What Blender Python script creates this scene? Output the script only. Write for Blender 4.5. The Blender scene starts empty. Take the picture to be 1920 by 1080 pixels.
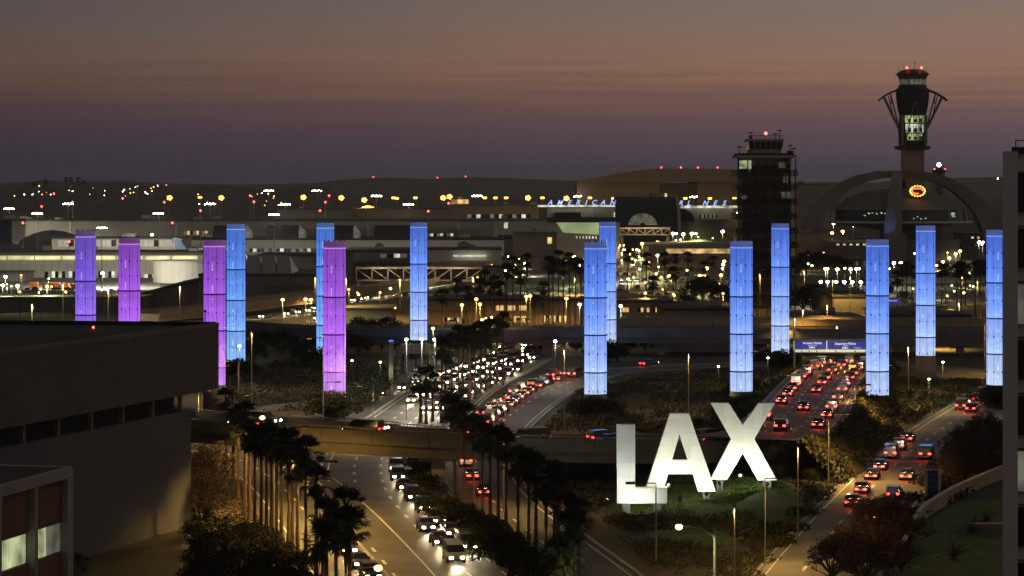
import bpy, math, random
import numpy as np
from mathutils import Vector, Matrix

R = math.radians
rnd = random.Random(11)
SC = bpy.context.scene
COL = SC.collection

# ------------------------------------------------------------------ camera
H, F, YH = 38.0, 4900.0, 345.0          # eye height in metres, focal length in px of a 1920 wide frame, horizon row
cd = bpy.data.cameras.new('camera')
cam = bpy.data.objects.new('camera', cd)
COL.objects.link(cam)
cam.location = (0, 0, H)
cam.rotation_euler = (R(90), 0, 0)
cd.sensor_width = 36.0
cd.lens = F / 1920.0 * 36.0
cd.shift_y = -(540.0 - YH) / 1920.0
cd.clip_start = 1.0
cd.clip_end = 60000.0
SC.camera = cam

# ------------------------------------------------------------------ dusk sky
world = bpy.data.worlds.new('World')
SC.world = world
world.use_nodes = True
wn, wl = world.node_tree.nodes, world.node_tree.links
wn.clear()
w_out = wn.new('ShaderNodeOutputWorld')
w_bg = wn.new('ShaderNodeBackground')
w_tc = wn.new('ShaderNodeTexCoord')
w_sep = wn.new('ShaderNodeSeparateXYZ')
wl.new(w_tc.outputs['Generated'], w_sep.inputs[0])
w_map = wn.new('ShaderNodeMapping')
w_map.inputs['Scale'].default_value = (6.0, 3.0, 330.0)
wl.new(w_tc.outputs['Generated'], w_map.inputs[0])
w_noise = wn.new('ShaderNodeTexNoise')
w_noise.inputs['Scale'].default_value = 1.0
w_noise.inputs['Detail'].default_value = 5.0
w_noise.inputs['Roughness'].default_value = 0.55
wl.new(w_map.outputs[0], w_noise.inputs['Vector'])


def wmath(op, a, b):
    n = wn.new('ShaderNodeMath')
    n.operation = op
    for i, q in enumerate((a, b)):
        if isinstance(q, (int, float)):
            n.inputs[i].default_value = q
        else:
            wl.new(q, n.inputs[i])
    return n.outputs[0]


w_el = wmath('MULTIPLY', w_sep.outputs['Z'], 10.0)
w_st = wmath('MULTIPLY', wmath('SUBTRACT', w_noise.outputs['Fac'], 0.5), 0.25)
w_amp = wmath('MINIMUM', wmath('MAXIMUM', wmath('MULTIPLY', wmath('SUBTRACT', w_el, 0.12), 3.5), 0.0), 1.0)
w_el2 = wmath('ADD', w_el, wmath('MULTIPLY', w_st, w_amp))
w_az = wmath('MULTIPLY', w_sep.outputs['X'], 1.0)
w_ramp = wn.new('ShaderNodeValToRGB')
wl.new(w_el2, w_ramp.inputs[0])


def srgb(r, g, b):
    f = lambda c: (c / 255 / 12.92) if c / 255 <= 0.04045 else ((c / 255 + 0.055) / 1.055) ** 2.4
    return (f(r), f(g), f(b), 1.0)


_st = [(0.0, (74, 68, 80)), (0.09, (76, 68, 80)), (0.19, (86, 71, 80)), (0.29, (104, 79, 79)), (0.39, (124, 93, 80)), (0.48, (131, 101, 86)),
       (0.60, (124, 103, 92)), (0.74, (114, 101, 97)), (0.86, (101, 94, 96)), (1.0, (95, 90, 82))]
w_ramp.color_ramp.elements[0].position, w_ramp.color_ramp.elements[0].color = _st[0][0], srgb(*_st[0][1])
w_ramp.color_ramp.elements[1].position, w_ramp.color_ramp.elements[1].color = _st[-1][0], srgb(*_st[-1][1])
for _p, _c in _st[1:-1]:
    w_ramp.color_ramp.elements.new(_p).color = srgb(*_c)
# the afterglow is stronger to the right (west) and fades behind the viewer
w_gl = wmath('MINIMUM', wmath('MAXIMUM', wmath('ADD', wmath('MULTIPLY', w_az, 1.75), 0.97), 0.55), 1.4)
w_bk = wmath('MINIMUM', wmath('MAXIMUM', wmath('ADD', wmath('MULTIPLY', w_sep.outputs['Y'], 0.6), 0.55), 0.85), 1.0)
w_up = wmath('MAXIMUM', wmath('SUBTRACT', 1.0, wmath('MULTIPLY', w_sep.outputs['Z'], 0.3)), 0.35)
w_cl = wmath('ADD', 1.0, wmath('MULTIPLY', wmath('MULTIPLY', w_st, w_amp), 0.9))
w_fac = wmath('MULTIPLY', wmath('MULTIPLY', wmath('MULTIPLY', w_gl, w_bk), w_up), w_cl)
w_sky = wn.new('ShaderNodeTexSky')
w_sky.sky_type = 'NISHITA'
w_sky.sun_disc = False
w_sky.sun_elevation = R(-3.0)
w_sky.sun_rotation = R(12.0)
w_mulv = wn.new('ShaderNodeVectorMath')
w_mulv.operation = 'SCALE'
w_tint = wn.new('ShaderNodeMix')
w_tint.data_type = 'RGBA'
w_tint.blend_type = 'MULTIPLY'
wl.new(wmath('MINIMUM', wmath('MAXIMUM', wmath('MULTIPLY', w_az, -4.5), 0.0), 0.75), w_tint.inputs[0])
wl.new(w_ramp.outputs[0], w_tint.inputs[6])
w_tint.inputs[7].default_value = (0.78, 0.86, 1.06, 1)
wl.new(w_tint.outputs[2], w_mulv.inputs[0])
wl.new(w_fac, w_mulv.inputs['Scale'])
w_nis = wn.new('ShaderNodeVectorMath')
w_nis.operation = 'SCALE'
wl.new(w_sky.outputs[0], w_nis.inputs[0])
w_nis.inputs['Scale'].default_value = 0.02
w_add = wn.new('ShaderNodeVectorMath')
w_add.operation = 'ADD'
wl.new(w_mulv.outputs[0], w_add.inputs[0])
wl.new(w_nis.outputs[0], w_add.inputs[1])
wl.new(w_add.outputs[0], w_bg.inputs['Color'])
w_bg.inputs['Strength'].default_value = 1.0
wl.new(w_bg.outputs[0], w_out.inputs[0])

# ------------------------------------------------------------------ exposure and sampling
SC.view_settings.view_transform = 'Standard'
SC.view_settings.look = 'None'
SC.view_settings.exposure = 0.0
SC.view_settings.gamma = 1.0
cy = SC.cycles
cy.max_bounces = 4
cy.diffuse_bounces = 2
cy.glossy_bounces = 2
cy.transmission_bounces = 3
cy.transparent_max_bounces = 6
cy.caustics_reflective = False
cy.caustics_refractive = False
cy.sample_clamp_indirect = 1.5
cy.use_light_tree = True
cy.use_denoising = True


# ------------------------------------------------------------------ pixel of the photograph -> place in the world
def W(x, y, Y):
    return Vector(((x - 960) * Y / F, Y, H - (y - YH) * Y / F))


def G(x, y, z=0.0):
    Y = F * (H - z) / (y - YH)
    return Vector(((x - 960) * Y / F, Y, z))


def zat(y, Y):
    return H - (y - YH) * Y / F


# ------------------------------------------------------------------ mesh builder
class MB:
    def __init__(s):
        s.v, s.f, s.m = [], [], []

    def add(s, vs, fs, m=0):
        n = len(s.v)
        s.v += [tuple(p) for p in vs]
        s.f += [tuple(i + n for i in q) for q in fs]
        s.m += [m] * len(fs)
        return s

    def box(s, x0, x1, y0, y1, z0, z1, m=0):
        return s.prism([(x0, y0), (x1, y0), (x1, y1), (x0, y1)], z0, z1, m)

    def obox(s, cx, cy, z0, z1, w, d, a=0.0, m=0):
        c, q = math.cos(a), math.sin(a)
        return s.prism([(cx + u * c - v * q, cy + u * q + v * c) for u, v in ((-w / 2, -d / 2), (w / 2, -d / 2), (w / 2, d / 2), (-w / 2, d / 2))], z0, z1, m)

    def prism(s, p, z0, z1, m=0):
        a = sum(p[i][0] * p[(i + 1) % len(p)][1] - p[(i + 1) % len(p)][0] * p[i][1] for i in range(len(p)))
        if a < 0:
            p = p[::-1]
        n = len(p)
        z0 = z0 if isinstance(z0, (list, tuple)) else [z0] * n
        z1 = z1 if isinstance(z1, (list, tuple)) else [z1] * n
        vs = [(p[i][0], p[i][1], z0[i]) for i in range(n)] + [(p[i][0], p[i][1], z1[i]) for i in range(n)]
        fs = [tuple(range(n - 1, -1, -1)), tuple(range(n, 2 * n))] + [(i, (i + 1) % n, n + (i + 1) % n, n + i) for i in range(n)]
        return s.add(vs, fs, m)

    def plate(s, pts, d, m=0):
        """outline in x,z extruded along +y by d (front face at y=0)"""
        n = len(pts)
        vs = [(x, 0, z) for x, z in pts] + [(x, d, z) for x, z in pts]
        fs = [tuple(range(n)), tuple(range(2 * n - 1, n - 1, -1))] + [(i, n + i, n + (i + 1) % n, (i + 1) % n) for i in range(n)]
        return s.add(vs, fs, m)

    def tube(s, pts, r, n=6, m=0, caps=True):
        pts = [Vector(p) for p in pts]
        rs = r if isinstance(r, (list, tuple)) else [r] * len(pts)
        vs, fs = [], []
        for i, p in enumerate(pts):
            t = (pts[min(i + 1, len(pts) - 1)] - pts[max(i - 1, 0)]).normalized()
            u = t.cross(Vector((0, 0, 1)))
            if u.length < 1e-3:
                u = t.cross(Vector((0, 1, 0)))
            u.normalize()
            w = t.cross(u)
            for k in range(n):
                a = 2 * math.pi * k / n
                vs.append(p + (u * math.cos(a) + w * math.sin(a)) * rs[i])
        for i in range(len(pts) - 1):
            for k in range(n):
                fs.append((i * n + k, i * n + (k + 1) % n, (i + 1) * n + (k + 1) % n, (i + 1) * n + k))
        if caps:
            fs.append(tuple(range(n - 1, -1, -1)))
            fs.append(tuple(range((len(pts) - 1) * n, len(pts) * n)))
        return s.add(vs, fs, m)

    def lathe(s, prof, n=24, c=(0, 0, 0), m=0):
        vs, fs = [], []
        for r, z in prof:
            for k in range(n):
                a = 2 * math.pi * k / n
                vs.append((c[0] + r * math.cos(a), c[1] + r * math.sin(a), c[2] + z))
        for i in range(len(prof) - 1):
            for k in range(n):
                fs.append((i * n + k, i * n + (k + 1) % n, (i + 1) * n + (k + 1) % n, (i + 1) * n + k))
        if prof[0][0] > 1e-3:
            fs.append(tuple(range(n - 1, -1, -1)))
        if prof[-1][0] > 1e-3:
            fs.append(tuple(range((len(prof) - 1) * n, len(prof) * n)))
        return s.add(vs, fs, m)

    def ball(s, c, r, n=8, k=5, m=0, sz=1.0):
        prof = [(max(r * math.sin(math.pi * i / k), 0.0005), -r * sz * math.cos(math.pi * i / k)) for i in range(k + 1)]
        return s.lathe(prof, n, c, m)

    def build(s, name, mats, parent=None, off=None, smooth=False):
        me = bpy.data.meshes.new(name)
        v = s.v if off is None else [(p[0] - off[0], p[1] - off[1], p[2] - off[2]) for p in s.v]
        me.from_pydata(v, [], s.f)
        mats = mats if isinstance(mats, (list, tuple)) else [mats]
        for q in mats:
            me.materials.append(q)
        if len(mats) > 1:
            me.polygons.foreach_set('material_index', s.m)
        if smooth:
            me.polygons.foreach_set('use_smooth', [True] * len(me.polygons))
        me.update()
        o = bpy.data.objects.new(name, me)
        COL.objects.link(o)
        if parent is not None:
            o.parent = parent
        return o


def tag(o, label=None, cat=None, group=None, kind=None):
    if label:
        o['label'] = label
    if cat:
        o['category'] = cat
    if group:
        o['group'] = group
    if kind:
        o['kind'] = kind
    return o


def thing(name, label, cat, loc=(0, 0, 0), rotz=0.0, group=None):
    o = bpy.data.objects.new(name, None)
    o.empty_display_size = 0.5
    COL.objects.link(o)
    o.location = loc
    o.rotation_euler = (0, 0, rotz)
    return tag(o, label, cat, group)


def part(name, mb, mats, root, smooth=False, local=False):
    """a part of ROOT; the builder holds world places unless local"""
    off = None if local else tuple(root.location)
    return mb.build(name, mats, root, off, smooth)


def sub(name, mb, mats, parent, root, smooth=False, local=False):
    """a sub-part; its parent part sits at its thing's origin"""
    off = None if local else tuple(root.location)
    return mb.build(name, mats, parent, off, smooth)


def struct(name, mb, mats, smooth=False):
    return tag(mb.build(name, mats, None, None, smooth), kind='structure')


def dup(root, loc, rotz=0.0, label=None, scale=None, group=None):
    r = root.copy()
    COL.objects.link(r)
    r.location = loc
    r.rotation_euler = (0, 0, rotz)
    if scale is not None:
        r.scale = (scale, scale, scale)
    if label:
        r['label'] = label
    if group:
        r['group'] = group
    for ch in root.children:
        c = ch.copy()
        COL.objects.link(c)
        c.parent = r
        for g in ch.children:
            d = g.copy()
            COL.objects.link(d)
            d.parent = c
    return r


def lamp_light(parent, loc, col, power, size=0.25, spot=None, aim=None, blend=0.5, local=True):
    """a light source; loc relative to parent"""
    ld = bpy.data.lights.new('lamp_light', 'SPOT' if spot else 'POINT')
    ld.color = col
    ld.energy = power
    ld.shadow_soft_size = size
    if spot:
        ld.spot_size = spot
        ld.spot_blend = blend
    o = bpy.data.objects.new('lamp_light', ld)
    COL.objects.link(o)
    o.parent = parent
    o.location = loc
    if aim is not None:
        o.rotation_euler = Vector(aim).to_track_quat('-Z', 'Y').to_euler()
    return o


_ones = 'zeroth first second third fourth fifth sixth seventh eighth ninth tenth eleventh twelfth thirteenth fourteenth fifteenth sixteenth seventeenth eighteenth nineteenth'.split()
_tens = {20: ('twentieth', 'twenty'), 30: ('thirtieth', 'thirty'), 40: ('fortieth', 'forty'), 50: ('fiftieth', 'fifty'), 60: ('sixtieth', 'sixty'),
         70: ('seventieth', 'seventy'), 80: ('eightieth', 'eighty'), 90: ('ninetieth', 'ninety')}


def nth(n):
    if n < 20:
        return _ones[n]
    t = n // 10 * 10
    return _tens[t][0] if n % 10 == 0 else _tens[t][1] + '-' + _ones[n % 10]


# ------------------------------------------------------------------ materials
def mat(name, col, rough=0.8, var=0.25, scale=0.6, metal=0.0, detail=5.0, spec=0.4, bump=0.0, col2=None, coat=0.0, stretch=None):
    m = bpy.data.materials.new(name)
    m.use_nodes = True
    nt = m.node_tree
    b = nt.nodes['Principled BSDF']
    b.inputs['Roughness'].default_value = rough
    b.inputs['Metallic'].default_value = metal
    b.inputs['Specular IOR Level'].default_value = spec
    b.inputs['Coat Weight'].default_value = coat
    tc = nt.nodes.new('ShaderNodeTexCoord')
    no = nt.nodes.new('ShaderNodeTexNoise')
    no.inputs['Scale'].default_value = scale
    no.inputs['Detail'].default_value = detail
    no.inputs['Roughness'].default_value = 0.6
    if stretch:
        mp = nt.nodes.new('ShaderNodeMapping')
        mp.inputs['Scale'].default_value = stretch
        nt.links.new(tc.outputs['Object'], mp.inputs[0])
        nt.links.new(mp.outputs[0], no.inputs['Vector'])
    else:
        nt.links.new(tc.outputs['Object'], no.inputs['Vector'])
    rp = nt.nodes.new('ShaderNodeValToRGB')
    lo = [max(c * (1 - var), 0) for c in col[:3]] if col2 is None else col
    hi = [min(c * (1 + var), 1) for c in col[:3]] if col2 is None else col2
    rp.color_ramp.elements[0].position = 0.32
    rp.color_ramp.elements[1].position = 0.68
    rp.color_ramp.elements[0].color = (*lo[:3], 1)
    rp.color_ramp.elements[1].color = (*hi[:3], 1)
    nt.links.new(no.outputs['Fac'], rp.inputs[0])
    nt.links.new(rp.outputs[0], b.inputs['Base Color'])
    if bump:
        bp = nt.nodes.new('ShaderNodeBump')
        bp.inputs['Strength'].default_value = bump
        bp.inputs['Distance'].default_value = 0.05
        n2 = nt.nodes.new('ShaderNodeTexNoise')
        n2.inputs['Scale'].default_value = scale * 12
        n2.inputs['Detail'].default_value = 4
        nt.links.new(tc.outputs['Object'], n2.inputs['Vector'])
        nt.links.new(n2.outputs['Fac'], bp.inputs['Height'])
        nt.links.new(bp.outputs[0], b.inputs['Normal'])
    return m


def glow(name, col, strength, base=(0.5, 0.5, 0.5)):
    m = bpy.data.materials.new(name)
    m.use_nodes = True
    b = m.node_tree.nodes['Principled BSDF']
    b.inputs['Base Color'].default_value = (*base, 1)
    b.inputs['Emission Color'].default_value = (*col, 1)
    b.inputs['Emission Strength'].default_value = strength
    b.inputs['Roughness'].default_value = 0.4
    return m


def litroom(name, col, strength, scale=0.5):
    """glow of a lit room or wall: uneven emission"""
    m = glow(name, col, strength)
    nt = m.node_tree
    b = nt.nodes['Principled BSDF']
    tc = nt.nodes.new('ShaderNodeTexCoord')
    no = nt.nodes.new('ShaderNodeTexNoise')
    no.inputs['Scale'].default_value = scale
    no.inputs['Detail'].default_value = 3
    rp = nt.nodes.new('ShaderNodeMapRange')
    rp.inputs['From Min'].default_value = 0.35
    rp.inputs['From Max'].default_value = 0.68
    rp.inputs['To Min'].default_value = strength * 0.25
    rp.inputs['To Max'].default_value = strength * 1.5
    nt.links.new(tc.outputs['Object'], no.inputs['Vector'])
    nt.links.new(no.outputs['Fac'], rp.inputs['Value'])
    nt.links.new(rp.outputs[0], b.inputs['Emission Strength'])
    return m


M = {}
M['ground'] = mat('ground', (0.045, 0.04, 0.028), 0.95, 0.35, 0.08, col2=(0.075, 0.065, 0.045), bump=0.3)
M['asphalt'] = mat('asphalt', (0.078, 0.074, 0.066), 0.72, 0.42, 0.16, detail=9, bump=0.15)
M['concrete_road'] = mat('concrete_road', (0.17, 0.16, 0.145), 0.75, 0.25, 0.14, detail=9, bump=0.15)
M['kerb'] = mat('kerb', (0.3, 0.29, 0.27), 0.85, 0.2, 0.4)
M['paint'] = mat('paint', (0.6, 0.6, 0.57), 0.7, 0.25, 1.5)
M['concrete'] = mat('concrete', (0.3, 0.29, 0.27), 0.85, 0.2, 0.25, bump=0.2)
M['concrete_dark'] = mat('concrete_dark', (0.16, 0.155, 0.15), 0.88, 0.25, 0.2, bump=0.2)
M['deck_face'] = mat('deck_face', (0.15, 0.135, 0.11), 0.85, 0.28, 0.15, bump=0.2, stretch=(1, 1, 4))
M['stucco'] = mat('stucco', (0.112, 0.108, 0.11), 0.92, 0.14, 0.2, bump=0.4)
M['stucco_grey'] = mat('stucco_grey', (0.135, 0.138, 0.16), 0.92, 0.1, 0.2, bump=0.3)
M['roof_dark'] = mat('roof_dark', (0.035, 0.037, 0.045), 0.8, 0.3, 0.15)
M['roof_mid'] = mat('roof_mid', (0.1, 0.1, 0.105), 0.8, 0.25, 0.05)
M['beige'] = mat('beige', (0.42, 0.39, 0.33), 0.85, 0.12, 0.05)
M['beige_dark'] = mat('beige_dark', (0.22, 0.2, 0.17), 0.85, 0.15, 0.05)
M['offwhite'] = mat('offwhite', (0.6, 0.58, 0.53), 0.8, 0.1, 0.08)
M['tan'] = mat('tan', (0.42, 0.33, 0.22), 0.85, 0.14, 0.1)
M['hangar'] = mat('hangar', (0.4, 0.31, 0.22), 0.85, 0.1, 0.02)
M['brown_panel'] = mat('brown_panel', (0.16, 0.075, 0.055), 0.75, 0.2, 0.6)
M['glass_dark'] = mat('glass_dark', (0.015, 0.017, 0.022), 0.12, 0.2, 0.3, spec=0.6)
M['glass_blue'] = mat('glass_blue', (0.03, 0.045, 0.07), 0.15, 0.2, 0.3, spec=0.6)
M['tower_wall'] = mat('tower_wall', (0.62, 0.62, 0.61), 0.85, 0.08, 0.3, bump=0.2, stretch=(1, 1, 0.3))
M['steel'] = mat('steel', (0.32, 0.3, 0.27), 0.5, 0.15, 1.0, metal=0.3)
M['steel_dark'] = mat('steel_dark', (0.06, 0.06, 0.062), 0.5, 0.2, 1.0, metal=0.3)
M['truss'] = mat('truss', (0.42, 0.39, 0.33), 0.6, 0.15, 0.5)
M['white_paint'] = mat('white_paint', (0.78, 0.78, 0.75), 0.55, 0.05, 0.35, stretch=(1, 1, 0.6))
def add_panels(m, w, h, tone):
    """sheet-metal panels: each a shade apart, with fine joints"""
    nt = m.node_tree
    b = nt.nodes['Principled BSDF']
    src = b.inputs['Base Color'].links[0].from_socket
    tc = nt.nodes.new('ShaderNodeTexCoord')
    sp = nt.nodes.new('ShaderNodeSeparateXYZ')
    cb = nt.nodes.new('ShaderNodeCombineXYZ')
    nt.links.new(tc.outputs['Object'], sp.inputs[0])
    nt.links.new(sp.outputs['X'], cb.inputs['X'])
    nt.links.new(sp.outputs['Z'], cb.inputs['Y'])
    br = nt.nodes.new('ShaderNodeTexBrick')
    br.inputs['Scale'].default_value = 1.0
    br.inputs['Brick Width'].default_value = w
    br.inputs['Row Height'].default_value = h
    br.inputs['Mortar Size'].default_value = 0.012
    br.inputs['Color1'].default_value = (1, 1, 1, 1)
    br.inputs['Color2'].default_value = (tone, tone, tone, 1)
    br.inputs['Mortar'].default_value = (0.62, 0.62, 0.6, 1)
    nt.links.new(cb.outputs[0], br.inputs['Vector'])
    mx = nt.nodes.new('ShaderNodeVectorMath')
    mx.operation = 'MULTIPLY'
    nt.links.new(src, mx.inputs[0])
    nt.links.new(br.outputs['Color'], mx.inputs[1])
    nt.links.new(mx.outputs[0], b.inputs['Base Color'])


add_panels(M['white_paint'], 2.4, 1.5, 0.86)
M['screen'] = mat('screen', (0.24, 0.215, 0.2), 0.7, 0.3, 0.3)
M['screen_red'] = mat('screen_red', (0.1, 0.055, 0.05), 0.7, 0.3, 0.3)
M['bark'] = mat('bark', (0.11, 0.07, 0.045), 0.95, 0.35, 2.0, stretch=(1, 1, 6))
M['frond'] = mat('frond', (0.022, 0.03, 0.012), 0.7, 0.4, 1.2, col2=(0.05, 0.06, 0.022))
M['dead_frond'] = mat('dead_frond', (0.06, 0.045, 0.025), 0.9, 0.3, 1.5)
M['leaf'] = mat('leaf', (0.016, 0.021, 0.009), 0.8, 0.4, 0.25, col2=(0.042, 0.044, 0.019), spec=0.2)
M['leaf_brown'] = mat('leaf_brown', (0.026, 0.018, 0.01), 0.85, 0.4, 0.3, col2=(0.055, 0.042, 0.024))
M['leaf_red'] = mat('leaf_red', (0.055, 0.028, 0.026), 0.8, 0.4, 0.4, col2=(0.12, 0.075, 0.065))
M['ivy'] = mat('ivy', (0.03, 0.032, 0.014), 0.8, 0.4, 0.12, col2=(0.085, 0.07, 0.03))
M['grass'] = mat('grass', (0.055, 0.085, 0.018), 0.9, 0.3, 0.3, col2=(0.11, 0.145, 0.035), bump=0.5)
M['soil'] = mat('soil', (0.1, 0.075, 0.045), 0.95, 0.3, 0.25, bump=0.4)
M['hill'] = mat('hill', (0.1, 0.085, 0.085), 0.95, 0.7, 0.012, detail=8)
M['sign_blue'] = glow('sign_blue', (0.05, 0.06, 0.42), 0.45, (0.04, 0.05, 0.3))  # lamplight on the boards put in as their own emission
M['sign_white'] = glow('sign_white', (0.9, 0.9, 0.95), 0.8)
M['sign_strip'] = glow('sign_strip', (0.72, 0.76, 0.42), 0.85)  # light on the sign's catwalk and end given as emission
M['letters_blue'] = glow('letters_blue', (0.3, 0.45, 1.0), 1.5)
M['lamp_white'] = glow('lamp_white', (1.0, 0.92, 0.7), 30)
M['lamp_green'] = glow('lamp_green', (0.85, 1.0, 0.26), 12)
M['lamp_sodium'] = glow('lamp_sodium', (1.0, 0.43, 0.075), 19)
M['mast_sodium'] = glow('mast_sodium', (1.0, 0.4, 0.06), 6)
M['lamp_blue'] = glow('lamp_blue', (0.7, 0.85, 1.0), 80)
M['lamp_red'] = glow('lamp_red', (1.0, 0.04, 0.03), 18)
M['lamp_amber'] = glow('lamp_amber', (1.0, 0.4, 0.06), 5)
M['flood_lens'] = glow('flood_lens', (1.0, 1.0, 0.85), 60)
M['headlamp'] = glow('headlamp', (1.0, 0.78, 0.42), 55)
M['taillamp'] = glow('taillamp', (1.0, 0.03, 0.02), 14)
M['tail_off'] = mat('tail_off', (0.2, 0.01, 0.01), 0.3, 0.1, 1)
M['win_green'] = litroom('win_green', (0.85, 0.95, 0.5), 0.55, 0.35)
M['win_warm'] = litroom('win_warm', (1.0, 0.62, 0.22), 0.9, 0.2)
M['win_white'] = litroom('win_white', (0.9, 0.9, 0.7), 0.8, 0.25)
M['win_clere'] = litroom('win_clere', (0.95, 0.88, 0.38), 1.0, 0.12)
M['win_dim'] = litroom('win_dim', (0.6, 0.65, 0.45), 0.12, 0.4)
M['win_tower'] = litroom('win_tower', (0.66, 0.85, 0.36), 0.55, 0.25)
M['tyre'] = mat('tyre', (0.015, 0.015, 0.015), 0.8, 0.1, 3)
for _k, _c in {'silver': (0.42, 0.42, 0.43), 'white': (0.7, 0.7, 0.68), 'black': (0.015, 0.015, 0.017), 'grey': (0.12, 0.125, 0.13), 'red': (0.3, 0.02, 0.02), 'blue': (0.03, 0.06, 0.2)}.items():
    M['car_' + _k] = mat('car_' + _k, _c, 0.3, 0.04, 0.5, metal=0.35, coat=0.6)


def pylon_glow(name, stops, segs):
    """frosted glass with inner light painted into the emission: brightest low and just above each ring, with faint vertical streaks of the inner frame"""
    m = bpy.data.materials.new(name)
    m.use_nodes = True
    nt = m.node_tree
    L = nt.links.new
    b = nt.nodes['Principled BSDF']
    b.inputs['Base Color'].default_value = (0.25, 0.25, 0.28, 1)
    b.inputs['Roughness'].default_value = 0.25
    tc = nt.nodes.new('ShaderNodeTexCoord')
    sp = nt.nodes.new('ShaderNodeSeparateXYZ')
    L(tc.outputs['Object'], sp.inputs[0])
    mr = nt.nodes.new('ShaderNodeMapRange')
    mr.inputs['From Min'].default_value = -26.0
    mr.inputs['From Max'].default_value = 0.0
    L(sp.outputs['Z'], mr.inputs['Value'])
    rp = nt.nodes.new('ShaderNodeValToRGB')
    e = rp.color_ramp.elements
    e[0].position, e[0].color = stops[0][0], srgb(*stops[0][1])
    e[1].position, e[1].color = stops[-1][0], srgb(*stops[-1][1])
    for p, c in stops[1:-1]:
        e.new(p).color = srgb(*c)
    L(mr.outputs[0], rp.inputs[0])
    # tiers
    r2 = nt.nodes.new('ShaderNodeValToRGB')
    e = r2.color_ramp.elements
    zs = segs
    e[0].position, e[0].color = 0.0, (1.05,) * 3 + (1,)
    e[1].position, e[1].color = 1.0, (0.8,) * 3 + (1,)
    for z in [26.0 + q for q in zs]:
        e.new(max(z / 26.0 - 0.004, 0.001)).color = (0.9,) * 3 + (1,)
        e.new(min(z / 26.0 + 0.004, 0.999)).color = (1.28,) * 3 + (1,)
        e.new(min(z / 26.0 + 0.07, 0.9995)).color = (1.06,) * 3 + (1,)
    L(mr.outputs[0], r2.inputs[0])
    # streaks round the drum
    mp = nt.nodes.new('ShaderNodeMapping')
    mp.inputs['Scale'].default_value = (2.6, 2.6, 0.03)
    L(tc.outputs['Object'], mp.inputs[0])
    no = nt.nodes.new('ShaderNodeTexNoise')
    no.inputs['Scale'].default_value = 1.0
    no.inputs['Detail'].default_value = 3
    L(mp.outputs[0], no.inputs['Vector'])
    ms = nt.nodes.new('ShaderNodeMapRange')
    ms.inputs['From Min'].default_value = 0.3
    ms.inputs['From Max'].default_value = 0.7
    ms.inputs['To Min'].default_value = 0.78
    ms.inputs['To Max'].default_value = 1.2
    L(no.outputs['Fac'], ms.inputs['Value'])
    v1 = nt.nodes.new('ShaderNodeVectorMath')
    v1.operation = 'MULTIPLY'
    L(rp.outputs[0], v1.inputs[0])
    L(r2.outputs[0], v1.inputs[1])
    v2 = nt.nodes.new('ShaderNodeVectorMath')
    v2.operation = 'SCALE'
    L(v1.outputs[0], v2.inputs[0])
    L(ms.outputs[0], v2.inputs['Scale'])
    # mottled glass
    n3 = nt.nodes.new('ShaderNodeTexNoise')
    n3.inputs['Scale'].default_value = 0.75
    n3.inputs['Detail'].default_value = 5
    L(tc.outputs['Object'], n3.inputs['Vector'])
    m3 = nt.nodes.new('ShaderNodeMapRange')
    m3.inputs['From Min'].default_value = 0.3
    m3.inputs['From Max'].default_value = 0.7
    m3.inputs['To Min'].default_value = 0.84
    m3.inputs['To Max'].default_value = 1.14
    L(n3.outputs['Fac'], m3.inputs['Value'])
    v3 = nt.nodes.new('ShaderNodeVectorMath')
    v3.operation = 'SCALE'
    L(v2.outputs[0], v3.inputs[0])
    L(m3.outputs[0], v3.inputs['Scale'])
    # column of glints painted into the emission as a broken bright line

    def mth(op, p, q):
        n = nt.nodes.new('ShaderNodeMath')
        n.operation = op
        for i, w in enumerate((p, q)):
            if isinstance(w, (int, float)):
                n.inputs[i].default_value = w
            else:
                L(w, n.inputs[i])
        return n.outputs[0]
    strip = mth('LESS_THAN', mth('ABSOLUTE', mth('ADD', sp.outputs['X'], 0.42), 0.0), 0.11)
    mp4 = nt.nodes.new('ShaderNodeMapping')
    mp4.inputs['Scale'].default_value = (0.4, 0.4, 1.7)
    L(tc.outputs['Object'], mp4.inputs[0])
    n4 = nt.nodes.new('ShaderNodeTexNoise')
    n4.inputs['Scale'].default_value = 1.0
    n4.inputs['Detail'].default_value = 4
    L(mp4.outputs[0], n4.inputs['Vector'])
    glint_line = mth('MULTIPLY', strip, mth('MULTIPLY', mth('MAXIMUM', mth('SUBTRACT', n4.outputs['Fac'], 0.52), 0.0), 3.2))
    v4 = nt.nodes.new('ShaderNodeVectorMath')
    v4.operation = 'ADD'
    cbn = nt.nodes.new('ShaderNodeCombineXYZ')
    for k in ('X', 'Y', 'Z'):
        L(glint_line, cbn.inputs[k])
    L(v3.outputs[0], v4.inputs[0])
    L(cbn.outputs[0], v4.inputs[1])
    L(v4.outputs[0], b.inputs['Emission Color'])
    b.inputs['Emission Strength'].default_value = 1.0
    return m


# ================================================================== SETTING
def smooth01(t):
    t = min(max(t, 0.0), 1.0)
    return t * t * (3 - 2 * t)


def terr(X, Y):
    """height of the planted mound under the big letters"""
    edge = 27.0 + (Y - 257.0) * 0.205 - 1.5        # left kerb of the right-hand road
    a = smooth01((X - 13.5) / 9.0) * (1.15 + 0.9 * smooth01((X - 22) / 8.0))
    a *= smooth01((edge - X) / 7.0)
    a *= smooth01((Y - 274.0) / 24.0) * smooth01((332.0 - Y) / 14.0)
    return a


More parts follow.
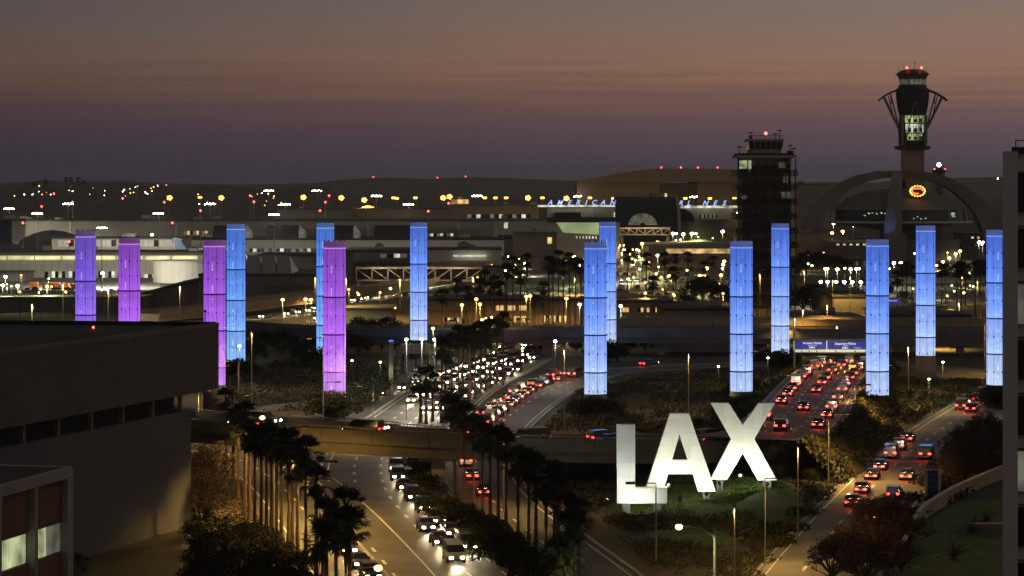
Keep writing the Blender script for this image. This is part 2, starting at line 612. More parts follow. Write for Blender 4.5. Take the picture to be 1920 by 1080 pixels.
g = MB()
xs = [-8900, -4000, -1500, -600, -250, -100, 0, 100, 250, 600, 1500, 4000, 8900]
ys = [-55, 0, 150, 300, 450, 600, 900, 1400, 2500, 5000, 9000, 13400]
g.add([(x, y, 0) for y in ys for x in xs], [(j * len(xs) + i, j * len(xs) + i + 1, (j + 1) * len(xs) + i + 1, (j + 1) * len(xs) + i) for j in range(len(ys) - 1) for i in range(len(xs) - 1)])
struct('ground', g, M['ground'])

# far hills: ridges with real depth
def ridge(x0, x1, Y, depth, prof, seed, n=90):
    q = random.Random(seed)
    b = MB()
    ph = [q.uniform(0, 6.28) for _ in range(6)]
    cols = []
    for i in range(n + 1):
        t = i / n
        X = x0 + (x1 - x0) * t
        px = 960 + X * F / Y
        h = 0.0
        for (a, ya), (c, yc) in zip(prof[:-1], prof[1:]):
            if a <= px <= c:
                h = zat(ya + (yc - ya) * smooth01((px - a) / (c - a)), Y)
        h += 2.5 * math.sin(t * 37 + ph[0]) + 1.5 * math.sin(t * 90 + ph[1]) + q.uniform(-1, 1) * 1.5
        h = max(h, 3)
        cols.append([(X, Y - depth, 0.05), (X, Y - depth * 0.45, h * 0.62 + q.uniform(-3, 3)), (X, Y, h), (X, Y + depth, h * 0.4)])
    vs = [p for c in cols for p in c]
    fs = [(i * 4 + k, (i + 1) * 4 + k, (i + 1) * 4 + k + 1, i * 4 + k + 1) for i in range(n) for k in range(3)]
    b.add(vs, fs)
    return b


struct('hills', ridge(-2300, 2300, 9500, 900, [(-300, 343), (250, 341), (420, 345), (560, 346), (660, 336), (740, 333), (900, 333), (1080, 340), (1400, 343), (1640, 340), (1760, 334), (1900, 333), (2200, 338)], 3), M['hill'], True)
struct('hillside', ridge(-1400, -350, 5200, 500, [(-360, 352), (20, 347), (70, 342), (130, 339), (190, 343), (300, 349), (460, 352), (630, 353)], 5, 60), M['hill'], True)


# ------------------------------------------------------------------ roads
def smooth_line(pts, k=6):
    """Catmull-Rom through world points"""
    p = [Vector(q) for q in pts]
    out = []
    for i in range(len(p) - 1):
        a, b, c, d = p[max(i - 1, 0)], p[i], p[i + 1], p[min(i + 2, len(p) - 1)]
        for j in range(k):
            t = j / k
            out.append(0.5 * ((2 * b) + (c - a) * t + (2 * a - 5 * b + 4 * c - d) * t * t + (3 * b - a - 3 * c + d) * t ** 3))
    out.append(p[-1])
    return out


def sides(line):
    out = []
    for i, q in enumerate(line):
        t = line[min(i + 1, len(line) - 1)] - line[max(i - 1, 0)]
        t.z = 0
        t.normalize()
        out.append(Vector((t.y, -t.x, 0)))     # right-hand side
    return out


def ribbon(b, line, o0, o1, dz=0.0, m=0):
    sd = sides(line)
    vs = []
    for q, s in zip(line, sd):
        vs += [q + s * o0 + Vector((0, 0, dz)), q + s * o1 + Vector((0, 0, dz))]
    fs = [(2 * i, 2 * i + 1, 2 * i + 3, 2 * i + 2) for i in range(len(line) - 1)]
    return b.add(vs, fs, m)


def bar(b, line, o0, o1, z0, z1, m=0):
    """a solid strip along a line: kerb, parapet, barrier"""
    sd = sides(line)
    vs = []
    for q, s in zip(line, sd):
        for o, z in ((o0, z0), (o1, z0), (o1, z1), (o0, z1)):
            vs.append(q + s * o + Vector((0, 0, z)))
    n = len(line)
    fs = [(4 * i + k, 4 * i + (k + 1) % 4, 4 * i + 4 + (k + 1) % 4, 4 * i + 4 + k) for i in range(n - 1) for k in range(4)]
    fs += [(3, 2, 1, 0), (4 * n - 4, 4 * n - 3, 4 * n - 2, 4 * n - 1)]
    return b.add(vs, fs, m)


def dashes(b, line, o, dz, dash=3.0, gap=6.0, w=0.16):
    sd = sides(line)
    acc, on = 0.0, 0
    L = [0.0]
    for a, c in zip(line[:-1], line[1:]):
        L.append(L[-1] + (c - a).length)

    def at(s):
        for i in range(len(line) - 1):
            if L[i] <= s <= L[i + 1]:
                t = (s - L[i]) / max(L[i + 1] - L[i], 1e-6)
                return line[i].lerp(line[i + 1], t), sd[i].lerp(sd[i + 1], t)
        return line[-1], sd[-1]
    s = 0.0
    while s + dash < L[-1]:
        p, q = at(s)
        r, u = at(s + dash)
        up = Vector((0, 0, dz))
        b.add([p + q * (o - w) + up, p + q * (o + w) + up, r + u * (o + w) + up, r + u * (o - w) + up], [(0, 1, 2, 3)])
        s += dash + gap


ROADS = {}
marks = MB()
kerbs = MB()


def road(name, pts, width, lanes, mkey='asphalt', dz=0.012, kerb=True, edge=True, key=None):
    line = smooth_line([G(*p[:3]) if len(p) > 2 else G(p[0], p[1], 0.0) for p in pts])
    b = MB()
    ribbon(b, line, -width / 2, width / 2, dz)
    struct(name, b, M[mkey])
    ROADS[key or name] = line
    if edge:
        for s in (-1, 1):
            ribbon(marks, line, s * (width / 2 - 0.75) - 0.09, s * (width / 2 - 0.75) + 0.09, dz + 0.006)
    for k in range(1, lanes):
        dashes(marks, line, -width / 2 + 0.7 + (width - 1.4) * k / lanes, dz + 0.006)
    if kerb:
        for s in (-1, 1):
            bar(kerbs, line, s * (width / 2 + 0.02) if s > 0 else -width / 2 - 0.4, width / 2 + 0.4 if s > 0 else -width / 2 - 0.02, 0.0, 0.14)
    return line


road('arrivals_road', [(1040, 640), (1002, 655), (935, 690), (853, 730), (792, 775), (745, 815), (716, 860), (722, 915), (768, 975), (838, 1040), (915, 1110), (1010, 1200)], 15.5, 4, key='A')
road('exit_road', [(1700, 683), (1560, 682), (1400, 684), (1250, 690), (1120, 701), (1025, 735), (955, 780), (905, 830), (893, 885), (925, 940), (1000, 1003), (1095, 1080), (1180, 1160)], 10.5, 2, dz=0.02, key='B')
road('frontage_road', [(150, 785), (320, 815), (440, 846), (535, 895), (600, 955), (672, 1040), (730, 1120), (790, 1220)], 13.0, 3, dz=0.028, kerb=False, key='C')
road('ring_road', [(1545, 683), (1700, 686), (1900, 702), (2050, 715)], 9.0, 2, dz=0.036, kerb=False, key='FR')
road('boulevard', [(2120, 655), (1985, 690), (1890, 738), (1800, 795), (1712, 862), (1630, 950), (1560, 1040), (1500, 1130), (1440, 1240)], 11.5, 3, mkey='concrete_road', dz=0.016, key='E')
road('merge_road', [(880, 712), (830, 716), (775, 724), (715, 738), (640, 750), (540, 762), (430, 770), (330, 774)], 7.5, 2, dz=0.042, kerb=False, key='ML')
road('departures_road', [(330, 606), (440, 600), (530, 591), (610, 577), (700, 558), (830, 534), (960, 508), (1100, 486), (1230, 470)], 15.0, 4, mkey='concrete_road', dz=0.012, kerb=False, key='DP')
road('terminal_road', [(1060, 668), (1160, 560), (1190, 500), (1200, 466), (1210, 450)], 16.0, 4, mkey='concrete_road', dz=0.024, kerb=False, key='TR')

# the wide asphalt of the junction between the arrivals road and the frontage road
jp = [G(*p) for p in ((470, 838), (600, 836), (700, 834), (700, 870), (700, 915), (745, 975), (800, 1040), (690, 1040), (600, 940), (540, 890))]
b = MB().add([(p.x, p.y, 0.006) for p in jp], [tuple(range(len(jp)))])
struct('junction_asphalt', b, M['asphalt'])
# car park surface
jp = [G(*p) for p in ((1120, 582), (1420, 582), (1400, 500), (1150, 500))]
struct('car_park_surface', MB().add([(p.x, p.y, 0.018) for p in jp], [(0, 1, 2, 3)]), M['asphalt'])
jp = [G(*p) for p in ((790, 560), (1080, 560), (1090, 512), (960, 512))]
struct('car_park_lane', MB().add([(p.x, p.y, 0.018) for p in jp], [(0, 1, 2, 3)]), M['asphalt'])
jp = [G(*p) for p in ((0, 552), (300, 552), (300, 505), (0, 505))]
struct('apron', MB().add([(p.x, p.y, 0.018) for p in jp], [(0, 1, 2, 3)]), M['concrete_road'])
# stop line and arrow bars where the arrivals road runs under the near overpass
for k in range(5):
    p = G(755 + k * 6, 797)
    marks.box(p.x - 0.2, p.x + 0.15, p.y - 4.5, p.y + 1.5, 0.02, 0.024)

# the ramp (road D) climbs to meet the near overpass
dline = smooth_line([G(1600, 681, 1.5), G(1575, 690, 2.4), G(1545, 715, 3.2), G(1520, 750, 3.8), G(1487, 790, 4.3), G(1455, 812, 4.6), G(1400, 822, 5.0)])
b = MB()
ribbon(b, dline, -6.8, 6.8, 0.0)
struct('ramp_road', b, M['concrete_road'])
b = MB()
for s in (-1, 1):
    sd = sides(dline)
    vs = []
    for q, u in zip(dline, sd):
        e = q + u * 7.2 * s
        e2 = q + u * (7.2 + q.z * (2.4 if s > 0 else 1.1)) * s
        vs += [(e.x, e.y, q.z - 0.05), (e2.x, e2.y, -0.05)]
    b.add(vs, [(2 * i, 2 * i + 1, 2 * i + 3, 2 * i + 2) for i in range(len(dline) - 1)])
struct('ramp_embankment', b, M['ivy'])
for s in (-1, 1):
    bar(kerbs, dline, s * 6.8 if s > 0 else -7.2, 7.2 if s > 0 else -6.8, -0.3, 0.15)
    ribbon(marks, dline, s * 6.0 - 0.08, s * 6.0 + 0.08, 0.008)
dashes(marks, dline, -1.9, 0.008)
dashes(marks, dline, 1.9, 0.008)
struct('kerbs', kerbs, M['kerb'])
struct('road_markings', marks, M['paint'])

# mound under the letters
b = MB()
nx, ny = 46, 62
vs = [(11 + 34 * i / nx, 262 + 74 * j / ny, terr(11 + 34 * i / nx, 262 + 74 * j / ny) + 0.004 - 0.05 * (terr(11 + 34 * i / nx, 262 + 74 * j / ny) < 0.02)) for j in range(ny + 1) for i in range(nx + 1)]
fs = [(j * (nx + 1) + i, j * (nx + 1) + i + 1, (j + 1) * (nx + 1) + i + 1, (j + 1) * (nx + 1) + i) for j in range(ny) for i in range(nx)]
struct('mound', b.add(vs, fs), M['grass'], True)
# sandy slope beside the left building
jp = [G(*p) for p in ((350, 905), (455, 935), (500, 985), (560, 1080), (600, 1180), (330, 1180))]
struct('sandy_slope', MB().add([(p.x, p.y, 0.01) for p in jp], [tuple(range(6))]), M['soil'])
# lawn at the foot of the right building
jp = [G(*p) for p in ((1690, 1010), (1800, 940), (1960, 930), (1960, 1200), (1650, 1200))]
struct('lawn', MB().add([(p.x, p.y, 0.01) for p in jp], [tuple(range(5))]), M['grass'])


# ------------------------------------------------------------------ overpasses
def overpass(name, label, tops, width, par=0.9, thick=2.1, pillars=(), mface='deck_face', group=None):
    """tops: (x, y, Y) of the near parapet's upper edge, left to right"""
    edge = smooth_line([W(*t) for t in tops], 8)
    root = thing(name, label, 'overpass', (edge[0].x, edge[0].y, 0), group=group)
    sd = sides(edge)          # right-hand side of a left-to-right line faces the viewer
    line = [q - s * (width / 2) - Vector((0, 0, par)) for q, s in zip(edge, sd)]
    b = MB()
    ribbon(b, line, -width / 2 + 0.3, width / 2 - 0.3, 0.0)
    part('road_deck', b, M['asphalt'], root)
    b = MB()
    bar(b, line, -width / 2 + 0.6, width / 2 - 0.6, -thick, -0.03)
    part('girder', b, M[mface], root)
    for s in (-1, 1):
        b = MB()
        bar(b, line, s * width / 2 - (0.3 if s > 0 else 0), s * width / 2 + (0 if s > 0 else 0.3), -0.75, par)
        part('parapet', b, M[mface], root)
        b = MB()
        bar(b, line, s * (width / 2 - 0.15) - 0.05, s * (width / 2 - 0.15) + 0.05, par + 0.22, par + 0.32)
        for q, u in list(zip(line, sd))[::3]:
            e = q + u * s * (width / 2 - 0.15)
            b.box(e.x - 0.04, e.x + 0.04, e.y - 0.04, e.y + 0.04, q.z + par, q.z + par + 0.24)
        part('railing', b, M['steel'], root)
    for q, u in list(zip(line, sd))[4::6]:
        e = q + u * (width / 2 + 0.003)
        b = MB().obox(e.x, e.y, q.z - 0.74, q.z + par - 0.01, 0.12, 0.03, math.atan2(-u.x, u.y))
        part('expansion_joint', b, M['steel_dark'], root)
    b = MB()
    for s in (-1, 1):
        ribbon(b, line, s * (width / 2 - 1.1) - 0.08, s * (width / 2 - 1.1) + 0.08, 0.006)
    dashes(b, line, 0.0, 0.006)
    part('lane_line', b, M['paint'], root)
    for (px, w) in pillars:
        best = min(range(len(line)), key=lambda i: abs(960 + line[i].x * F / line[i].y - px))
        q = line[best]
        b = MB()
        X = (px - 960) * q.y / F
        b.obox(X, q.y, 0, q.z - thick - 0.02, w, 1.6)
        b.prism([(X - w * 0.5 - 1.6, q.y - 1.0), (X + w * 0.5 + 1.6, q.y - 1.0), (X + w * 0.5 + 1.6, q.y + 1.0), (X - w * 0.5 - 1.6, q.y + 1.0)], q.z - thick - 0.6, q.z - thick - 0.01)
        part('pillar', b, M['concrete'], root)
    return root, line


OV1, ov1 = overpass('overpass', 'near concrete overpass curving across the picture behind the big white letters', [(180, 772, 342), (300, 783, 333), (480, 795, 324), (640, 805, 319), (760, 812, 317), (960, 820, 321), (1160, 825, 330), (1300, 826, 338), (1440, 824, 352)], 9.5, pillars=((822, 1.65),))
OV2, ov2 = overpass('overpass', 'long dark overpass running behind the ring of lit pylons with traffic queuing beneath', [(400, 606, 600), (520, 613, 590), (640, 617, 580), (800, 619, 575), (960, 618, 575), (1200, 618, 577), (1450, 620, 577), (1700, 622, 577), (1960, 624, 580)], 11.0, par=1.0, thick=2.0,
                    pillars=((500, 2.0), (690, 1.5), (1026, 2.2), (1240, 1.5), (1380, 1.5), (1640, 1.4), (1800, 1.6)), mface='concrete_dark')
OV3, ov3 = overpass('overpass', 'tan overpass at the back right behind the arriving flights board', [(1150, 598, 625), (1300, 597, 625), (1450, 598, 626), (1650, 599, 627), (1960, 601, 630)], 9.0, pillars=((1330, 1.5), (1560, 1.5), (1760, 1.5)), mface='tan')
OV4, ov4 = overpass('ramp_bridge', 'pale elevated ramp bridge rising to the terminals behind the left pylons', [(300, 583, 720), (400, 574, 735), (500, 561, 760), (600, 549, 800), (680, 541, 830), (780, 528, 880), (900, 506, 960), (1010, 484, 1070)], 9.0, pillars=((430, 1.6), (600, 1.6), (760, 1.6)), mface='tan')


# ================================================================== BUILDINGS
ROOFS = []


def block(name, label, x0, x1, ytop, Y, depth, wall='beige', roof='roof_mid', cat='building', par=0.0, cap=0.6, group=None, z0=0.0, skew=0.0):
    """a flat-roofed block; its front face fills x0..x1 at distance Y, its top edge at row ytop"""
    X0, X1, zt = (x0 - 960) * Y / F, (x1 - 960) * Y / F, zat(ytop, Y)
    root = thing(name, label, cat, ((X0 + X1) / 2, Y, 0), group=group)
    b = MB().box(X0, X1, Y, Y + depth, z0, zt - cap)
    part('wall', b, M[wall], root)
    e = 0.25
    b = MB().box(X0 - e, X1 + e, Y - e, Y + depth + e, zt - cap + 0.002, zt)
    part('roof', b, M[roof], root)
    ROOFS.append((name, X0, X1, Y, depth, zt))
    return root, X0, X1, zt


def panes(root, Xa, Xb, za, zb, Y, n, m, gap=0.12, name='window', frame=0.0):
    w = (Xb - Xa) / n
    for k in range(n):
        b = MB().box(Xa + w * k + w * gap / 2, Xa + w * (k + 1) - w * gap / 2, Y - 0.12, Y - 0.02, za, zb)
        part(name, b, M[m] if isinstance(m, str) else M[m[k % len(m)]], root)


def strip(root, name, x0, x1, y0, y1, Y, m, proud=0.1, thick=0.3):
    """a band on a front face given by its rows"""
    b = MB().box((x0 - 960) * Y / F, (x1 - 960) * Y / F, Y - proud - thick, Y - proud, zat(y1, Y), zat(y0, Y))
    return part(name, b, M[m], root)


# --- far: maintenance hangar
Y = 2050
root = thing('hangar', 'huge tan aircraft hangar with a low twin-peaked roof on the skyline', 'hangar', ((1235 - 960) * Y / F, Y, 0))
xl, xm, xm2, xr = [(q - 960) * Y / F for q in (1082, 1237, 1307, 1400)]
zt = zat(341, Y)
part('wall', MB().box(xl, xm, Y, Y + 110, 0, zt).box(xm2, xr + 40, Y, Y + 110, 0, zt), M['hangar'], root)
part('door', MB().box(xm + 0.05, xm2 - 0.05, Y + 4, Y + 100, 0, zt - 1), M['beige_dark'], root)
rf = MB()
pk = [(1082, 339), (1120, 333), (1180, 322), (1232, 316), (1290, 316), (1300, 320), (1312, 316), (1400, 319), (1400, 341), (1082, 341)]
pts = [((q - 960) * Y / F, zat(v, Y)) for q, v in pk]
rf.plate(pts, 130)
rf.v = [(p[0], p[1] + Y - 3, p[2]) for p in rf.v]
part('roof', rf, M['hangar'], root)
part('service_block', MB().box((1218 - 960) * Y / F, (1262 - 960) * Y / F, Y - 25, Y - 1, 0, zat(362, Y)), M['beige_dark'], root)
part('window', MB().box((1243 - 960) * Y / F, (1247 - 960) * Y / F, Y - 25.4, Y - 25.1, zat(369, Y), zat(362, Y)), M['win_warm'], root)
for q in (1240, 1277, 1309, 1346):
    part('warning_light', MB().ball(((q - 960) * Y / F, Y + 2, zat(314, Y)), 0.55), M['lamp_red'], root)

# --- far left: cargo sheds below the hills
block('warehouse', 'low dim warehouse with an orange lit end beyond the left terminals', 520, 660, 392, 1900, 60, 'beige_dark')
r, a, c, z = block('warehouse', 'long low tan warehouse beyond the terminal roofs left of the hangar', 655, 845, 391, 1950, 60, 'hangar')
r, a, c, z = block('warehouse', 'dark flat warehouse with a lit window row beyond the beige terminal', 845, 1010, 384, 1900, 60, 'beige_dark')
panes(r, a + 12, c - 6, zat(409, 1900), zat(402, 1900), 1900, 14, ['win_dim', 'glass_dark', 'win_white', 'glass_dark', 'glass_dark'])
r, a, c, z = block('warehouse', 'small orange lit shed beside the white mast lamps', 845, 880, 373, 2300, 40, 'tan')
strip(r, 'glowing_wall', 858, 878, 374, 382, 2300, 'win_warm')  # light on the shed wall given as emission
block('warehouse', 'pale cargo shed glowing beside the dark old tower', 1492, 1556, 345, 2200, 60, 'beige')

# --- left: long beige terminal with barrel skylights
r, a, c, z = block('terminal', 'long beige terminal with a flat roof across the left skyline', -80, 948, 413, 1520, 90, 'beige')
for q in (70, 132, 330, 430, 560, 690, 860):
    X = (q - 960) * 1520 / F
    part('pilaster', MB().box(X - 0.6, X + 0.6, 1519.3, 1519.95, 0, z - 1.2), M['offwhite'], r)
panes(r, (345 - 960) * 1520 / F, (390 - 960) * 1520 / F, zat(440, 1520), zat(433, 1520), 1520, 8, ['win_dim', 'win_warm', 'glass_dark'])
panes(r, (800 - 960) * 1520 / F, (850 - 960) * 1520 / F, zat(446, 1520), zat(438, 1520), 1520, 8, ['win_dim', 'win_white', 'glass_dark'])
# front terminal with the barrel vaults
Y = 1380
r, a, c, z = block('terminal', 'white banded terminal with dark barrel-vault skylights on its roof', 330, 945, 447, Y, 60, 'offwhite', 'roof_dark')
strip(r, 'fascia', 330, 945, 447.5, 450, Y, 'roof_dark', 0.3)
panes(r, a + 6, c - 45, zat(472, Y), zat(466, Y), Y, 60, ['glass_dark', 'win_dim', 'glass_dark', 'win_white', 'glass_dark', 'glass_dark', 'win_dim'])
for x0, x1 in ((397, 468), (497, 569), (600, 672), (700, 782)):
    Xa, Xb = (x0 - 960) * Y / F, (x1 - 960) * Y / F
    hz = zat(423, Y) - z
    b = MB()
    n = 12
    vs = []
    for X in (Xa, Xb - 3):
        for k in range(n + 1):
            t = math.pi * k / n
            vs.append((X, Y + 14 - 10 * math.cos(t), z + hz * math.sin(t)))
    b.add(vs, [(k, k + 1, n + 2 + k, n + 1 + k) for k in range(n)] + [tuple(range(n, -1, -1)), tuple(range(n + 1, 2 * n + 2))])
    v = part('barrel_skylight', b, M['roof_dark'], r)
    vs = []
    for X, kk in ((Xb - 3, 1.0), (Xb, 0.55)):
        for k in range(n + 1):
            t = math.pi * k / n
            vs.append((X, Y + 14 - 10 * kk * math.cos(t), z + hz * (kk if kk < 1 else 0.995) * math.sin(t)))
    sub('end_window', MB().add(vs, [(k, k + 1, n + 2 + k, n + 1 + k) for k in range(n)] + [tuple(range(n + 1, 2 * n + 2))]), M['win_dim'], v, r)

# --- far left wing with dark glass and a dome
r, a, c, z = block('terminal', 'dark glazed terminal wing with a shallow dome at the far left', -60, 98, 459, 1290, 50, 'glass_blue', 'roof_dark')
for k in range(12):
    X = a + (c - a) * (k + 0.5) / 12
    part('mullion', MB().box(X - 0.25, X + 0.25, 1289.5, 1289.95, 0, z - 0.7), M['steel_dark'], r)
b = MB().lathe([(17, 0), (15, 2.6), (10, 5.0), (5, 6.4), (0.01, 7.0)], 20, ((97 - 960) * 1310 / F, 1312, z))
part('dome', b, M['roof_dark'], r, True)
block('terminal', 'pale beige end block of the far left terminal', -80, 22, 411, 1400, 40, 'glass_blue')
r, a, c, z = block('terminal', 'pale terminal annex with white window strip between the violet pylons', 97, 340, 446, 1250, 40, 'beige')
panes(r, a + 3, c - 3, zat(462, 1250), zat(450, 1250), 1250, 22, ['win_dim', 'win_dim', 'glass_dark', 'offwhite'])

# --- concourse with the lit clerestory
Y = 1060
r, a, c, z = block('concourse', 'low concourse with a glowing yellow clerestory band at the far left', -80, 420, 473, Y, 45, 'offwhite', 'roof_mid')
strip(r, 'fascia', -80, 420, 473.5, 478, Y, 'beige_dark', 0.3, 0.6)
w = 51.3 * Y / F
X = (-38 - 960) * Y / F
while X + w < c:
    part('clerestory_window', MB().box(X + 0.4, X + w - 0.4, Y - 0.5, Y - 0.1, zat(486.5, Y), zat(480, Y)), M['win_clere'], r)
    X += w
for k in range(34):
    q = a + (c - a) * k / 34
    part('cladding_rib', MB().box(q - 0.12, q + 0.12, Y - 0.2, Y - 0.02, 0.5, zat(489, Y)), M['beige'], r)
panes(r, (84 - 960) * Y / F, (142 - 960) * Y / F, zat(523, Y), zat(509, Y), Y - 0.2, 9, ['glass_dark', 'win_dim', 'win_white', 'glass_dark', 'win_green'])
panes(r, (184 - 960) * Y / F, (222 - 960) * Y / F, zat(525, Y), zat(509, Y), Y - 0.2, 6, ['glass_dark', 'win_white', 'win_dim'])
panes(r, (270 - 960) * Y / F, (300 - 960) * Y / F, zat(526, Y), zat(514, Y), Y - 0.2, 4, ['win_white', 'glass_dark'])
b = MB().lathe([(11.2, 0), (11.2, zat(491, 1000)), (11.8, zat(491, 1000)), (11.8, zat(489.5, 1000)), (0.01, zat(489.5, 1000))], 28, ((334 - 960) * 1000 / F, 1012, 0))
t = thing('rotunda', 'round white rotunda standing before the lit concourse', 'building', ((334 - 960) * 1000 / F, 1012, 0))
part('drum_wall', b, M['offwhite'], t, False)
block('loading_shed', 'small dark roofed loading shed with a ribbed front at the far left edge', -30, 46, 510, 1020, 20, 'beige_dark')

# --- long grey wall and the big sloping terminal behind the dark roof
r, a, c, z = block('parking_ramp', 'long plain grey parking ramp wall behind the violet pylons', -90, 268, 557, 780, 30, 'concrete_dark')
strip(r, 'glowing_ledge', -90, 96, 603.5, 606, 780, 'win_clere', 0.5)  # ledge glows by emission in place of light on it
Yb = 800
pts = [(262, 552), (300, 541), (372, 527), (372, 610), (262, 610)]
root = thing('terminal', 'big plain grey terminal block with a slanting roofline behind the purple pylons', 'building', ((320 - 960) * Yb / F, Yb, 0))
b = MB().plate([((q - 960) * Yb / F, max(zat(v, Yb), 0)) for q, v in pts], 60)
b.v = [(p[0], p[1] + Yb, p[2]) for p in b.v]
part('wall', b, M['concrete_dark'], root)
b = MB().plate([((q - 960) * Yb / F, zat(v, Yb)) for q, v in ((261, 550.5), (300, 539.5), (373, 525.5), (373, 527.5), (300, 541.5), (261, 552.5))], 61)
b.v = [(p[0], p[1] + Yb - 0.4, p[2]) for p in b.v]
part('roof', b, M['roof_dark'], root)
Y = 840
r, a, c, z = block('terminal', 'grey terminal with four slanted dark skylights behind the blue pylons', 373, 600, 514, Y, 50, 'concrete', 'roof_mid')
for k in range(4):
    X = (432 + k * 29 - 960) * Y / F
    b = MB().add([(X, Y + 2, z + 0.1), (X + 4.6, Y + 2, z + 0.1), (X + 1.5, Y + 30, z + 5.2), (X - 2.6, Y + 30, z + 5.2), (X, Y + 30, z + 0.1), (X + 4.6, Y + 30, z + 0.1)], [(0, 1, 2, 3), (0, 3, 4), (1, 5, 2), (3, 2, 5, 4), (0, 4, 5, 1)])
    part('skylight', b, M['glass_blue'], r)
strip(r, 'shop_front', 496, 590, 535, 556, Y, 'beige_dark', 0.2)
panes(r, (545 - 960) * Y / F, (590 - 960) * Y / F, 0.6, 4.0, Y - 0.2, 8, ['win_dim', 'win_white', 'glass_dark', 'win_dim', 'glass_dark'])
r, a, c, z = block('terminal', 'dark glazed hall between the tall blue and purple pylons', 480, 650, 478, 1000, 40, 'concrete_dark', 'roof_dark')
r, a, c, z = block('terminal', 'grey terminal shed with a stepped roof behind the middle blue pylon', 640, 930, 470, 1080, 60, 'concrete_dark', 'roof_dark')
panes(r, a + 16, a + 30, zat(483, 1080), zat(476, 1080), 1080, 5, ['win_dim', 'glass_dark', 'win_white'])
r, a, c, z = block('terminal', 'white stepped terminal hall sloping towards the lit road', 790, 940, 466, 1020, 30, 'offwhite', 'roof_mid')
strip(r, 'glowing_ledge', 850, 912, 478, 481, 1020, 'win_white', 0.5, 1.5)  # ledge brightness put in as emission, no lamp
strip(r, 'canopy', 800, 935, 488, 491, 1020, 'offwhite', 0.5, 3)
r, a, c, z = block('terminal', 'beige terminal with a lone lit doorway right of the barrel skylights', 925, 1032, 412, 1420, 60, 'beige')
panes(r, (945 - 960) * 1420 / F, (952 - 960) * 1420 / F, zat(428, 1420), zat(417, 1420), 1420, 2, 'win_white')
panes(r, (882 - 960) * 1420 / F + 15, (918 - 960) * 1420 / F + 15, zat(448, 1420), zat(440, 1420), 1420, 4, 'glass_dark')
r, a, c, z = block('terminal', 'plain grey block with a small orange lit window behind the palm row', 962, 1044, 437, 1180, 40, 'beige_dark')
panes(r, (1047 - 960) * 1180 / F - 5, (1056 - 960) * 1180 / F - 5, zat(457, 1180), zat(445, 1180), 1180, 1, 'win_warm')

# --- airline terminal
Y = 1480
r, a, c, z = block('airline_terminal', 'airline terminal with tall blue roof letters and a dark barrel hall', 1026, 1155, 388, Y, 50, 'beige')
strip(r, 'glowing_fascia', 1008, 1156, 384.5, 388, Y, 'win_white', 0.4, 3)  # bright fascia emits by itself, the light is in its material
strip(r, 'side_wall', 1080, 1112, 391, 407, Y, 'offwhite', 0.3)
part('window', MB().box((1151 - 960) * Y / F, (1157.5 - 960) * Y / F, Y - 0.5, Y - 0.1, zat(407, Y), zat(398, Y)), M['win_white'], r)
n = 16
Xa, Xb = (1153 - 960) * Y / F, (1266 - 960) * Y / F
zc, hz = 0.0, zat(369, Y)
vs = []
for X in (Xa, Xb):
    for k in range(n + 1):
        t = math.pi * k / n
        vs.append((X, Y + 10 - 34 * math.cos(t), hz * math.sin(t) ** 0.7))
part('barrel_hall', MB().add(vs, [(k, k + 1, n + 2 + k, n + 1 + k) for k in range(n)] + [tuple(range(n, -1, -1)), tuple(range(n + 1, 2 * n + 2))]), M['roof_dark'], r)
vs = []
for X in (Xb + 0.05, Xb + 1.8):
    for k in range(n + 1):
        t = math.pi * k / n
        vs.append((X, Y + 10 - 34.6 * math.cos(t), (hz + 0.6) * math.sin(t) ** 0.7))
part('end_rib', MB().add(vs, [(k, k + 1, n + 2 + k, n + 1 + k) for k in range(n)]), M['beige'], r)
# fan window bulging from the vault
cx, czz = (1201 - 960) * Y / F, zat(421, Y)
rr = zat(399, Y) - czz
for k in range(9):
    t0, t1 = math.pi * k / 9 + 0.03, math.pi * (k + 1) / 9 - 0.03
    b = MB().add([(cx + 0.22 * rr * math.cos(t0) * 1.2, Y - 27, czz + 0.22 * rr * math.sin(t0)), (cx + 1.2 * rr * math.cos(t0), Y - 26, czz + rr * math.sin(t0)), (cx + 1.2 * rr * math.cos(t1), Y - 26, czz + rr * math.sin(t1)), (cx + 0.22 * rr * math.cos(t1) * 1.2, Y - 27, czz + 0.22 * rr * math.sin(t1))], [(0, 1, 2, 3)])
    b.v += [(p[0], p[1] + 4, p[2]) for p in b.v]
    b.f += [(7, 6, 5, 4), (0, 4, 5, 1), (1, 5, 6, 2), (2, 6, 7, 3), (3, 7, 4, 0)]
    b.m += [0] * 5
    part('fan_window', b, M['win_dim'], r)
part('east_wing', MB().box((1268 - 960) * Y / F, (1375 - 960) * Y / F, Y, Y + 50, 0, zat(389, Y)), M['beige'], r)
strip(r, 'glowing_fascia', 1276, 1383, 385.5, 390, Y, 'win_white', 0.4, 3)  # emissive like the left fascia, no lamp behind it
b = MB()
vs = []
for yy in (Y - 14, Y - 0.05):
    for k in range(11):
        t = math.pi * k / 10
        vs.append(((1288 - 960) * Y / F - 4 + 7.5 * -math.cos(t), yy, zat(415, Y) + (zat(391, Y) - zat(415, Y)) * math.sin(t)))
part('arched_porch', b.add(vs, [(k, k + 1, 12 + k, 11 + k) for k in range(10)] + [tuple(range(10, -1, -1)), (0, 11, 21, 10)]), M['roof_dark'], r)
panes(r, (1312 - 960) * Y / F, (1345 - 960) * Y / F, zat(408, Y), zat(402, Y), Y, 9, ['glass_dark', 'win_dim'])
part('balcony', MB().box((1312 - 960) * Y / F, (1362 - 960) * Y / F, Y - 12, Y - 0.05, zat(412, Y), zat(410, Y)), M['beige'], r)
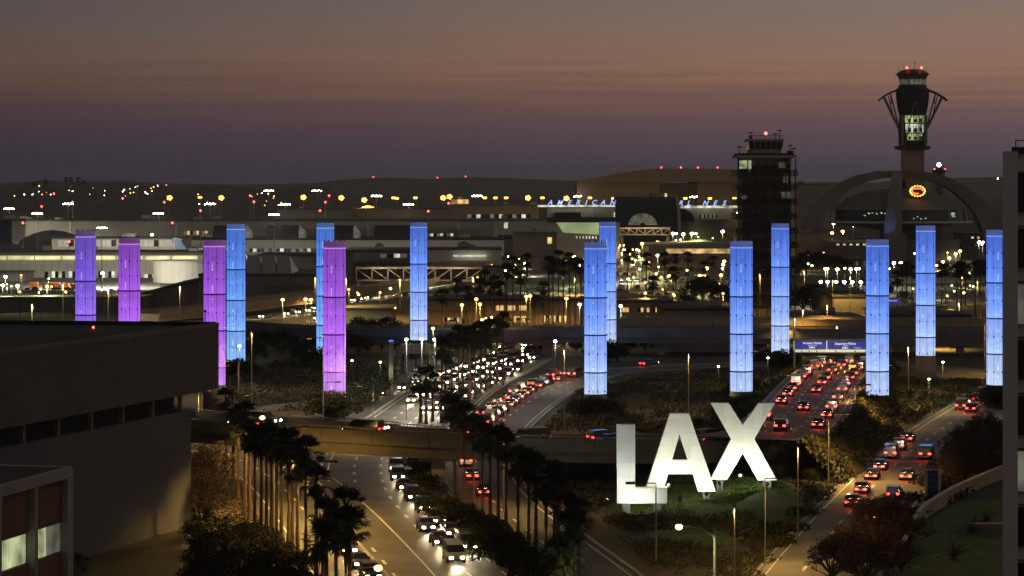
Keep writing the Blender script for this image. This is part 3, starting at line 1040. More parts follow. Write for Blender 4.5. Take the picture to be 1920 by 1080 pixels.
# lit green concourse front
Y = 1330
r, a, c, z = block('concourse', 'dark roofed concourse with a glowing pale green wall under the blue roof letters', 1026, 1162, 409, Y, 40, 'beige', 'roof_dark')
b = MB().add([((1043 - 960) * Y / F, Y - 0.3, zat(417, Y)), ((1123 - 960) * Y / F, Y - 0.3, zat(417, Y)), ((1123 - 960) * Y / F, Y - 0.3, zat(440, Y)), ((1056 - 960) * Y / F, Y - 0.3, zat(436, Y))], [(3, 2, 1, 0)])
b.v += [(p[0], p[1] + 0.25, p[2]) for p in b.v]
b.f += [(4, 5, 6, 7), (0, 1, 5, 4), (1, 2, 6, 5), (2, 3, 7, 6), (3, 0, 4, 7)]
b.m += [0] * 5
M['wall_glow'] = litroom('wall_glow', (0.52, 0.68, 0.28), 0.5, 0.04)
part('glowing_wall', b, M['wall_glow'], r)  # wall emits in place of light falling on it
strip(r, 'fascia', 1026, 1162, 409.5, 417, Y, 'roof_dark', 0.5, 1.5)
panes(r, (1080 - 960) * Y / F, (1122 - 960) * Y / F, zat(447, Y), zat(443, Y), Y - 0.2, 14, ['win_white', 'glass_dark'])
part('roof_plant', MB().box((1040 - 960) * Y / F, (1090 - 960) * Y / F, Y + 8, Y + 25, z, zat(399, Y)), M['roof_dark'], r)


def text_mesh(name, s, size, mt, loc, rot=(R(90), 0, 0), shear=0.0, depth=0.05, parent=None, off=None, align='CENTER', bold=0.0):
    cu = bpy.data.curves.new(name, 'FONT')
    cu.body = s
    cu.size = size
    cu.shear = shear
    cu.extrude = depth
    cu.offset = bold
    cu.align_x = align
    cu.resolution_u = 3
    tmp = bpy.data.objects.new(name, cu)
    COL.objects.link(tmp)
    dg = bpy.context.evaluated_depsgraph_get()
    me = bpy.data.meshes.new_from_object(tmp.evaluated_get(dg))
    bpy.data.objects.remove(tmp)
    bpy.data.curves.remove(cu)
    me.name = name
    me.materials.clear()
    me.materials.append(mt)
    o = bpy.data.objects.new(name, me)
    COL.objects.link(o)
    o.rotation_euler = rot
    o.location = loc if off is None else Vector(loc) - Vector(off)
    if parent is not None:
        o.parent = parent
    return o


Y = 1476
sg = thing('roof_sign', 'blue lit italic roof letters spelling AMERICAN left of the barrel hall', 'sign', ((1090 - 960) * Y / F, Y, zat(385, Y)), group='blue airline roof letters')
for ch, q in zip('AMERICAN', (1031, 1049, 1067, 1083, 1098, 1113, 1130, 1148)):
    text_mesh('letter', ch, 3.9, M['letters_blue'], ((q - 960) * Y / F, Y, zat(384, Y)), shear=0.35, depth=0.3, parent=sg, off=sg.location, bold=0.05)
part('sign_rail', MB().box((1024 - 960) * Y / F, (1154 - 960) * Y / F, Y + 0.4, Y + 0.6, zat(384.5, Y), zat(384, Y)), M['steel_dark'], sg)
sg = thing('roof_sign', 'blue lit italic roof letters R L N E S right of the barrel hall', 'sign', ((1320 - 960) * Y / F, Y, zat(387, Y)), group='blue airline roof letters')
for ch, q in zip('RLNES', (1276, 1291, 1322, 1340, 1357)):
    text_mesh('letter', ch, 3.9, M['letters_blue'], ((q - 960) * Y / F, Y, zat(385, Y)), shear=0.35, depth=0.3, parent=sg, off=sg.location, bold=0.05)
part('sign_rail', MB().box((1270 - 960) * Y / F, (1366 - 960) * Y / F, Y + 0.4, Y + 0.6, zat(385.5, Y), zat(385, Y)), M['steel_dark'], sg)


# --- truss footbridges
def footbridge(label, x0, x1, yt, yb, Y, bays, dep=4.0):
    Xa, Xb, zt, zb = (x0 - 960) * Y / F, (x1 - 960) * Y / F, zat(yt, Y), zat(yb, Y)
    root = thing('footbridge', label, 'footbridge', ((Xa + Xb) / 2, Y, 0))
    for yy in (Y, Y + dep):
        b = MB()
        b.box(Xa, Xb, yy - 0.2, yy + 0.2, zt - 0.45, zt).box(Xa, Xb, yy - 0.2, yy + 0.2, zb, zb + 0.45)
        w = (Xb - Xa) / bays
        for k in range(bays + 1):
            b.box(Xa + w * k - 0.18, Xa + w * k + 0.18, yy - 0.15, yy + 0.15, zb + 0.45, zt - 0.45)
        for k in range(bays):
            q0, q1 = (zt - 0.4, zb + 0.4) if k < bays / 2 else (zb + 0.4, zt - 0.4)
            b.tube([(Xa + w * k, yy, q0), (Xa + w * (k + 1), yy, q1)], 0.2, 4)
        part('truss', b, M['truss'], root)
    part('deck', MB().box(Xa, Xb, Y + 0.25, Y + dep - 0.25, zb + 0.1, zb + 0.3), M['concrete'], root)
    part('roof', MB().box(Xa - 0.3, Xb + 0.3, Y - 0.4, Y + dep + 0.4, zt + 0.003, zt + 0.25), M['truss'], root)
    part('glazing', MB().box(Xa, Xb, Y + dep / 2, Y + dep / 2 + 0.1, zb + 0.5, zt - 0.5), M['glass_dark'], root)
    for k in (0.2, 0.5, 0.8):
        lamp_light(root, (Xa + (Xb - Xa) * k - root.location.x, -5, zb + 6), (1.0, 0.72, 0.4), 1500, 0.5)  # added lights floating before the truss, no fixture
    for X in (Xa + 0.8, Xb - 0.8):
        part('pier', MB().box(X - 0.6, X + 0.6, Y + 0.5, Y + dep - 0.5, 0, zb), M['concrete'], root)
    return root


footbridge('tan truss footbridge crossing the lit road behind the middle blue pylon', 668, 905, 502, 527, 905, 8)
footbridge('pale truss footbridge leading to the dark barrel hall', 1163, 1256, 427.5, 441, 1230, 6)
r, a, c, z = block('stair_tower', 'open ribbed stair tower at the right end of the tan footbridge', 905, 945, 498, 900, 10, 'concrete_dark')
for k in range(9):
    X = a + (c - a) * (k + 0.5) / 9
    part('rib', MB().box(X - 0.15, X + 0.15, 899.4, 899.9, 0, z - 0.7), M['truss'], r)

# --- orange lit low buildings behind the palm rows
Y = 705
r, a, c, z = block('office_building', 'low tan office building glowing orange behind the palm trunks', 800, 1100, 560, Y, 30, 'tan', 'roof_mid')
strip(r, 'canopy', 806, 905, 579, 581, Y, 'tan', 0.2, 2.0)
panes(r, (930 - 960) * Y / F, (988 - 960) * Y / F, zat(582, Y), zat(573, Y), Y, 8, ['win_warm', 'win_warm', 'tan'])
panes(r, (828 - 960) * Y / F, (872 - 960) * Y / F, zat(607, Y), zat(596, Y), Y, 8, ['win_dim', 'glass_dark', 'win_white'])
panes(r, (962 - 960) * Y / F, (990 - 960) * Y / F, zat(604, Y), zat(593, Y), Y, 3, 'win_warm')
panes(r, (1018 - 960) * Y / F, (1062 - 960) * Y / F, zat(604, Y), zat(592, Y), Y, 9, ['win_warm', 'glass_dark', 'win_warm', 'tan'])
r, a, c, z = block('office_building', 'low tan office building with warm windows right of the front blue pylon', 1100, 1262, 563, 725, 30, 'tan', 'roof_mid')
panes(r, (1166 - 960) * 725 / F, (1186 - 960) * 725 / F, zat(585, 725), zat(577, 725), 725, 3, ['win_warm', 'win_warm', 'tan'])
panes(r, (1196 - 960) * 725 / F, (1256 - 960) * 725 / F, zat(585, 725), zat(577, 725), 725, 11, ['glass_dark', 'win_warm', 'tan', 'win_warm', 'tan'])
r, a, c, z = block('office_building', 'dark flat roofed block under the trees beside the old tower', 1245, 1385, 578, 690, 45, 'concrete_dark', 'roof_dark')
r, a, c, z = block('parking_ramp', 'dark parking ramp behind the trees between purple and blue pylons', 640, 735, 578, 690, 25, 'beige_dark')
r, a, c, z = block('retaining_wall', 'low pale retaining wall with lamps under the long overpass', 1250, 1366, 634, 590, 2, 'beige', cat='wall')
r, a, c, z = block('retaining_wall', 'low tan retaining wall beneath the overpass right of the blue board', 1674, 1712, 644, 590, 2, 'tan', cat='wall')

# --- upper roadway and parking decks in the right middle
Y = 1180
r, a, c, z = block('parking_deck', 'pale parking deck with an orange lit upper roadway beside the old tower', 1216, 1440, 459.5, Y, 70, 'beige', 'concrete_road', cat='parking deck')
part('upper_slab', MB().box(a, c, Y - 1.2, Y - 0.05, zat(466, Y), zat(459, Y)), M['beige'], r)
part('opening_panel', MB().box(a + 8, c - 2, Y - 0.3, Y - 0.06, zat(475, Y), zat(466.5, Y)), M['win_warm'], r)  # glowing panel stands in for the lit roadway inside
part('middle_slab', MB().box(a, c, Y - 1.2, Y - 0.05, zat(483, Y), zat(475.2, Y)), M['beige'], r)
part('lower_opening', MB().box(a + 20, c - 2, Y - 0.3, Y - 0.06, zat(491, Y), zat(484, Y)), M['tan'], r)
Y = 1000
r, a, c, z = block('parking_deck', 'long pale parking deck with car lights inside at the right behind the palms', 1660, 1920, 517, Y, 60, 'beige', 'concrete_road', cat='parking deck')
part('opening_panel', MB().box(a + 10, c - 2, Y - 0.3, Y - 0.06, zat(543, Y) + 0.05, zat(531, Y)), M['glass_dark'], r)  # dark panel painted for the shade inside the deck
part('lower_slab', MB().box(a, c, Y - 1.4, Y - 0.35, 0, zat(543.5, Y)), M['beige'], r)

# --- low dark roofed buildings behind the right pylons
r, a, c, z = block('depot', 'low depot with a dark flat roof and tan walls between the right pylons', 1663, 1820, 590, 645, 46, 'tan', 'roof_dark')
part('shade_panel', MB().box(a + 2, c - 4, 644.2, 644.9, 0, zat(606, 645)), M['glass_dark'], r)  # dark box on the wall stands in for recess shade
r, a, c, z = block('depot', 'dark flat roofed depot behind the arriving flights board', 1500, 1625, 596, 650, 40, 'beige_dark', 'roof_dark')
r, a, c, z = block('depot', 'taller dark depot with a pale roof edge left of the front right pylon', 1562, 1640, 553, 700, 50, 'beige_dark', 'roof_dark')
r, a, c, z = block('office_building', 'pale gridded office block under the white domed restaurant', 1578, 1660, 487, 1130, 30, 'beige', 'roof_mid')
panes(r, a + 0.5, c - 0.5, zat(498, 1130), zat(489, 1130), 1130, 16, ['glass_dark', 'beige', 'win_dim'], gap=0.3)
r, a, c, z = block('office_building', 'dim office block with lit rows at the right edge behind the last pylon', 1806, 1900, 437, 1330, 30, 'beige_dark')
panes(r, a + 4, c - 4, zat(447, 1330), zat(444, 1330), 1330, 12, ['win_white', 'glass_dark', 'win_warm', 'glass_dark'])
panes(r, a + 4, c - 4, zat(461, 1330), zat(458, 1330), 1330, 10, ['glass_dark', 'win_dim'])
r, a, c, z = block('terminal', 'tan terminal roof glowing at the base of the old tower right side', 1494, 1560, 440, 1280, 40, 'tan', 'tan')
r, a, c, z = block('terminal', 'dark terminal with pale swooping roof below the restaurant', 1560, 1650, 452, 1250, 40, 'beige_dark', 'offwhite')
panes(r, a + 2, c - 2, zat(460, 1250), zat(457, 1250), 1250, 12, ['win_warm', 'glass_dark', 'win_white', 'glass_dark'])

# rooftop plant
ru = None
ruq = random.Random(8)
spots = []
for nm, a0, a1, yy, dd, zt_ in ROOFS:
    if nm in ('retaining_wall', 'parking_ramp', 'parking_deck', 'stair_tower', 'loading_shed') or dd < 20:
        continue
    for _ in range(max(1, min(5, int((a1 - a0) / 28)))):
        spots.append((ruq.uniform(max(a0, -960 * yy / F) + 4, a1 - 4), yy + dd * ruq.uniform(0.15, 0.6), zt_, nm.replace('_', ' ')))
spots.sort(key=lambda s_: s_[0] / s_[1])
for i, (x_, y_, z_, nm) in enumerate(spots):
    lab = f'grey air handling unit on a {nm} roof, {nth(i + 1)} from the left'
    if ru is None:
        ru = thing('rooftop_unit', lab, 'rooftop unit', (x_, y_, z_ + 0.01), 0, 'air handling units on the flat roofs')
        part('casing', MB().box(-2.2, 2.2, -1.5, 1.5, 0.25, 1.9), M['steel'], ru, local=True)
        part('duct', MB().box(2.2, 4.4, -0.5, 0.5, 0.4, 1.2), M['steel'], ru, local=True)
        part('fan', MB().lathe([(0.9, 1.901), (0.9, 2.3), (0.7, 2.3), (0.7, 2.0)], 12), M['steel_dark'], ru, local=True)
        part('skid', MB().box(-2.0, 2.0, -1.3, 1.3, 0, 0.25), M['steel_dark'], ru, local=True)
    else:
        dup(ru, (x_, y_, z_ + 0.01), ruq.choice((0, math.pi / 2, math.pi)), lab, ruq.uniform(0.7, 1.3))


def airliner(x, ytop, Y, rz, label, tailm):
    X = (x - 960) * Y / F
    t = thing('airliner', label, 'airliner', (X, Y, 0), rz, 'parked airliners')
    h = zat(ytop, Y)
    k = h / 12.0
    b = MB().tube([(-1, 0, 4.6), (2, 0, 4.3), (6, 0, 3.9), (26, 0, 3.8), (30, 0, 3.6), (32.5, 0, 3.2)], [0.3, 1.0, 1.9, 1.9, 1.6, 0.2], 14)
    b.v = [(p[0] * k, p[1] * k, p[2] * k) for p in b.v]
    part('fuselage', b, M['offwhite'], t, True, True)
    b = MB().plate([(-1.5, 12), (1.0, 12), (6.5, 5.2), (1.0, 5.2)], 0.3)
    b.v = [(p[0] * k, (p[1] - 0.15) * k, p[2] * k) for p in b.v]
    part('tail_fin', b, tailm, t, local=True)
    for s in (-1, 1):
        b = MB().prism([(14, s * 1.2), (19, s * 1.2), (12.5, s * 15), (10.8, s * 15)], 3.1, 3.4)
        b.v = [(p[0] * k, p[1] * k, p[2] * k) for p in b.v]
        part('wing', b, M['steel'], t, local=True)
        b = MB().prism([(0, s * 0.6), (3, s * 0.8), (1, s * 5.5), (-0.2, s * 5.5)], 4.7, 4.9)
        b.v = [(p[0] * k, p[1] * k, p[2] * k) for p in b.v]
        part('tailplane', b, M['steel'], t, local=True)
        b = MB().tube([(13.5, s * 5, 2.1), (17.5, s * 5, 2.1)], [0.8, 0.95], 10)
        b.v = [(p[0] * k, p[1] * k, p[2] * k) for p in b.v]
        part('engine', b, M['steel'], t, local=True)
    b = MB().tube([(16, 2.2, 0.0), (16, 2.2, 2.5)], 0.25, 6).tube([(16, -2.2, 0), (16, -2.2, 2.5)], 0.25, 6).tube([(28, 0, 0), (28, 0, 2.6)], 0.2, 6)
    b.v = [(p[0] * k, p[1] * k, p[2] * k) for p in b.v]
    part('landing_gear', b, M['steel_dark'], t, local=True)
    return t


airliner(330, 446, 1160, R(35), 'airliner with a dark tail fin showing over the lit concourse', M['glass_blue'])
airliner(712, 463, 1180, R(160), 'airliner tail poking up behind the dark glazed hall', M['steel'])
M['container_orange'] = mat('container_orange', (0.4, 0.13, 0.03), 0.7, 0.25, 0.4)
for i, (x_, y_) in enumerate(((88, 541), (104, 541), (122, 541), (142, 543), (64, 540))):
    p_ = G(x_, y_)
    t = thing('cargo_container', f'small orange cargo container in the lit loading yard, {nth((2, 3, 4, 5, 1)[i])} from the left', 'container', (p_.x, p_.y, 0.02), 0, 'orange cargo containers in the yard')
    part('box', MB().box(-1.5, 1.5, -1, 1, 0.15, 2.1), M['container_orange'], t, local=True)
    part('base', MB().box(-1.4, 1.4, -0.9, 0.9, 0, 0.15), M['steel_dark'], t, local=True)
    part('door_bar', MB().box(-0.05, 0.05, -1.06, -1.005, 0.3, 2.0), M['steel'], t, local=True)


# ================================================================== TOWERS
# --- old administration tower with a lattice screen
Y = 735
s_ = Y / F
root = thing('old_control_tower', 'dark square tower wrapped in balcony screens with a small control cab on top', 'tower', ((1438 - 960) * s_, Y, 0))
X0, X1 = (1384 - 960) * s_, (1492 - 960) * s_
zt = zat(291, Y)
part('core', MB().box(X0 + 1.2, X1 - 1.2, Y + 1.2, Y + 16, 0, zt - 0.1), M['screen'], root)
part('roof_slab', MB().box(X0 - 0.2, X1 + 0.3, Y - 0.2, Y + 17.5, zat(296, Y), zt), M['beige'], root)
part('parapet_band', MB().box(X0 + 0.2, X1 - 0.4, Y + 0.3, Y + 17.0, zt + 0.01, zat(287, Y)), M['roof_dark'], root)
nfl = 11
fh = 4.05
for k in range(nfl):
    zb = zt - 5.6 - fh * k
    if zb < 1.5:
        break
    b = MB().box(X0 - 0.5, X1 + 0.5, Y - 0.5, Y + 17.8, zb - 0.25, zb)
    part('balcony_slab', b, M['roof_dark'], root)
    b = MB()
    for j in range(19):
        X = X0 - 0.45 + (X1 - X0 + 0.9) * j / 18
        b.box(X - 0.13, X + 0.13, Y - 0.48, Y - 0.36, zb + 0.01, zb + 1.35)
    for zz in (0.4, 0.8, 1.2):
        b.box(X0 - 0.45, X1 + 0.45, Y - 0.35, Y - 0.3, zb + zz, zb + zz + 0.2)
        b.box(X0 - 0.46, X0 - 0.4, Y - 0.3, Y + 17, zb + zz, zb + zz + 0.2)
        b.box(X1 + 0.4, X1 + 0.46, Y - 0.3, Y + 17, zb + zz, zb + zz + 0.2)
    part('railing', b, M['roof_dark'], root)
    b = MB()
    for j in range(6):
        X = X0 + 1.3 + (X1 - X0 - 2.6) * j / 6
        b.box(X + 0.1, X + (X1 - X0 - 2.6) / 6 - 0.1, Y + 1.02, Y + 1.17, zb + 0.9, zb + 2.9)
    part('window_band', b, M['screen_red'] if k % 2 == 0 else M['glass_dark'], root)
    if k % 2 == 0:
        part('screen', MB().box(X0 + 5.0, X1 - 5.2, Y - 0.62, Y - 0.52, zb - 1.3, zb - 0.3), M['screen_red'], root)
for j in range(7):
    X = X0 + (X1 - X0) * j / 6
    part('fin', MB().box(X - 0.12, X + 0.12, Y - 0.3, Y + 0.9, 0, zt - 1.0), M['steel_dark'], root)
for q0, q1, v0, v1, mk in ((1387, 1409, 301, 316, 'win_green'), (1461, 1475, 304, 315, 'win_dim'), (1469, 1478, 327, 343, 'win_dim'), (1391, 1402, 366, 373, 'win_dim'), (1466, 1484, 360, 372, 'win_dim'), (1404, 1408, 316, 322, 'win_dim')):
    part('lit_window', MB().box((q0 - 960) * s_, (q1 - 960) * s_, Y + 0.85, Y + 0.99, zat(v1, Y), zat(v0, Y)), M[mk], root)
# cab
cx, cyy = (1438.5 - 960) * s_, Y + 8.5


def sq(hw0, hw1, z0, z1, b=None):
    b = b or MB()
    vs = [(cx + u * hw0, cyy + v * hw0, z0) for u, v in ((-1, -1), (1, -1), (1, 1), (-1, 1))] + [(cx + u * hw1, cyy + v * hw1, z1) for u, v in ((-1, -1), (1, -1), (1, 1), (-1, 1))]
    return b.add(vs, [(3, 2, 1, 0), (4, 5, 6, 7)] + [(i, (i + 1) % 4, 4 + (i + 1) % 4, 4 + i) for i in range(4)])


part('cab_base', sq(4.4, 4.4, zat(287, Y) + 0.01, zat(280, Y)), M['beige'], root)
cb = part('cab', sq(4.45, 4.8, zat(280, Y) + 0.02, zat(265, Y)), M['glass_blue'], root)
for j in range(7):
    u = -1 + 2 * j / 6
    sub('mullion', MB().tube([(cx + 4.5 * u, cyy - 4.53, zat(280, Y) + 0.02), (cx + 4.9 * u, cyy - 4.93, zat(265, Y))], 0.09, 4), M['offwhite'], cb, root)
part('cab_roof', sq(5.1, 5.1, zat(265, Y) + 0.02, zat(260, Y)), M['beige'], root)
b = MB()
for u in range(-5, 6):
    b.box(cx + u * 0.95 - 0.05, cx + u * 0.95 + 0.05, cyy - 4.8, cyy - 4.7, zat(260, Y), zat(253, Y))
b.box(cx - 4.9, cx + 4.9, cyy - 4.85, cyy - 4.75, zat(254, Y), zat(253, Y)).box(cx - 4.9, cx + 4.9, cyy - 4.85, cyy - 4.75, zat(257, Y), zat(256.4, Y))
part('roof_railing', b, M['steel'], root)
b = MB()
for q, hh in ((1411, 2.0), (1466, 2.8), (1458, 1.6), (1390, 2.0), (1486, 2.6), (1492, 1.5)):
    X = (q - 960) * s_
    zb = zat(260, Y) if 1405 < q < 1472 else zat(287, Y)
    b.box(X - 0.08, X + 0.08, cyy - 3, cyy - 2.84, zb, zb + hh)
    b.box(X - 0.7, X + 0.7, cyy - 3, cyy - 2.84, zb + hh * 0.8, zb + hh * 0.8 + 0.3)
part('antenna', b, M['steel_dark'], root)
part('aerial_box', MB().box((1480 - 960) * s_, (1490 - 960) * s_, Y + 5, Y + 7, zat(287, Y), zat(282, Y)).box((1407 - 960) * s_, (1413 - 960) * s_, cyy - 4, cyy - 3, zat(260, Y), zat(254, Y)), M['steel_dark'], root)
b = MB().tube([(cx, cyy - 4.4, zat(260, Y)), (cx, cyy - 4.4, zat(251, Y))], 0.1, 5)
wl_ = part('beacon_mast', b, M['steel_dark'], root)
sub('warning_light', MB().ball((cx, cyy - 4.4, zat(249.5, Y)), 0.45), M['lamp_red'], wl_, root)

# --- new control tower with flared arms
Y = 1380
s_ = Y / F
cx, cyy = (1711 - 960) * s_, Y
root = thing('control_tower', 'tall control tower with curved arms and a green lit glass shaft', 'tower', (cx, cyy, 0))
zz = lambda v: zat(v, Y)
px = lambda n: n * s_
part('shaft', MB().obox(cx, cyy, 0, zz(279), px(43), px(43), R(-8)), M['tan'], root)
part('ring_walk', MB().lathe([(px(24), zz(282)), (px(33), zz(279.5)), (px(34), zz(274)), (px(26), zz(274))], 24, (cx, cyy, 0)), M['steel_dark'], root)
b = MB().lathe([(px(26), zz(273.9)), (px(27), zz(240)), (px(25), zz(216))], 16, (cx, cyy, 0))
part('glass_shaft', b, M['glass_dark'], root)
# lit storeys behind the front glass: a bowed bay
for v0, v1, hw0, hw1, mk in ((263, 251, 13, 15.5, 'win_tower'), (249, 233, 17, 17.5, 'win_white'), (231, 217, 18, 19, 'win_tower')):
    bb = MB()
    n = 7
    vs = []
    for v, hw in ((v0, hw0), (v1, hw1)):
        for k in range(n + 1):
            t = -1 + 2 * k / n
            vs.append((cx + px(hw) * t, cyy - px(27.6) + px(3.2) * t * t, zz(v)))
    for v, hw in ((v0, hw0), (v1, hw1)):
        for k in range(n + 1):
            t = -1 + 2 * k / n
            vs.append((cx + px(hw) * t, cyy - px(27.0) + px(3.2) * t * t, zz(v)))
    m_ = n + 1
    bb.add(vs, [(k, k + 1, m_ + k + 1, m_ + k) for k in range(n)] + [(2 * m_ + k, 3 * m_ + k, 3 * m_ + k + 1, 2 * m_ + k + 1) for k in range(n)] + [(k, 2 * m_ + k, 2 * m_ + k + 1, k + 1) for k in range(n)] + [(m_ + k, m_ + k + 1, 3 * m_ + k + 1, 3 * m_ + k) for k in range(n)])
    o = part('lit_storey', bb, M[mk], root)
    fr = MB()
    for k in range(0, n + 1):
        t = -1 + 2 * k / n
        fr.tube([(cx + px(hw0) * t, cyy - px(27.9) + px(3.2) * t * t, zz(v0)), (cx + px(hw1) * t, cyy - px(27.9) + px(3.2) * t * t, zz(v1))], 0.12, 4)
    sub('mullion', fr, M['steel_dark'], o, root)
    fr = MB()
    for q, w_, vv in ((-10, 5, 0.55), (1, 7, 0.5), (11, 6, 0.6)):
        fr.box(cx + px(q - w_ / 2), cx + px(q + w_ / 2), cyy - px(28.6), cyy - px(28.0), zz(v0) + 0.2, zz(v0) + (zz(v1) - zz(v0)) * vv)
    sub('furniture', fr, M['screen'], o, root)
part('side_frame', MB().box(cx - px(24), cx - px(20.5), cyy - px(27), cyy - px(20), zz(273), zz(217)).box(cx + px(20), cx + px(23.5), cyy - px(27), cyy - px(20), zz(273), zz(217)), M['steel'], root)
for s in (-1, 1):
    part('slanting_rod', MB().tube([(cx + s * px(20), cyy - px(29), zz(282)), (cx + s * px(1.5), cyy - px(32), zz(191))], 0.28, 5), M['steel'], root)
part('upper_body', MB().lathe([(px(25), zz(215.9)), (px(28), zz(205)), (px(31), zz(185)), (px(31.5), zz(167)), (px(27), zz(165))], 16, (cx, cyy, 0)), M['roof_dark'], root)
part('collar', MB().lathe([(px(27.5), zz(164.9)), (px(25.5), zz(159))], 16, (cx, cyy, 0)), M['steel_dark'], root)
cb = part('cab_glass', MB().lathe([(px(22.5), zz(158.9)), (px(25), zz(149))], 16, (cx, cyy, 0)), M['win_dim'], root)
for k in range(16):
    t = 2 * math.pi * k / 16
    sub('mullion', MB().tube([(cx + px(22.9) * math.cos(t), cyy + px(22.9) * math.sin(t), zz(158.9)), (cx + px(25.4) * math.cos(t), cyy + px(25.4) * math.sin(t), zz(149))], 0.16, 4), M['steel_dark'], cb, root)
part('upper_cab', MB().lathe([(px(25.6), zz(148.9)), (px(29.5), zz(139))], 16, (cx, cyy, 0)), M['concrete_dark'], root)
part('roof', MB().lathe([(px(32.5), zz(140.5)), (px(30), zz(138)), (px(22), zz(132.5)), (px(14), zz(130.5)), (0.01, zz(130))], 20, (cx, cyy, 0)), M['steel_dark'], root)
for s in (-1, 1):
    top = [(25, 166), (32, 168.5), (40, 171.5), (50, 177), (58, 182), (64, 187)]
    th = [3.5, 3.4, 3.2, 3, 3, 2.6]
    vs = []
    n = len(top)
    for yy in (-2.6, 2.6):
        for q, v in top:
            vs.append((cx + s * px(q), cyy + yy, zz(v)))
        for (q, v), t in zip(top, th):
            vs.append((cx + s * px(q), cyy + yy, zz(v + t)))
    fs = []
    for k in range(n - 1):
        fs += [(k, k + 1, n + k + 1, n + k), (2 * n + k, 3 * n + k, 3 * n + k + 1, 2 * n + k + 1), (k, 2 * n + k, 2 * n + k + 1, k + 1), (n + k, n + k + 1, 3 * n + k + 1, 3 * n + k)]
    fs += [(n - 1, 3 * n - 1, 4 * n - 1, 2 * n - 1)]
    part('curved_arm', MB().add(vs, fs), M['steel_dark'], root)
    for a0, a1, rr in (((54, 183), (25.5, 243), 0.75), ((42, 176), (27, 236), 0.4), ((42, 176), (40, 195), 0.3), ((46, 180), (38, 213), 0.3)):
        part('strut', MB().tube([(cx + s * px(a0[0]), cyy - 1.2, zz(a0[1])), (cx + s * px(a1[0]), cyy - 1.2, zz(a1[1]))], rr, 6), M['steel'], root)
    ms = part('beacon_mast', MB().tube([(cx + s * px(13.5), cyy - 6, zz(134)), (cx + s * px(13.5), cyy - 6, zz(129.5))], 0.14, 5), M['steel_dark'], root)
    sub('warning_light', MB().ball((cx + s * px(13.5), cyy - 6, zz(128)), 0.6), M['lamp_red'], ms, root)
b = MB().tube([(cx + px(4), cyy, zz(131)), (cx + px(4), cyy, zz(116))], 0.16, 5)
b.box(cx + px(3), cx + px(5), cyy - 0.3, cyy + 0.3, zz(117.5), zz(116))
for q in (-26, -17, 16, 26):
    b.tube([(cx + px(q), cyy, zz(137)), (cx + px(q), cyy, zz(124))], 0.09, 4)
part('antenna', b, M['steel_dark'], root)

# --- little beacon tower right of it
Y = 1750
s_ = Y / F
cx = (1760.5 - 960) * s_
root = thing('beacon_tower', 'short lattice beacon tower with a brilliant white lamp right of the control tower', 'tower', (cx, Y, 0))
b = MB()
for u in (-1, 1):
    for v in (-1, 1):
        b.tube([(cx + u * 3.6, Y + v * 3.6, 0), (cx + u * 2.9, Y + v * 2.9, zat(322, Y))], 0.4, 5)
part('frame', b, M['concrete'], root)
part('core', MB().obox(cx, Y, 0, zat(324, Y), 3.4, 3.4), M['concrete_dark'], root)
part('platform', MB().obox(cx, Y, zat(324, Y) + 0.01, zat(319, Y), 7.8, 7.8).obox(cx, Y, zat(319, Y), zat(315, Y), 4.4, 4.4), M['steel_dark'], root)
hd = part('lamp_post', MB().tube([(cx, Y, zat(315, Y)), (cx, Y, zat(311, Y))], 0.3, 6), M['steel_dark'], root)
sub('lamp', MB().ball((cx, Y, zat(309, Y)), 1.35), M['lamp_white'], hd, root)
for u in (-1, 1):
    sub('red_lamp', MB().ball((cx + u * 3.6, Y - 3.6, zat(317, Y)), 0.4), M['lamp_red'], hd, root)

# --- arched restaurant ("flying saucer" on crossed arches)
Y = 1300
s_ = Y / F
cx, cyy = (1690 - 960) * s_, Y + 8
root = thing('arched_restaurant', 'pale saucer building hung beneath two great crossed parabolic arches', 'restaurant', (cx, cyy, 0))
outer = [(0, zat(320, Y)), (11, zat(320.5, Y)), (22, zat(329, Y)), (31, zat(344, Y)), (39, zat(366, Y)), (45, zat(386, Y)), (50, zat(412, Y)), (52.5, zat(440, Y)), (53.5, 0)]
inner = [(0, zat(333, Y)), (9, zat(334, Y)), (19, zat(343, Y)), (27, zat(359, Y)), (33.5, zat(380, Y)), (38, zat(400, Y)), (41, zat(425, Y)), (42.5, zat(450, Y)), (44, 0)]


def arch(ang, half):
    c, q = math.cos(ang), math.sin(ang)
    vs, fs = [], []
    full_o = [(-u, z) for u, z in outer[::-1]] + outer[1:]
    full_i = [(-u, z) for u, z in inner[::-1]] + inner[1:]
    n = len(full_o)
    for w in (-half, half):
        for row in (full_o, full_i):
            for u, z in row:
                flare = 1.0 + 0.9 * (abs(u) / 53.0) ** 4
                ww = w * flare
                vs.append((cx + u * c - ww * q, cyy + u * q + ww * c, z))
    for k in range(n - 1):
        fs += [(k, k + 1, n + k + 1, n + k), (2 * n + k, 3 * n + k, 3 * n + k + 1, 2 * n + k + 1), (k, 2 * n + k, 2 * n + k + 1, k + 1), (n + k, n + k + 1, 3 * n + k + 1, 3 * n + k)]
    return MB().add(vs, fs)


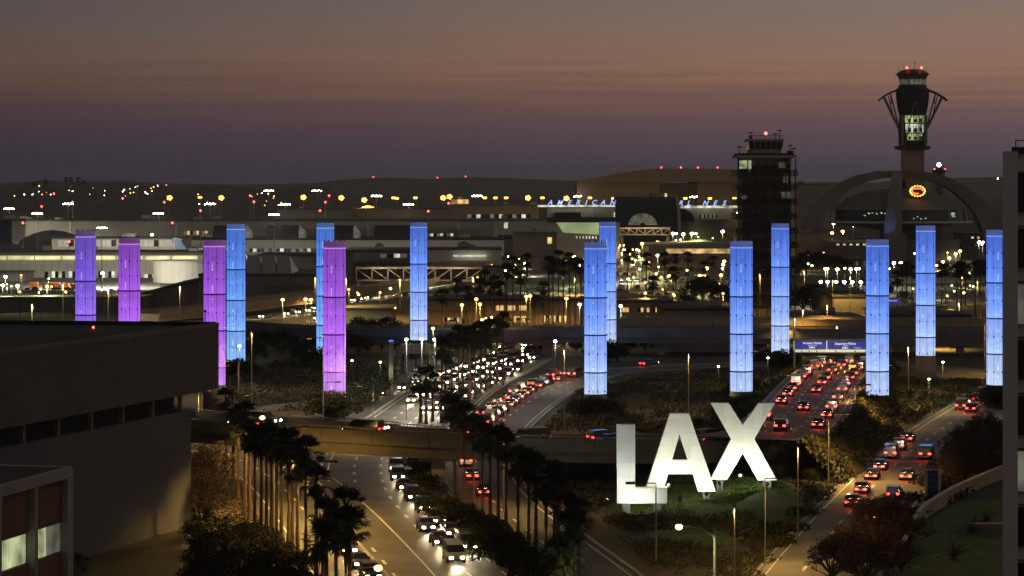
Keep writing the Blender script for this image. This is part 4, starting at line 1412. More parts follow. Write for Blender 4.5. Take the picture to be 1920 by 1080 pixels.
M['arch_white'] = mat('arch_white', (0.26, 0.235, 0.215), 0.8, 0.1, 0.05)
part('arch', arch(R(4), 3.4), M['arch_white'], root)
a2 = arch(R(78.5), 2.4)
a2.v = [(p[0], p[1], p[2] - 0.3) for p in a2.v]
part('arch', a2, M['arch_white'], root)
c3 = (cx, cyy, 0)
part('saucer_underside', MB().lathe([(10, zat(431, Y)), (26, zat(423, Y)), (36.2, zat(418, Y))], 40, c3), M['beige_dark'], root)
part('rim', MB().lathe([(36.25, zat(418, Y)), (36.8, zat(416.5, Y)), (36.3, zat(414.5, Y)), (34, zat(414, Y))], 40, c3), M['offwhite'], root)
wb = part('window_band', MB().lathe([(33.8, zat(414, Y)), (32.6, zat(393, Y))], 40, c3), M['glass_blue'], root)
lit = MB()
for k, (a, v, w) in enumerate(((-128, 403, 1.0), (-124, 399, 0.8), (-121, 398, 0.5), (-117, 399.5, 0.6), (-113, 398, 0.6), (-110, 399, 0.4), (-86, 408, 0.6), (-83, 405, 0.5), (-80, 409, 0.5), (-76, 408, 0.5), (-47, 399, 2.4), (-47, 402, 2.4), (-46, 405, 2.2))):
    t = R(a)
    X, Yq = cx + 33.7 * math.cos(t), cyy + 33.7 * math.sin(t)
    lit.obox(X, Yq, zat(v + 1.2, Y), zat(v - 0.8, Y), w, 0.3, t + R(90))
sub('lit_pane', lit, M['win_white'], wb, root)
part('roof', MB().lathe([(33.2, zat(392.9, Y)), (31, zat(389, Y)), (26, zat(372, Y)), (18, zat(360, Y)), (8, zat(354, Y)), (0.01, zat(353, Y))], 40, c3), M['beige_dark'], root)
part('core', MB().lathe([(9.5, 0), (9.5, zat(431, Y) - 0.02)], 24, c3), M['concrete_dark'], root)
part('ground_pavilion', MB().lathe([(30, 0), (30, zat(452, Y)), (31, zat(452, Y)), (31, zat(449, Y)), (0.01, zat(449, Y))], 40, c3), M['beige_dark'], root)
part('stair_block', MB().box((1640 - 960) * s_, (1674 - 960) * s_, cyy - 53, cyy - 42, 0, zat(437, Y)), M['arch_white'], root)
lamp_light(root, (-16, -75, 6), (0.15, 0.3, 1.0), 12000, 0.5, R(16), (10, 70, 34))
sg = thing('neon_sign', 'oval of glowing amber bulbs on the upper front of the saucer restaurant', 'sign', ((1709 - 960) * s_, cyy - 27.5, zat(358, Y)))
b = MB()
for k in range(16):
    t = 2 * math.pi * k / 16
    b.ball((sg.location.x + 3.6 * math.cos(t), sg.location.y, sg.location.z + 2.5 * math.sin(t)), 0.42, 6, 4)
part('bulb_ring', b, M['lamp_amber'], sg)
b = MB().tube([sg.location + Vector((2.6 * math.cos(t), 0, 1.4 * math.sin(t) + 0.2 * math.sin(3 * t))) for t in [k * 0.35 for k in range(15)]], 0.34, 5)
part('inner_loop', b, glow('neon_orange', (1.0, 0.16, 0.03), 2.5), sg)
part('back_board', MB().plate([(4.7 * math.cos(k * 0.314), 3.4 * math.sin(k * 0.314)) for k in range(20)], 0.2), M['roof_dark'], sg, local=True).location = (0, 0.6, 0)
part('bracket', MB().box(-0.3, 0.3, 0.8, 12, -0.3, 0.3), M['steel_dark'], sg, local=True)


# ================================================================== FOREGROUND BUILDINGS
def quad_block(poly, z0, z1):
    return MB().prism(poly, z0, z1)


# --- left windowless building with an overhanging upper storey
T = 22.0
c1 = Vector((-33.0, 294.0))          # near-right top corner
c2 = Vector((-48.0, 245.0))
dirv = (c2 - c1).normalized()
c2 = c1 + dirv * 75
nrm = Vector((dirv.y, -dirv.x))      # outward?
if nrm.x < 0:
    nrm = -nrm
root = thing('windowless_building', 'big dark windowless building with overhanging upper storey at the left', 'building', (c1.x - 8, c1.y - 10, 0))
up = [(c1.x, c1.y), (c2.x, c2.y), (c2.x - 45, c2.y), (c1.x - 45, c1.y + 6)]
part('upper_storey', quad_block(up, 15.0, T), M['stucco'], root)
b = MB()
ed = -nrm * 0.5
b.prism([tuple(c1 + nrm * 0.05), tuple(c2 + nrm * 0.05), tuple(c2 + ed), tuple(c1 + ed)], T + 0.003, T + 0.4)
part('parapet_cap', b, M['concrete_dark'], root)
part('roof', quad_block([tuple(Vector(p) + Vector((-0.7 if i in (0, 1) else 0.3, 0.0))) for i, p in enumerate(up)], T + 0.01, T + 0.06), M['roof_dark'], root)
part('roof_kerb', MB().prism([(c1.x - 0.3, c1.y - 0.2), (up[3][0], up[3][1] - 0.4), (up[3][0], up[3][1]), (c1.x - 0.3, c1.y + 0.1)], T + 0.07, T + 0.5), M['roof_dark'], root)
l1 = c1 - nrm * 1.7 + dirv * 3.8
l2 = c2 - nrm * 1.7
low = [tuple(l1), tuple(l2), (l2.x - 42, l2.y), (l1.x - 42, l1.y + 4)]
part('lower_wall', quad_block(low, 0, 12.9), M['stucco_grey'], root)
m1, m2 = l1 - nrm * 1.6 + dirv * 1.0, l2 - nrm * 1.6
part('window_recess', quad_block([tuple(m1), tuple(m2), (m2.x - 38, m2.y), (m1.x - 38, m1.y + 3)], 12.9, 15.0), M['roof_dark'], root)
for k in range(7):
    p = l1 + dirv * (2 + k * 7.4) - nrm * 0.4
    part('column', MB().obox(p.x, p.y, 12.9, 15.0, 0.42, 0.42, math.atan2(dirv.y, dirv.x)), M['concrete'], root)
p = l1 + dirv * 52 - nrm * 0.6
part('awning', MB().obox(p.x, p.y, 13.6, 14.9, 5.0, 0.8, math.atan2(dirv.y, dirv.x)), M['offwhite'], root)
for q, v, lab in ((175, 622, 'small red warning lamp on the dark flat roof'),):
    P_ = W(q, v, 287)
    t = thing('warning_lamp', lab, 'warning lamp', (P_.x, P_.y, T + 0.06))
    part('post', MB().tube([(0, 0, 0), (0, 0, max(P_.z - T - 0.1, 0.1))], 0.05, 5), M['steel_dark'], t, local=True)
    part('lamp', MB().ball((0, 0, max(P_.z - T, 0.2)), 0.13), M['lamp_red'], t, local=True)
b = thing('vent_pipe', 'thin pipe standing at the corner of the dark roof', 'pipe', (c1.x - 1.4, c1.y - 1, T + 0.06))
part('pipe', MB().tube([(0, 0, 0), (0, 0, 1.6)], 0.06, 6), M['steel_dark'], b, local=True)
part('cowl', MB().lathe([(0.1, 1.55), (0.14, 1.6), (0.14, 1.75), (0.02, 1.85)], 8), M['steel_dark'], b, local=True)

# --- low office with brown panels in the corner
cA = Vector((-33.9, 200.0))
dv = (Vector((-37.2, 186.0)) - cA).normalized()
nv = Vector((-dv.y, dv.x))
if nv.x < 0:
    nv = -nv
cB = cA + dv * 34
ang = math.atan2(dv.y, dv.x)
root = thing('panel_office', 'low office with brown panels and lit windows in the bottom left corner', 'building', (cA.x - 6, cA.y - 10, 0))
zr = 16.2
back = [(cB.x - 26, cB.y), (cA.x - 26, cA.y + 6)]
part('roof', quad_block([tuple(cA + nv * 0.25), tuple(cB + nv * 0.25)] + back, zr - 0.02, zr + 0.03), M['roof_dark'], root)
part('fascia', quad_block([tuple(cA + nv * 0.35), tuple(cB + nv * 0.35), tuple(cB - nv * 0.3), tuple(cA - nv * 0.3)], zr - 0.62, zr + 0.15), M['concrete'], root)
part('side_fascia', quad_block([tuple(cA + nv * 0.3), tuple(cA - nv * 0.2 + Vector((0, 0.6))), (cA.x - 26, cA.y + 6.6), (cA.x - 26, cA.y + 6)], zr - 0.6, zr + 0.14), M['concrete'], root)
part('core_wall', quad_block([tuple(cA - nv * 0.5), tuple(cB - nv * 0.5)] + back, 0, zr - 0.65), M['roof_dark'], root)
bay = 6.4
for k in range(5):
    s0, s1 = 0.95 + k * bay, 0.95 + (k + 1) * bay
    p = cA + dv * (s0 - 0.45 if k else 0.55)
    part('column', MB().obox(p.x, p.y, 0, zr - 0.64, 1.1 if k == 0 else 0.55, 0.7, ang), M['concrete'], root)
    for zb, zt_ in ((13.3 - 1.05, zr - 0.65), (7.2, 10.0), (0.4, 5.0)):
        a, c = cA + dv * s0 - nv * 0.12, cA + dv * (s1 - 0.9) - nv * 0.12
        part('panel', quad_block([tuple(a), tuple(c), tuple(c - nv * 0.3), tuple(a - nv * 0.3)], zb, zt_), M['brown_panel'], root)
    for j in range(4):
        w = (s1 - 0.9 - s0) / 4
        a, c = cA + dv * (s0 + w * j + 0.06) - nv * 0.3, cA + dv * (s0 + w * (j + 1) - 0.06) - nv * 0.3
        for zb, zt_, mk in ((10.05, 12.2, ('win_dim', 'win_dim', 'win_green', 'win_green')[j] if k == 0 else 'win_green'), (5.05, 7.15, 'glass_dark')):
            part('window', quad_block([tuple(a), tuple(c), tuple(c - nv * 0.15), tuple(a - nv * 0.15)], zb, zt_), M[mk], root)
p = cA + dv * 12 - nv * 6
ac = thing('rooftop_unit', 'grey slatted cooling unit on the roof of the panelled office', 'cooling unit', (p.x, p.y, zr + 0.03), ang)
part('casing', MB().box(-3, 3, -1.6, 1.6, 0.2, 1.7), M['steel_dark'], ac, local=True)
for k in range(6):
    part('slat', MB().box(-2.9, 2.9, -1.68, -1.61, 0.35 + k * 0.22, 0.47 + k * 0.22), M['steel'], ac, local=True)
part('foot', MB().box(-2.8, 2.8, -1.4, 1.4, 0, 0.2), M['steel_dark'], ac, local=True)

# --- right hand tower slab
Y = 150
s_ = Y / F
root = thing('apartment_tower', 'tall pale concrete tower with stacked windows cutting off the right edge', 'building', ((1880 - 960) * s_, Y, 0), R(-11.6))
X0 = (1880 - 960) * s_
zt = zat(287, Y)
part('wall', MB().box(X0 + 0.6, X0 + 26, Y + 0.5, Y + 18, 0, zt), M['tower_wall'], root)
part('corner_pier', MB().box(X0, X0 + 0.85, Y, Y + 3, 0, zt + 0.1), M['tower_wall'], root)
part('roof_coping', MB().box(X0 + 0.5, X0 + 26, Y + 0.2, Y + 18.2, zt + 0.003, zt + 0.35), M['roof_dark'], root)
part('roof_rail', MB().box(X0 + 0.7, X0 + 20, Y + 0.6, Y + 0.65, zt + 0.7, zt + 0.76).box(X0 + 0.7, X0 + 0.76, Y + 0.6, Y + 0.66, zt + 0.35, zt + 0.76), M['steel_dark'], root)
for k in range(8):
    v = 324.5 + 104.5 * k
    zwt, zwb = zat(v, Y), zat(v + 74, Y)
    part('floor_band', MB().box(X0 + 0.86, X0 + 24, Y + 0.3, Y + 0.49, zat(v + 104.5 - 3, Y), zat(v + 104.5 - 6, Y)), M['roof_mid'], root)
    for j in range(3):
        wx0 = X0 + (27 + j * 98) * s_
        mk = {2: 'win_dim', 5: 'win_dim', 6: 'glass_dark'}.get(k, 'glass_dark')
        wn_ = part('window', MB().box(wx0, wx0 + 2.4, Y + 0.36, Y + 0.48, zwb, zwt), M[mk], root)
        fr = MB().box(wx0 - 0.12, wx0 - 0.01, Y + 0.32, Y + 0.49, zwb - 0.1, zwt + 0.1).box(wx0 + 2.41, wx0 + 2.52, Y + 0.32, Y + 0.49, zwb - 0.1, zwt + 0.1).box(wx0, wx0 + 2.4, Y + 0.32, Y + 0.49, zwt + 0.01, zwt + 0.1).box(wx0, wx0 + 2.4, Y + 0.28, Y + 0.49, zwb - 0.1, zwb - 0.01)
        fr.box(wx0 + 0.78, wx0 + 0.83, Y + 0.3, Y + 0.35, zwb, zwt)
        sub('frame', fr, M['steel'], wn_, root)


# ================================================================== LIT PYLONS
PY = [(160.5, 38, 433, 720, 'violet'), (242.5, 40, 446, 724, 'purple'), (402, 41, 450, 721, 'purple'), (442.5, 34.5, 420, 691, 'azure'), (610, 33, 418, 684, 'azure'), (627, 42, 453, 732, 'purple'),
      (785, 31.5, 417, 637, 'blue'), (1116.5, 42, 454, 738, 'blue'), (1139.5, 31.5, 416, 662, 'blue'), (1390, 42, 452, 733, 'blue'), (1463, 33, 419, 666, 'blue'), (1645, 42.5, 449, 740, 'blue'), (1735.5, 36, 423, 666, 'blue'), (1870, 40, 431, 721, 'blue')]
PYL = ['violet lit pylon, farthest left above the dark roof', 'purple lit pylon, second from the left above the dark roof', 'purple lit pylon half hidden by the dark building corner',
       'sky blue pylon beside the dark building corner', 'sky blue pylon mostly hidden behind a purple pylon', 'purple lit pylon standing clear in front of a blue one',
       'blue lit pylon alone behind the palm row and lit road', 'blue lit pylon at the front above the letter L', 'blue lit pylon peeking from behind another blue pylon',
       'blue lit pylon with a bush at its foot above the letter A', 'slim blue pylon in front of the dark old tower', 'blue lit pylon covering the end of the blue flights board',
       'blue pylon on a visible tan plinth below the control tower', 'blue lit pylon cut off by the tower at the right edge']
SEG = (-9.05, -15.15, -21.25)
PG = {'violet': pylon_glow('glass_violet', [(0.0, (178, 140, 255)), (0.35, (146, 106, 236)), (0.65, (116, 84, 210)), (1.0, (98, 72, 186))], SEG),
      'purple': pylon_glow('glass_purple', [(0.0, (214, 148, 255)), (0.3, (186, 108, 246)), (0.6, (158, 82, 220)), (1.0, (124, 62, 180))], SEG),
      'azure': pylon_glow('glass_azure', [(0.0, (138, 186, 255)), (0.35, (106, 158, 246)), (0.65, (78, 132, 228)), (1.0, (62, 112, 212))], SEG),
      'blue': pylon_glow('glass_blue_lit', [(0.0, (196, 216, 255)), (0.25, (158, 188, 255)), (0.58, (104, 148, 248)), (1.0, (60, 102, 214))], SEG)}
RIM = {'violet': glow('rim_violet', (0.1, 0.05, 0.25), 0.55), 'purple': glow('rim_purple', (0.16, 0.04, 0.26), 0.5), 'azure': glow('rim_azure', (0.06, 0.15, 0.45), 0.55), 'blue': glow('rim_blue', (0.06, 0.12, 0.42), 0.55)}  # weak emission painted into the unlit rim for glow through it
RING = {'violet': mat('ring_violet', (0.26, 0.12, 0.5), 0.5), 'purple': mat('ring_purple', (0.36, 0.09, 0.45), 0.5), 'azure': mat('ring_azure', (0.1, 0.2, 0.5), 0.5), 'blue': mat('ring_blue', (0.1, 0.17, 0.5), 0.5)}
LIP = {'violet': glow('lip_violet', (0.5, 0.35, 1.0), 0.9), 'purple': glow('lip_purple', (0.75, 0.3, 1.0), 0.9), 'azure': glow('lip_azure', (0.25, 0.5, 1.0), 0.9), 'blue': glow('lip_blue', (0.25, 0.42, 1.0), 0.9)}
RAD = 1.83
for (x, w, yt, yb, hue), lab in zip(PY, PYL):
    Y = F * 2 * RAD / w
    X, zt, zb = (x - 960) * Y / F, zat(yt, Y), zat(yb, Y)
    root = thing('light_pylon', lab, 'light pylon', (X, Y, 0), rnd.uniform(-0.2, 0.2), group='ring of tall lit glass pylons')

    def up(name, b, m, smooth=False, to=root):
        o = b.build(name, m, to, None, smooth)
        o.location = (0, 0, zt)
        return o
    Lz = zb - zt
    up('glass_drum', MB().lathe([(RAD, Lz), (RAD, -1.08)], 40), PG[hue], True)
    up('top_rim', MB().lathe([(RAD - 0.02, -1.0), (RAD - 0.02, 0), (RAD - 0.1, 0), (RAD - 0.1, -1.0)], 40), RIM[hue], True)
    up('lit_lip', MB().lathe([(RAD + 0.03, -1.12), (RAD + 0.03, -1.02), (0.3, -1.01)], 40), LIP[hue], False)
    z = -9.05
    while z > Lz + 0.5:
        up('ring', MB().lathe([(RAD + 0.005, z - 0.12), (RAD + 0.06, z - 0.1), (RAD + 0.06, z + 0.1), (RAD + 0.005, z + 0.12)], 40), RING[hue], True)
        z -= 6.1
    b = MB()
    for k in range(8):
        t = math.pi / 4 * k + 0.15
        c, q = math.cos(t), math.sin(t)
        b.tube([((RAD + 0.01) * c, (RAD + 0.01) * q, Lz), ((RAD + 0.01) * c, (RAD + 0.01) * q, -1.1)], 0.03, 4)
    zs = [-3.9, -6.5] + [-9.05 - 6.1 * k + d for k in range(4) for d in (0, -3.05)]
    for k in range(8):
        t = math.pi / 4 * k + 0.15
        for zz_ in zs:
            if zz_ > Lz + 0.3:
                b.ball(((RAD + 0.04) * math.cos(t), (RAD + 0.04) * math.sin(t), zz_), 0.15, 6, 4)
    up('seam_bolts', b, RING[hue])  # seam rods and bolt heads joined in one mesh
    b = MB()
    for k in range(10):
        t = 2 * math.pi * k / 10 + 0.3
        b.box(RAD * 0.93 * math.cos(t) - 0.06, RAD * 0.93 * math.cos(t) + 0.06, RAD * 0.93 * math.sin(t) - 0.06, RAD * 0.93 * math.sin(t) + 0.06, -0.1, 0.28)
    up('top_fixture', b, M['steel_dark'])
    o = MB().lathe([(RAD + 0.08, 0), (RAD + 0.08, zb - 0.01)], 32).build('plinth', M['tan'] if x == 1735.5 else M['roof_mid'], root, None, True)

# ================================================================== THE BIG LETTERS
M['letter_side'] = mat('letter_side', (0.55, 0.55, 0.52), 0.6, 0.08, 0.5)
LET = {'L': (300.0, [(1156, 796), (1191, 796), (1191, 914), (1251, 914), (1251, 944), (1157, 944)], None),
       'A': (305.0, [(1256, 775.6), (1292, 775.6), (1342, 921.8), (1308.9, 921.8), (1298.9, 889.3), (1252.7, 889.3), (1242.7, 921.8), (1208.8, 921.8)], [(1274, 814.4), (1289.3, 862.7), (1260.4, 862.7)]),
       'X': (310.0, [(1332.7, 755.8), (1366.7, 755.8), (1392.7, 797.3), (1422.7, 756), (1453.3, 756), (1414.4, 823.3), (1456.7, 900.4), (1421, 900.4), (1392.7, 850), (1363.3, 899.4), (1332, 899.4), (1370.7, 823.3)], None)}
LEGS = {'L': ((1167, 1182, 966), (1226, 1240, 958)), 'A': ((1222, 1234, 930), (1318, 1330, 928)), 'X': ((1344, 1356, 908), (1431, 1446, 914))}
LAB = {'L': 'giant white floodlit letter L on two short concrete posts', 'A': 'giant white floodlit letter A in the middle of the grass mound', 'X': 'giant white floodlit letter X highest on the mound'}
for ch, (Y, pts, hole) in LET.items():
    cxx = sum(p[0] for p in pts) / len(pts)
    root = thing('giant_letter', LAB[ch], 'letter', ((cxx - 960) * Y / F, Y, 0), group='giant white roadside letters')
    me = bpy.data.meshes.new('letter_face')
    D = 0.9
    P2 = [((x - 960) * Y / F, zat(y, Y)) for x, y in pts]
    from mathutils.geometry import tessellate_polygon
    loops = [[Vector((x, z, 0)) for x, z in P2]]
    if hole:
        P3 = [((x - 960) * Y / F, zat(y, Y)) for x, y in hole]
        loops.append([Vector((x, z, 0)) for x, z in P3])
    allp = [p for l in loops for p in l]
    tris = tessellate_polygon(loops)
    n = len(allp)
    b = MB()
    b.add([(p.x, Y, p.y) for p in allp] + [(p.x, Y + D, p.y) for p in allp], [tuple(t) for t in tris] + [tuple(n + i for i in t[::-1]) for t in tris])
    part('letter_face', b, M['white_paint'], root)
    b = MB()
    o = 0
    for l in loops:
        m_ = len(l)
        vs = [(p.x, Y + 0.004, p.y) for p in l] + [(p.x, Y + D - 0.004, p.y) for p in l]
        b.add(vs, [(i, m_ + i, m_ + (i + 1) % m_, (i + 1) % m_) for i in range(m_)])
    part('letter_edge', b, M['letter_side'], root)
    for x0, x1, yb in LEGS[ch]:
        ztop = max(p[1] for p in P2) - (max(p[1] for p in P2) - min(p[1] for p in P2)) + 0.01
        b = MB().box((x0 - 960) * Y / F, (x1 - 960) * Y / F, Y + 0.1, Y + D - 0.1, -0.5, ztop - 0.02)
        part('post', b, M['concrete_dark'], root)


# floodlights at the letters' feet
def floodlight(x, y, Yf, label, aim, power, spot=75, col=(1.0, 1.0, 0.82), lens='flood_lens', size=0.26, face=None):
    P_ = W(x, y, Yf)
    gz = terr(P_.x, P_.y)
    zl = max(P_.z - gz, 0.25)
    t = thing('floodlight', label, 'floodlight', (P_.x, P_.y, gz), group='floodlights at the letters')
    a = Vector(aim) - Vector((P_.x, P_.y, gz + zl))
    a.normalize()
    part('stake', MB().tube([(0, 0, 0), (0, 0, zl - 0.1)], 0.05, 6), M['steel_dark'], t, local=True)
    q = a.to_track_quat('Z', 'Y')
    hb = MB().lathe([(size * 0.5, -0.3), (size * 0.8, -0.12), (size * 1.1, 0.02), (size * 1.15, 0.06)], 12)
    hb.v = [tuple(q @ Vector(p) + Vector((0, 0, zl))) for p in hb.v]
    h = part('housing', hb, M['steel_dark'], t, local=True)
    lb = MB().ball((0, 0, 0.05), size * 0.9, 10, 6, 0, 0.6)
    lb.v = [tuple(q @ Vector(p) + Vector((0, 0, zl))) for p in lb.v]
    sub('lens', lb, M[lens], h, t, local=True)
    lamp_light(t, tuple(q @ Vector((0, 0, 0.3)) + Vector((0, 0, zl))), col, power, 0.2, R(spot), a, 0.9)
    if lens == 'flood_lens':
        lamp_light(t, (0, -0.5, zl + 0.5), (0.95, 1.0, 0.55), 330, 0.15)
    return t


def lp(x, y, Y):
    return tuple(W(x, y, Y))


floodlight(1168, 962, 296.5, 'dark floodlight under the foot of the letter L, left one', lp(1174, 880, 300), 420, 140, lens='steel')
floodlight(1203, 962, 297.0, 'dark floodlight under the base of the letter L, right one', lp(1205, 915, 300), 520, 150, lens='steel')
floodlight(1180, 975, 290.0, 'dark floodlight in the grass well before the letter L', lp(1174, 820, 300), 1350, 70, lens='steel')
floodlight(1253, 911, 301.5, 'bright floodlight on the grass between letters L and A', lp(1255, 890, 305), 600, 160)
floodlight(1325, 926, 302.5, 'floodlight in the grass under the right foot of the letter A', lp(1322, 895, 305), 520, 155, lens='steel')
floodlight(1275, 935, 296.0, 'dark floodlight in the grass before the crossbar of the letter A', lp(1274, 805, 305), 1400, 75, lens='steel')
floodlight(1388, 893, 307.5, 'bright floodlight between the feet of the letter X', lp(1392, 870, 310), 560, 160)
floodlight(1350, 906, 307.5, 'dark floodlight beside the left foot of the letter X', lp(1352, 880, 310), 330, 150, lens='steel')
floodlight(1438, 908, 307.5, 'dark floodlight beside the right foot of the letter X', lp(1434, 880, 310), 420, 150, lens='steel')
floodlight(1392, 930, 300.0, 'dark floodlight on the slope before the middle of the letter X', lp(1392, 785, 310), 1600, 66, lens='steel')
floodlight(1137, 939, 296.0, 'dazzling bluish white floodlight left of the letter L', lp(1164, 850, 300), 300, 90, (0.8, 0.9, 1.0), 'lamp_blue', 0.3)

# ================================================================== SIGNS
# overhead board above the ramp
Y = 520
s_ = Y / F
root = thing('overhead_sign', 'wide blue overhead road sign reading Arriving Flights and Departing Flights', 'road sign', ((1560 - 960) * s_, Y, 0))
for x0, x1 in ((1490, 1549.5), (1551, 1634)):
    part('board', MB().box((x0 - 960) * s_, (x1 - 960) * s_, Y, Y + 0.15, zat(655, Y), zat(640, Y)), M['sign_blue'], root)
part('divider', MB().box((1549.6 - 960) * s_, (1550.9 - 960) * s_, Y - 0.02, Y + 0.2, zat(656, Y), zat(639, Y)), M['sign_white'], root)
part('end_strip', MB().box((1488.5 - 960) * s_, (1489.8 - 960) * s_, Y - 0.02, Y + 0.2, zat(656, Y), zat(639, Y)), M['sign_strip'], root)
part('sign_catwalk', MB().box((1489 - 960) * s_, (1634 - 960) * s_, Y - 0.5, Y - 0.05, zat(660, Y), zat(655.4, Y)), M['sign_strip'], root)  # catwalk under the boards, its lamplight painted as emission
b = MB()
for q in (1503, 1517, 1531, 1567, 1603):
    b.add([((q - 1.2 - 960) * s_, Y - 0.54, zat(659.5, Y)), ((q + 1.2 - 960) * s_, Y - 0.54, zat(659.5, Y)), ((q - 960) * s_, Y - 0.54, zat(655.5, Y))], [(0, 1, 2)])
    b.box((q - 1.6 - 960) * s_, (q - 1.25 - 960) * s_, Y - 0.56, Y - 0.51, zat(659.5, Y), zat(655.6, Y))
part('lamp_bracket', b, M['steel_dark'], root)
text_mesh('lettering', 'Arriving Flights', 0.62, M['sign_white'], ((1523 - 960) * s_, Y - 0.03, zat(645.2, Y)), depth=0.01, parent=root, off=root.location, bold=0.012)
text_mesh('lettering', 'Baggage Claim', 0.3, M['sign_white'], ((1523 - 960) * s_, Y - 0.03, zat(648.3, Y)), depth=0.01, parent=root, off=root.location)
text_mesh('lettering', 'Departing Flights', 0.62, M['sign_white'], ((1585 - 960) * s_, Y - 0.03, zat(646.2, Y)), depth=0.01, parent=root, off=root.location, bold=0.012)
text_mesh('lettering', 'Ticketing', 0.3, M['sign_white'], ((1585 - 960) * s_, Y - 0.03, zat(648.9, Y)), depth=0.01, parent=root, off=root.location)
text_mesh('lettering', 'Terminal 1', 0.34, M['sign_white'], ((1608 - 960) * s_, Y - 0.03, zat(653, Y)), depth=0.01, parent=root, off=root.location)
for q, v in ((1523, 652), (1585, 652.5)):
    X, Z = (q - 960) * s_, zat(v, Y)
    b = MB().plate([(-0.6, -0.1), (0.5, -0.06), (0.62, 0.03), (0.5, 0.1), (0.15, 0.1), (-0.1, 0.34), (-0.2, 0.34), (-0.05, 0.1), (-0.45, 0.08), (-0.58, 0.2), (-0.66, 0.2)], 0.02)
    b.v = [(p[0] + X, p[1] + Y - 0.035, p[2] + Z) for p in b.v]
    part('plane_symbol', b, M['sign_white'], root)
for q in (1490, 1634):
    part('post', MB().tube([((q - 960) * s_, Y + 0.6, 0), ((q - 960) * s_, Y + 0.6, zat(592 if q < 1500 else 640, Y))], 0.22, 8), M['steel'], root)
part('beam', MB().box((1488 - 960) * s_, (1636 - 960) * s_, Y + 0.3, Y + 0.5, zat(640, Y), zat(636, Y)), M['steel'], root)

# blue board farther back
Y = 690
s_ = Y / F
root = thing('road_sign', 'small blue lit road board over the dark depot roof', 'road sign', ((1678 - 960) * s_, Y, 0))
part('board', MB().box((1662 - 960) * s_, (1686 - 960) * s_, Y, Y + 0.15, zat(570, Y), zat(560, Y)), M['sign_blue'], root)
text_mesh('lettering', 'Terminal', 0.6, M['sign_white'], ((1674 - 960) * s_, Y - 0.03, zat(565, Y)), depth=0.01, parent=root, off=root.location)
part('post', MB().tube([((1689 - 960) * s_, Y + 0.4, 0), ((1689 - 960) * s_, Y + 0.4, zat(558, Y))], 0.2, 8), M['steel'], root)
part('arm', MB().box((1660 - 960) * s_, (1690 - 960) * s_, Y + 0.2, Y + 0.35, zat(560, Y), zat(558.5, Y)), M['steel'], root)

# directional pylon sign by the boulevard
b0 = G(1749, 940)
s_ = b0.y / F
root = thing('directory_sign', 'dark blue upright directory sign with tan frame beside the right road', 'sign', (b0.x, b0.y, 0), R(12))
hh = 60 * s_
part('frame', MB().box(-0.95, -0.72, -0.15, 0.25, 0, hh).box(0.62, 0.95, -0.15, 0.25, 0, hh), M['tan'], root, local=True)
part('panel', MB().box(-0.71, 0.61, -0.08, 0.2, 0.3, hh - 0.05), M['car_blue'], root, local=True)
for k in range(3):
    part('text_plate', MB().box(-0.5, 0.4, -0.12, -0.085, hh - 0.7 - k * 0.75, hh - 0.4 - k * 0.75), M['roof_mid'], root, local=True)

# elevated purple-lit platform below the lone blue pylon
Y = 522
s_ = Y / F
root = thing('billboard', 'low board under three white lamps in front of the lone blue pylon', 'billboard', ((778 - 960) * s_, Y, 0))
part('board', MB().box((752 - 960) * s_, (806 - 960) * s_, Y, Y + 0.6, zat(663, Y), zat(645, Y)), M['offwhite'], root)
b = MB()
for k in range(7):
    q = (754 + k * 8.4 - 960) * s_
    b.box(q, q + 0.12, Y - 0.1, Y - 0.01, zat(663, Y), zat(645, Y))
part('rib', b, M['concrete_dark'], root)
part('catwalk', MB().box((752 - 960) * s_, (806 - 960) * s_, Y - 1.2, Y - 0.1, zat(665, Y), zat(663.5, Y)), M['steel_dark'], root)
for q in (756, 779, 802):
    part('post', MB().box((q - 960) * s_ - 0.2, (q - 960) * s_ + 0.2, Y + 0.1, Y + 0.5, 0, zat(663, Y)), M['steel_dark'], root)

# pillar with small signal heads left of it
Y = 470
s_ = Y / F
root = thing('sign_pillar', 'tall pale pillar with a blue top light beside the diamond road sign', 'pillar', ((733 - 960) * s_, Y, 0))
part('shaft', MB().box((729 - 960) * s_, (737 - 960) * s_, Y, Y + 0.8, 0, zat(641, Y)), M['concrete'], root)
part('cap_light', MB().box((729 - 960) * s_, (737 - 960) * s_, Y - 0.02, Y + 0.82, zat(641, Y) + 0.01, zat(638, Y)), glow('cap_blue', (0.08, 0.15, 1.0), 1.2), root)
b0 = G(746, 712)
s_ = b0.y / F
root = thing('diamond_sign', 'grey back of a diamond shaped road sign on a post', 'road sign', (b0.x, b0.y, 0))
zc = zat(690, b0.y)
part('post', MB().tube([(0, 0, 0), (0, 0, zc + 3.2)], 0.06, 6), M['steel'], root, local=True)
part('plate', MB().plate([(0, zc - 0.62), (0.62, zc), (0, zc + 0.62), (-0.62, zc)], 0.03), M['steel'], root, local=True).location = (0, -0.09, 0)
part('lower_plate', MB().box(-0.3, 0.3, -0.09, -0.06, zc - 1.35, zc - 0.75), M['steel'], root, local=True)
for k, q in enumerate((739, 750)):
    X = (q - 960) * s_ - b0.x
    part('signal_frame', MB().box(X - 0.3, X + 0.3, -0.1, 0.05, zc + 2.2, zc + 3.6), M['steel'], root, local=True)

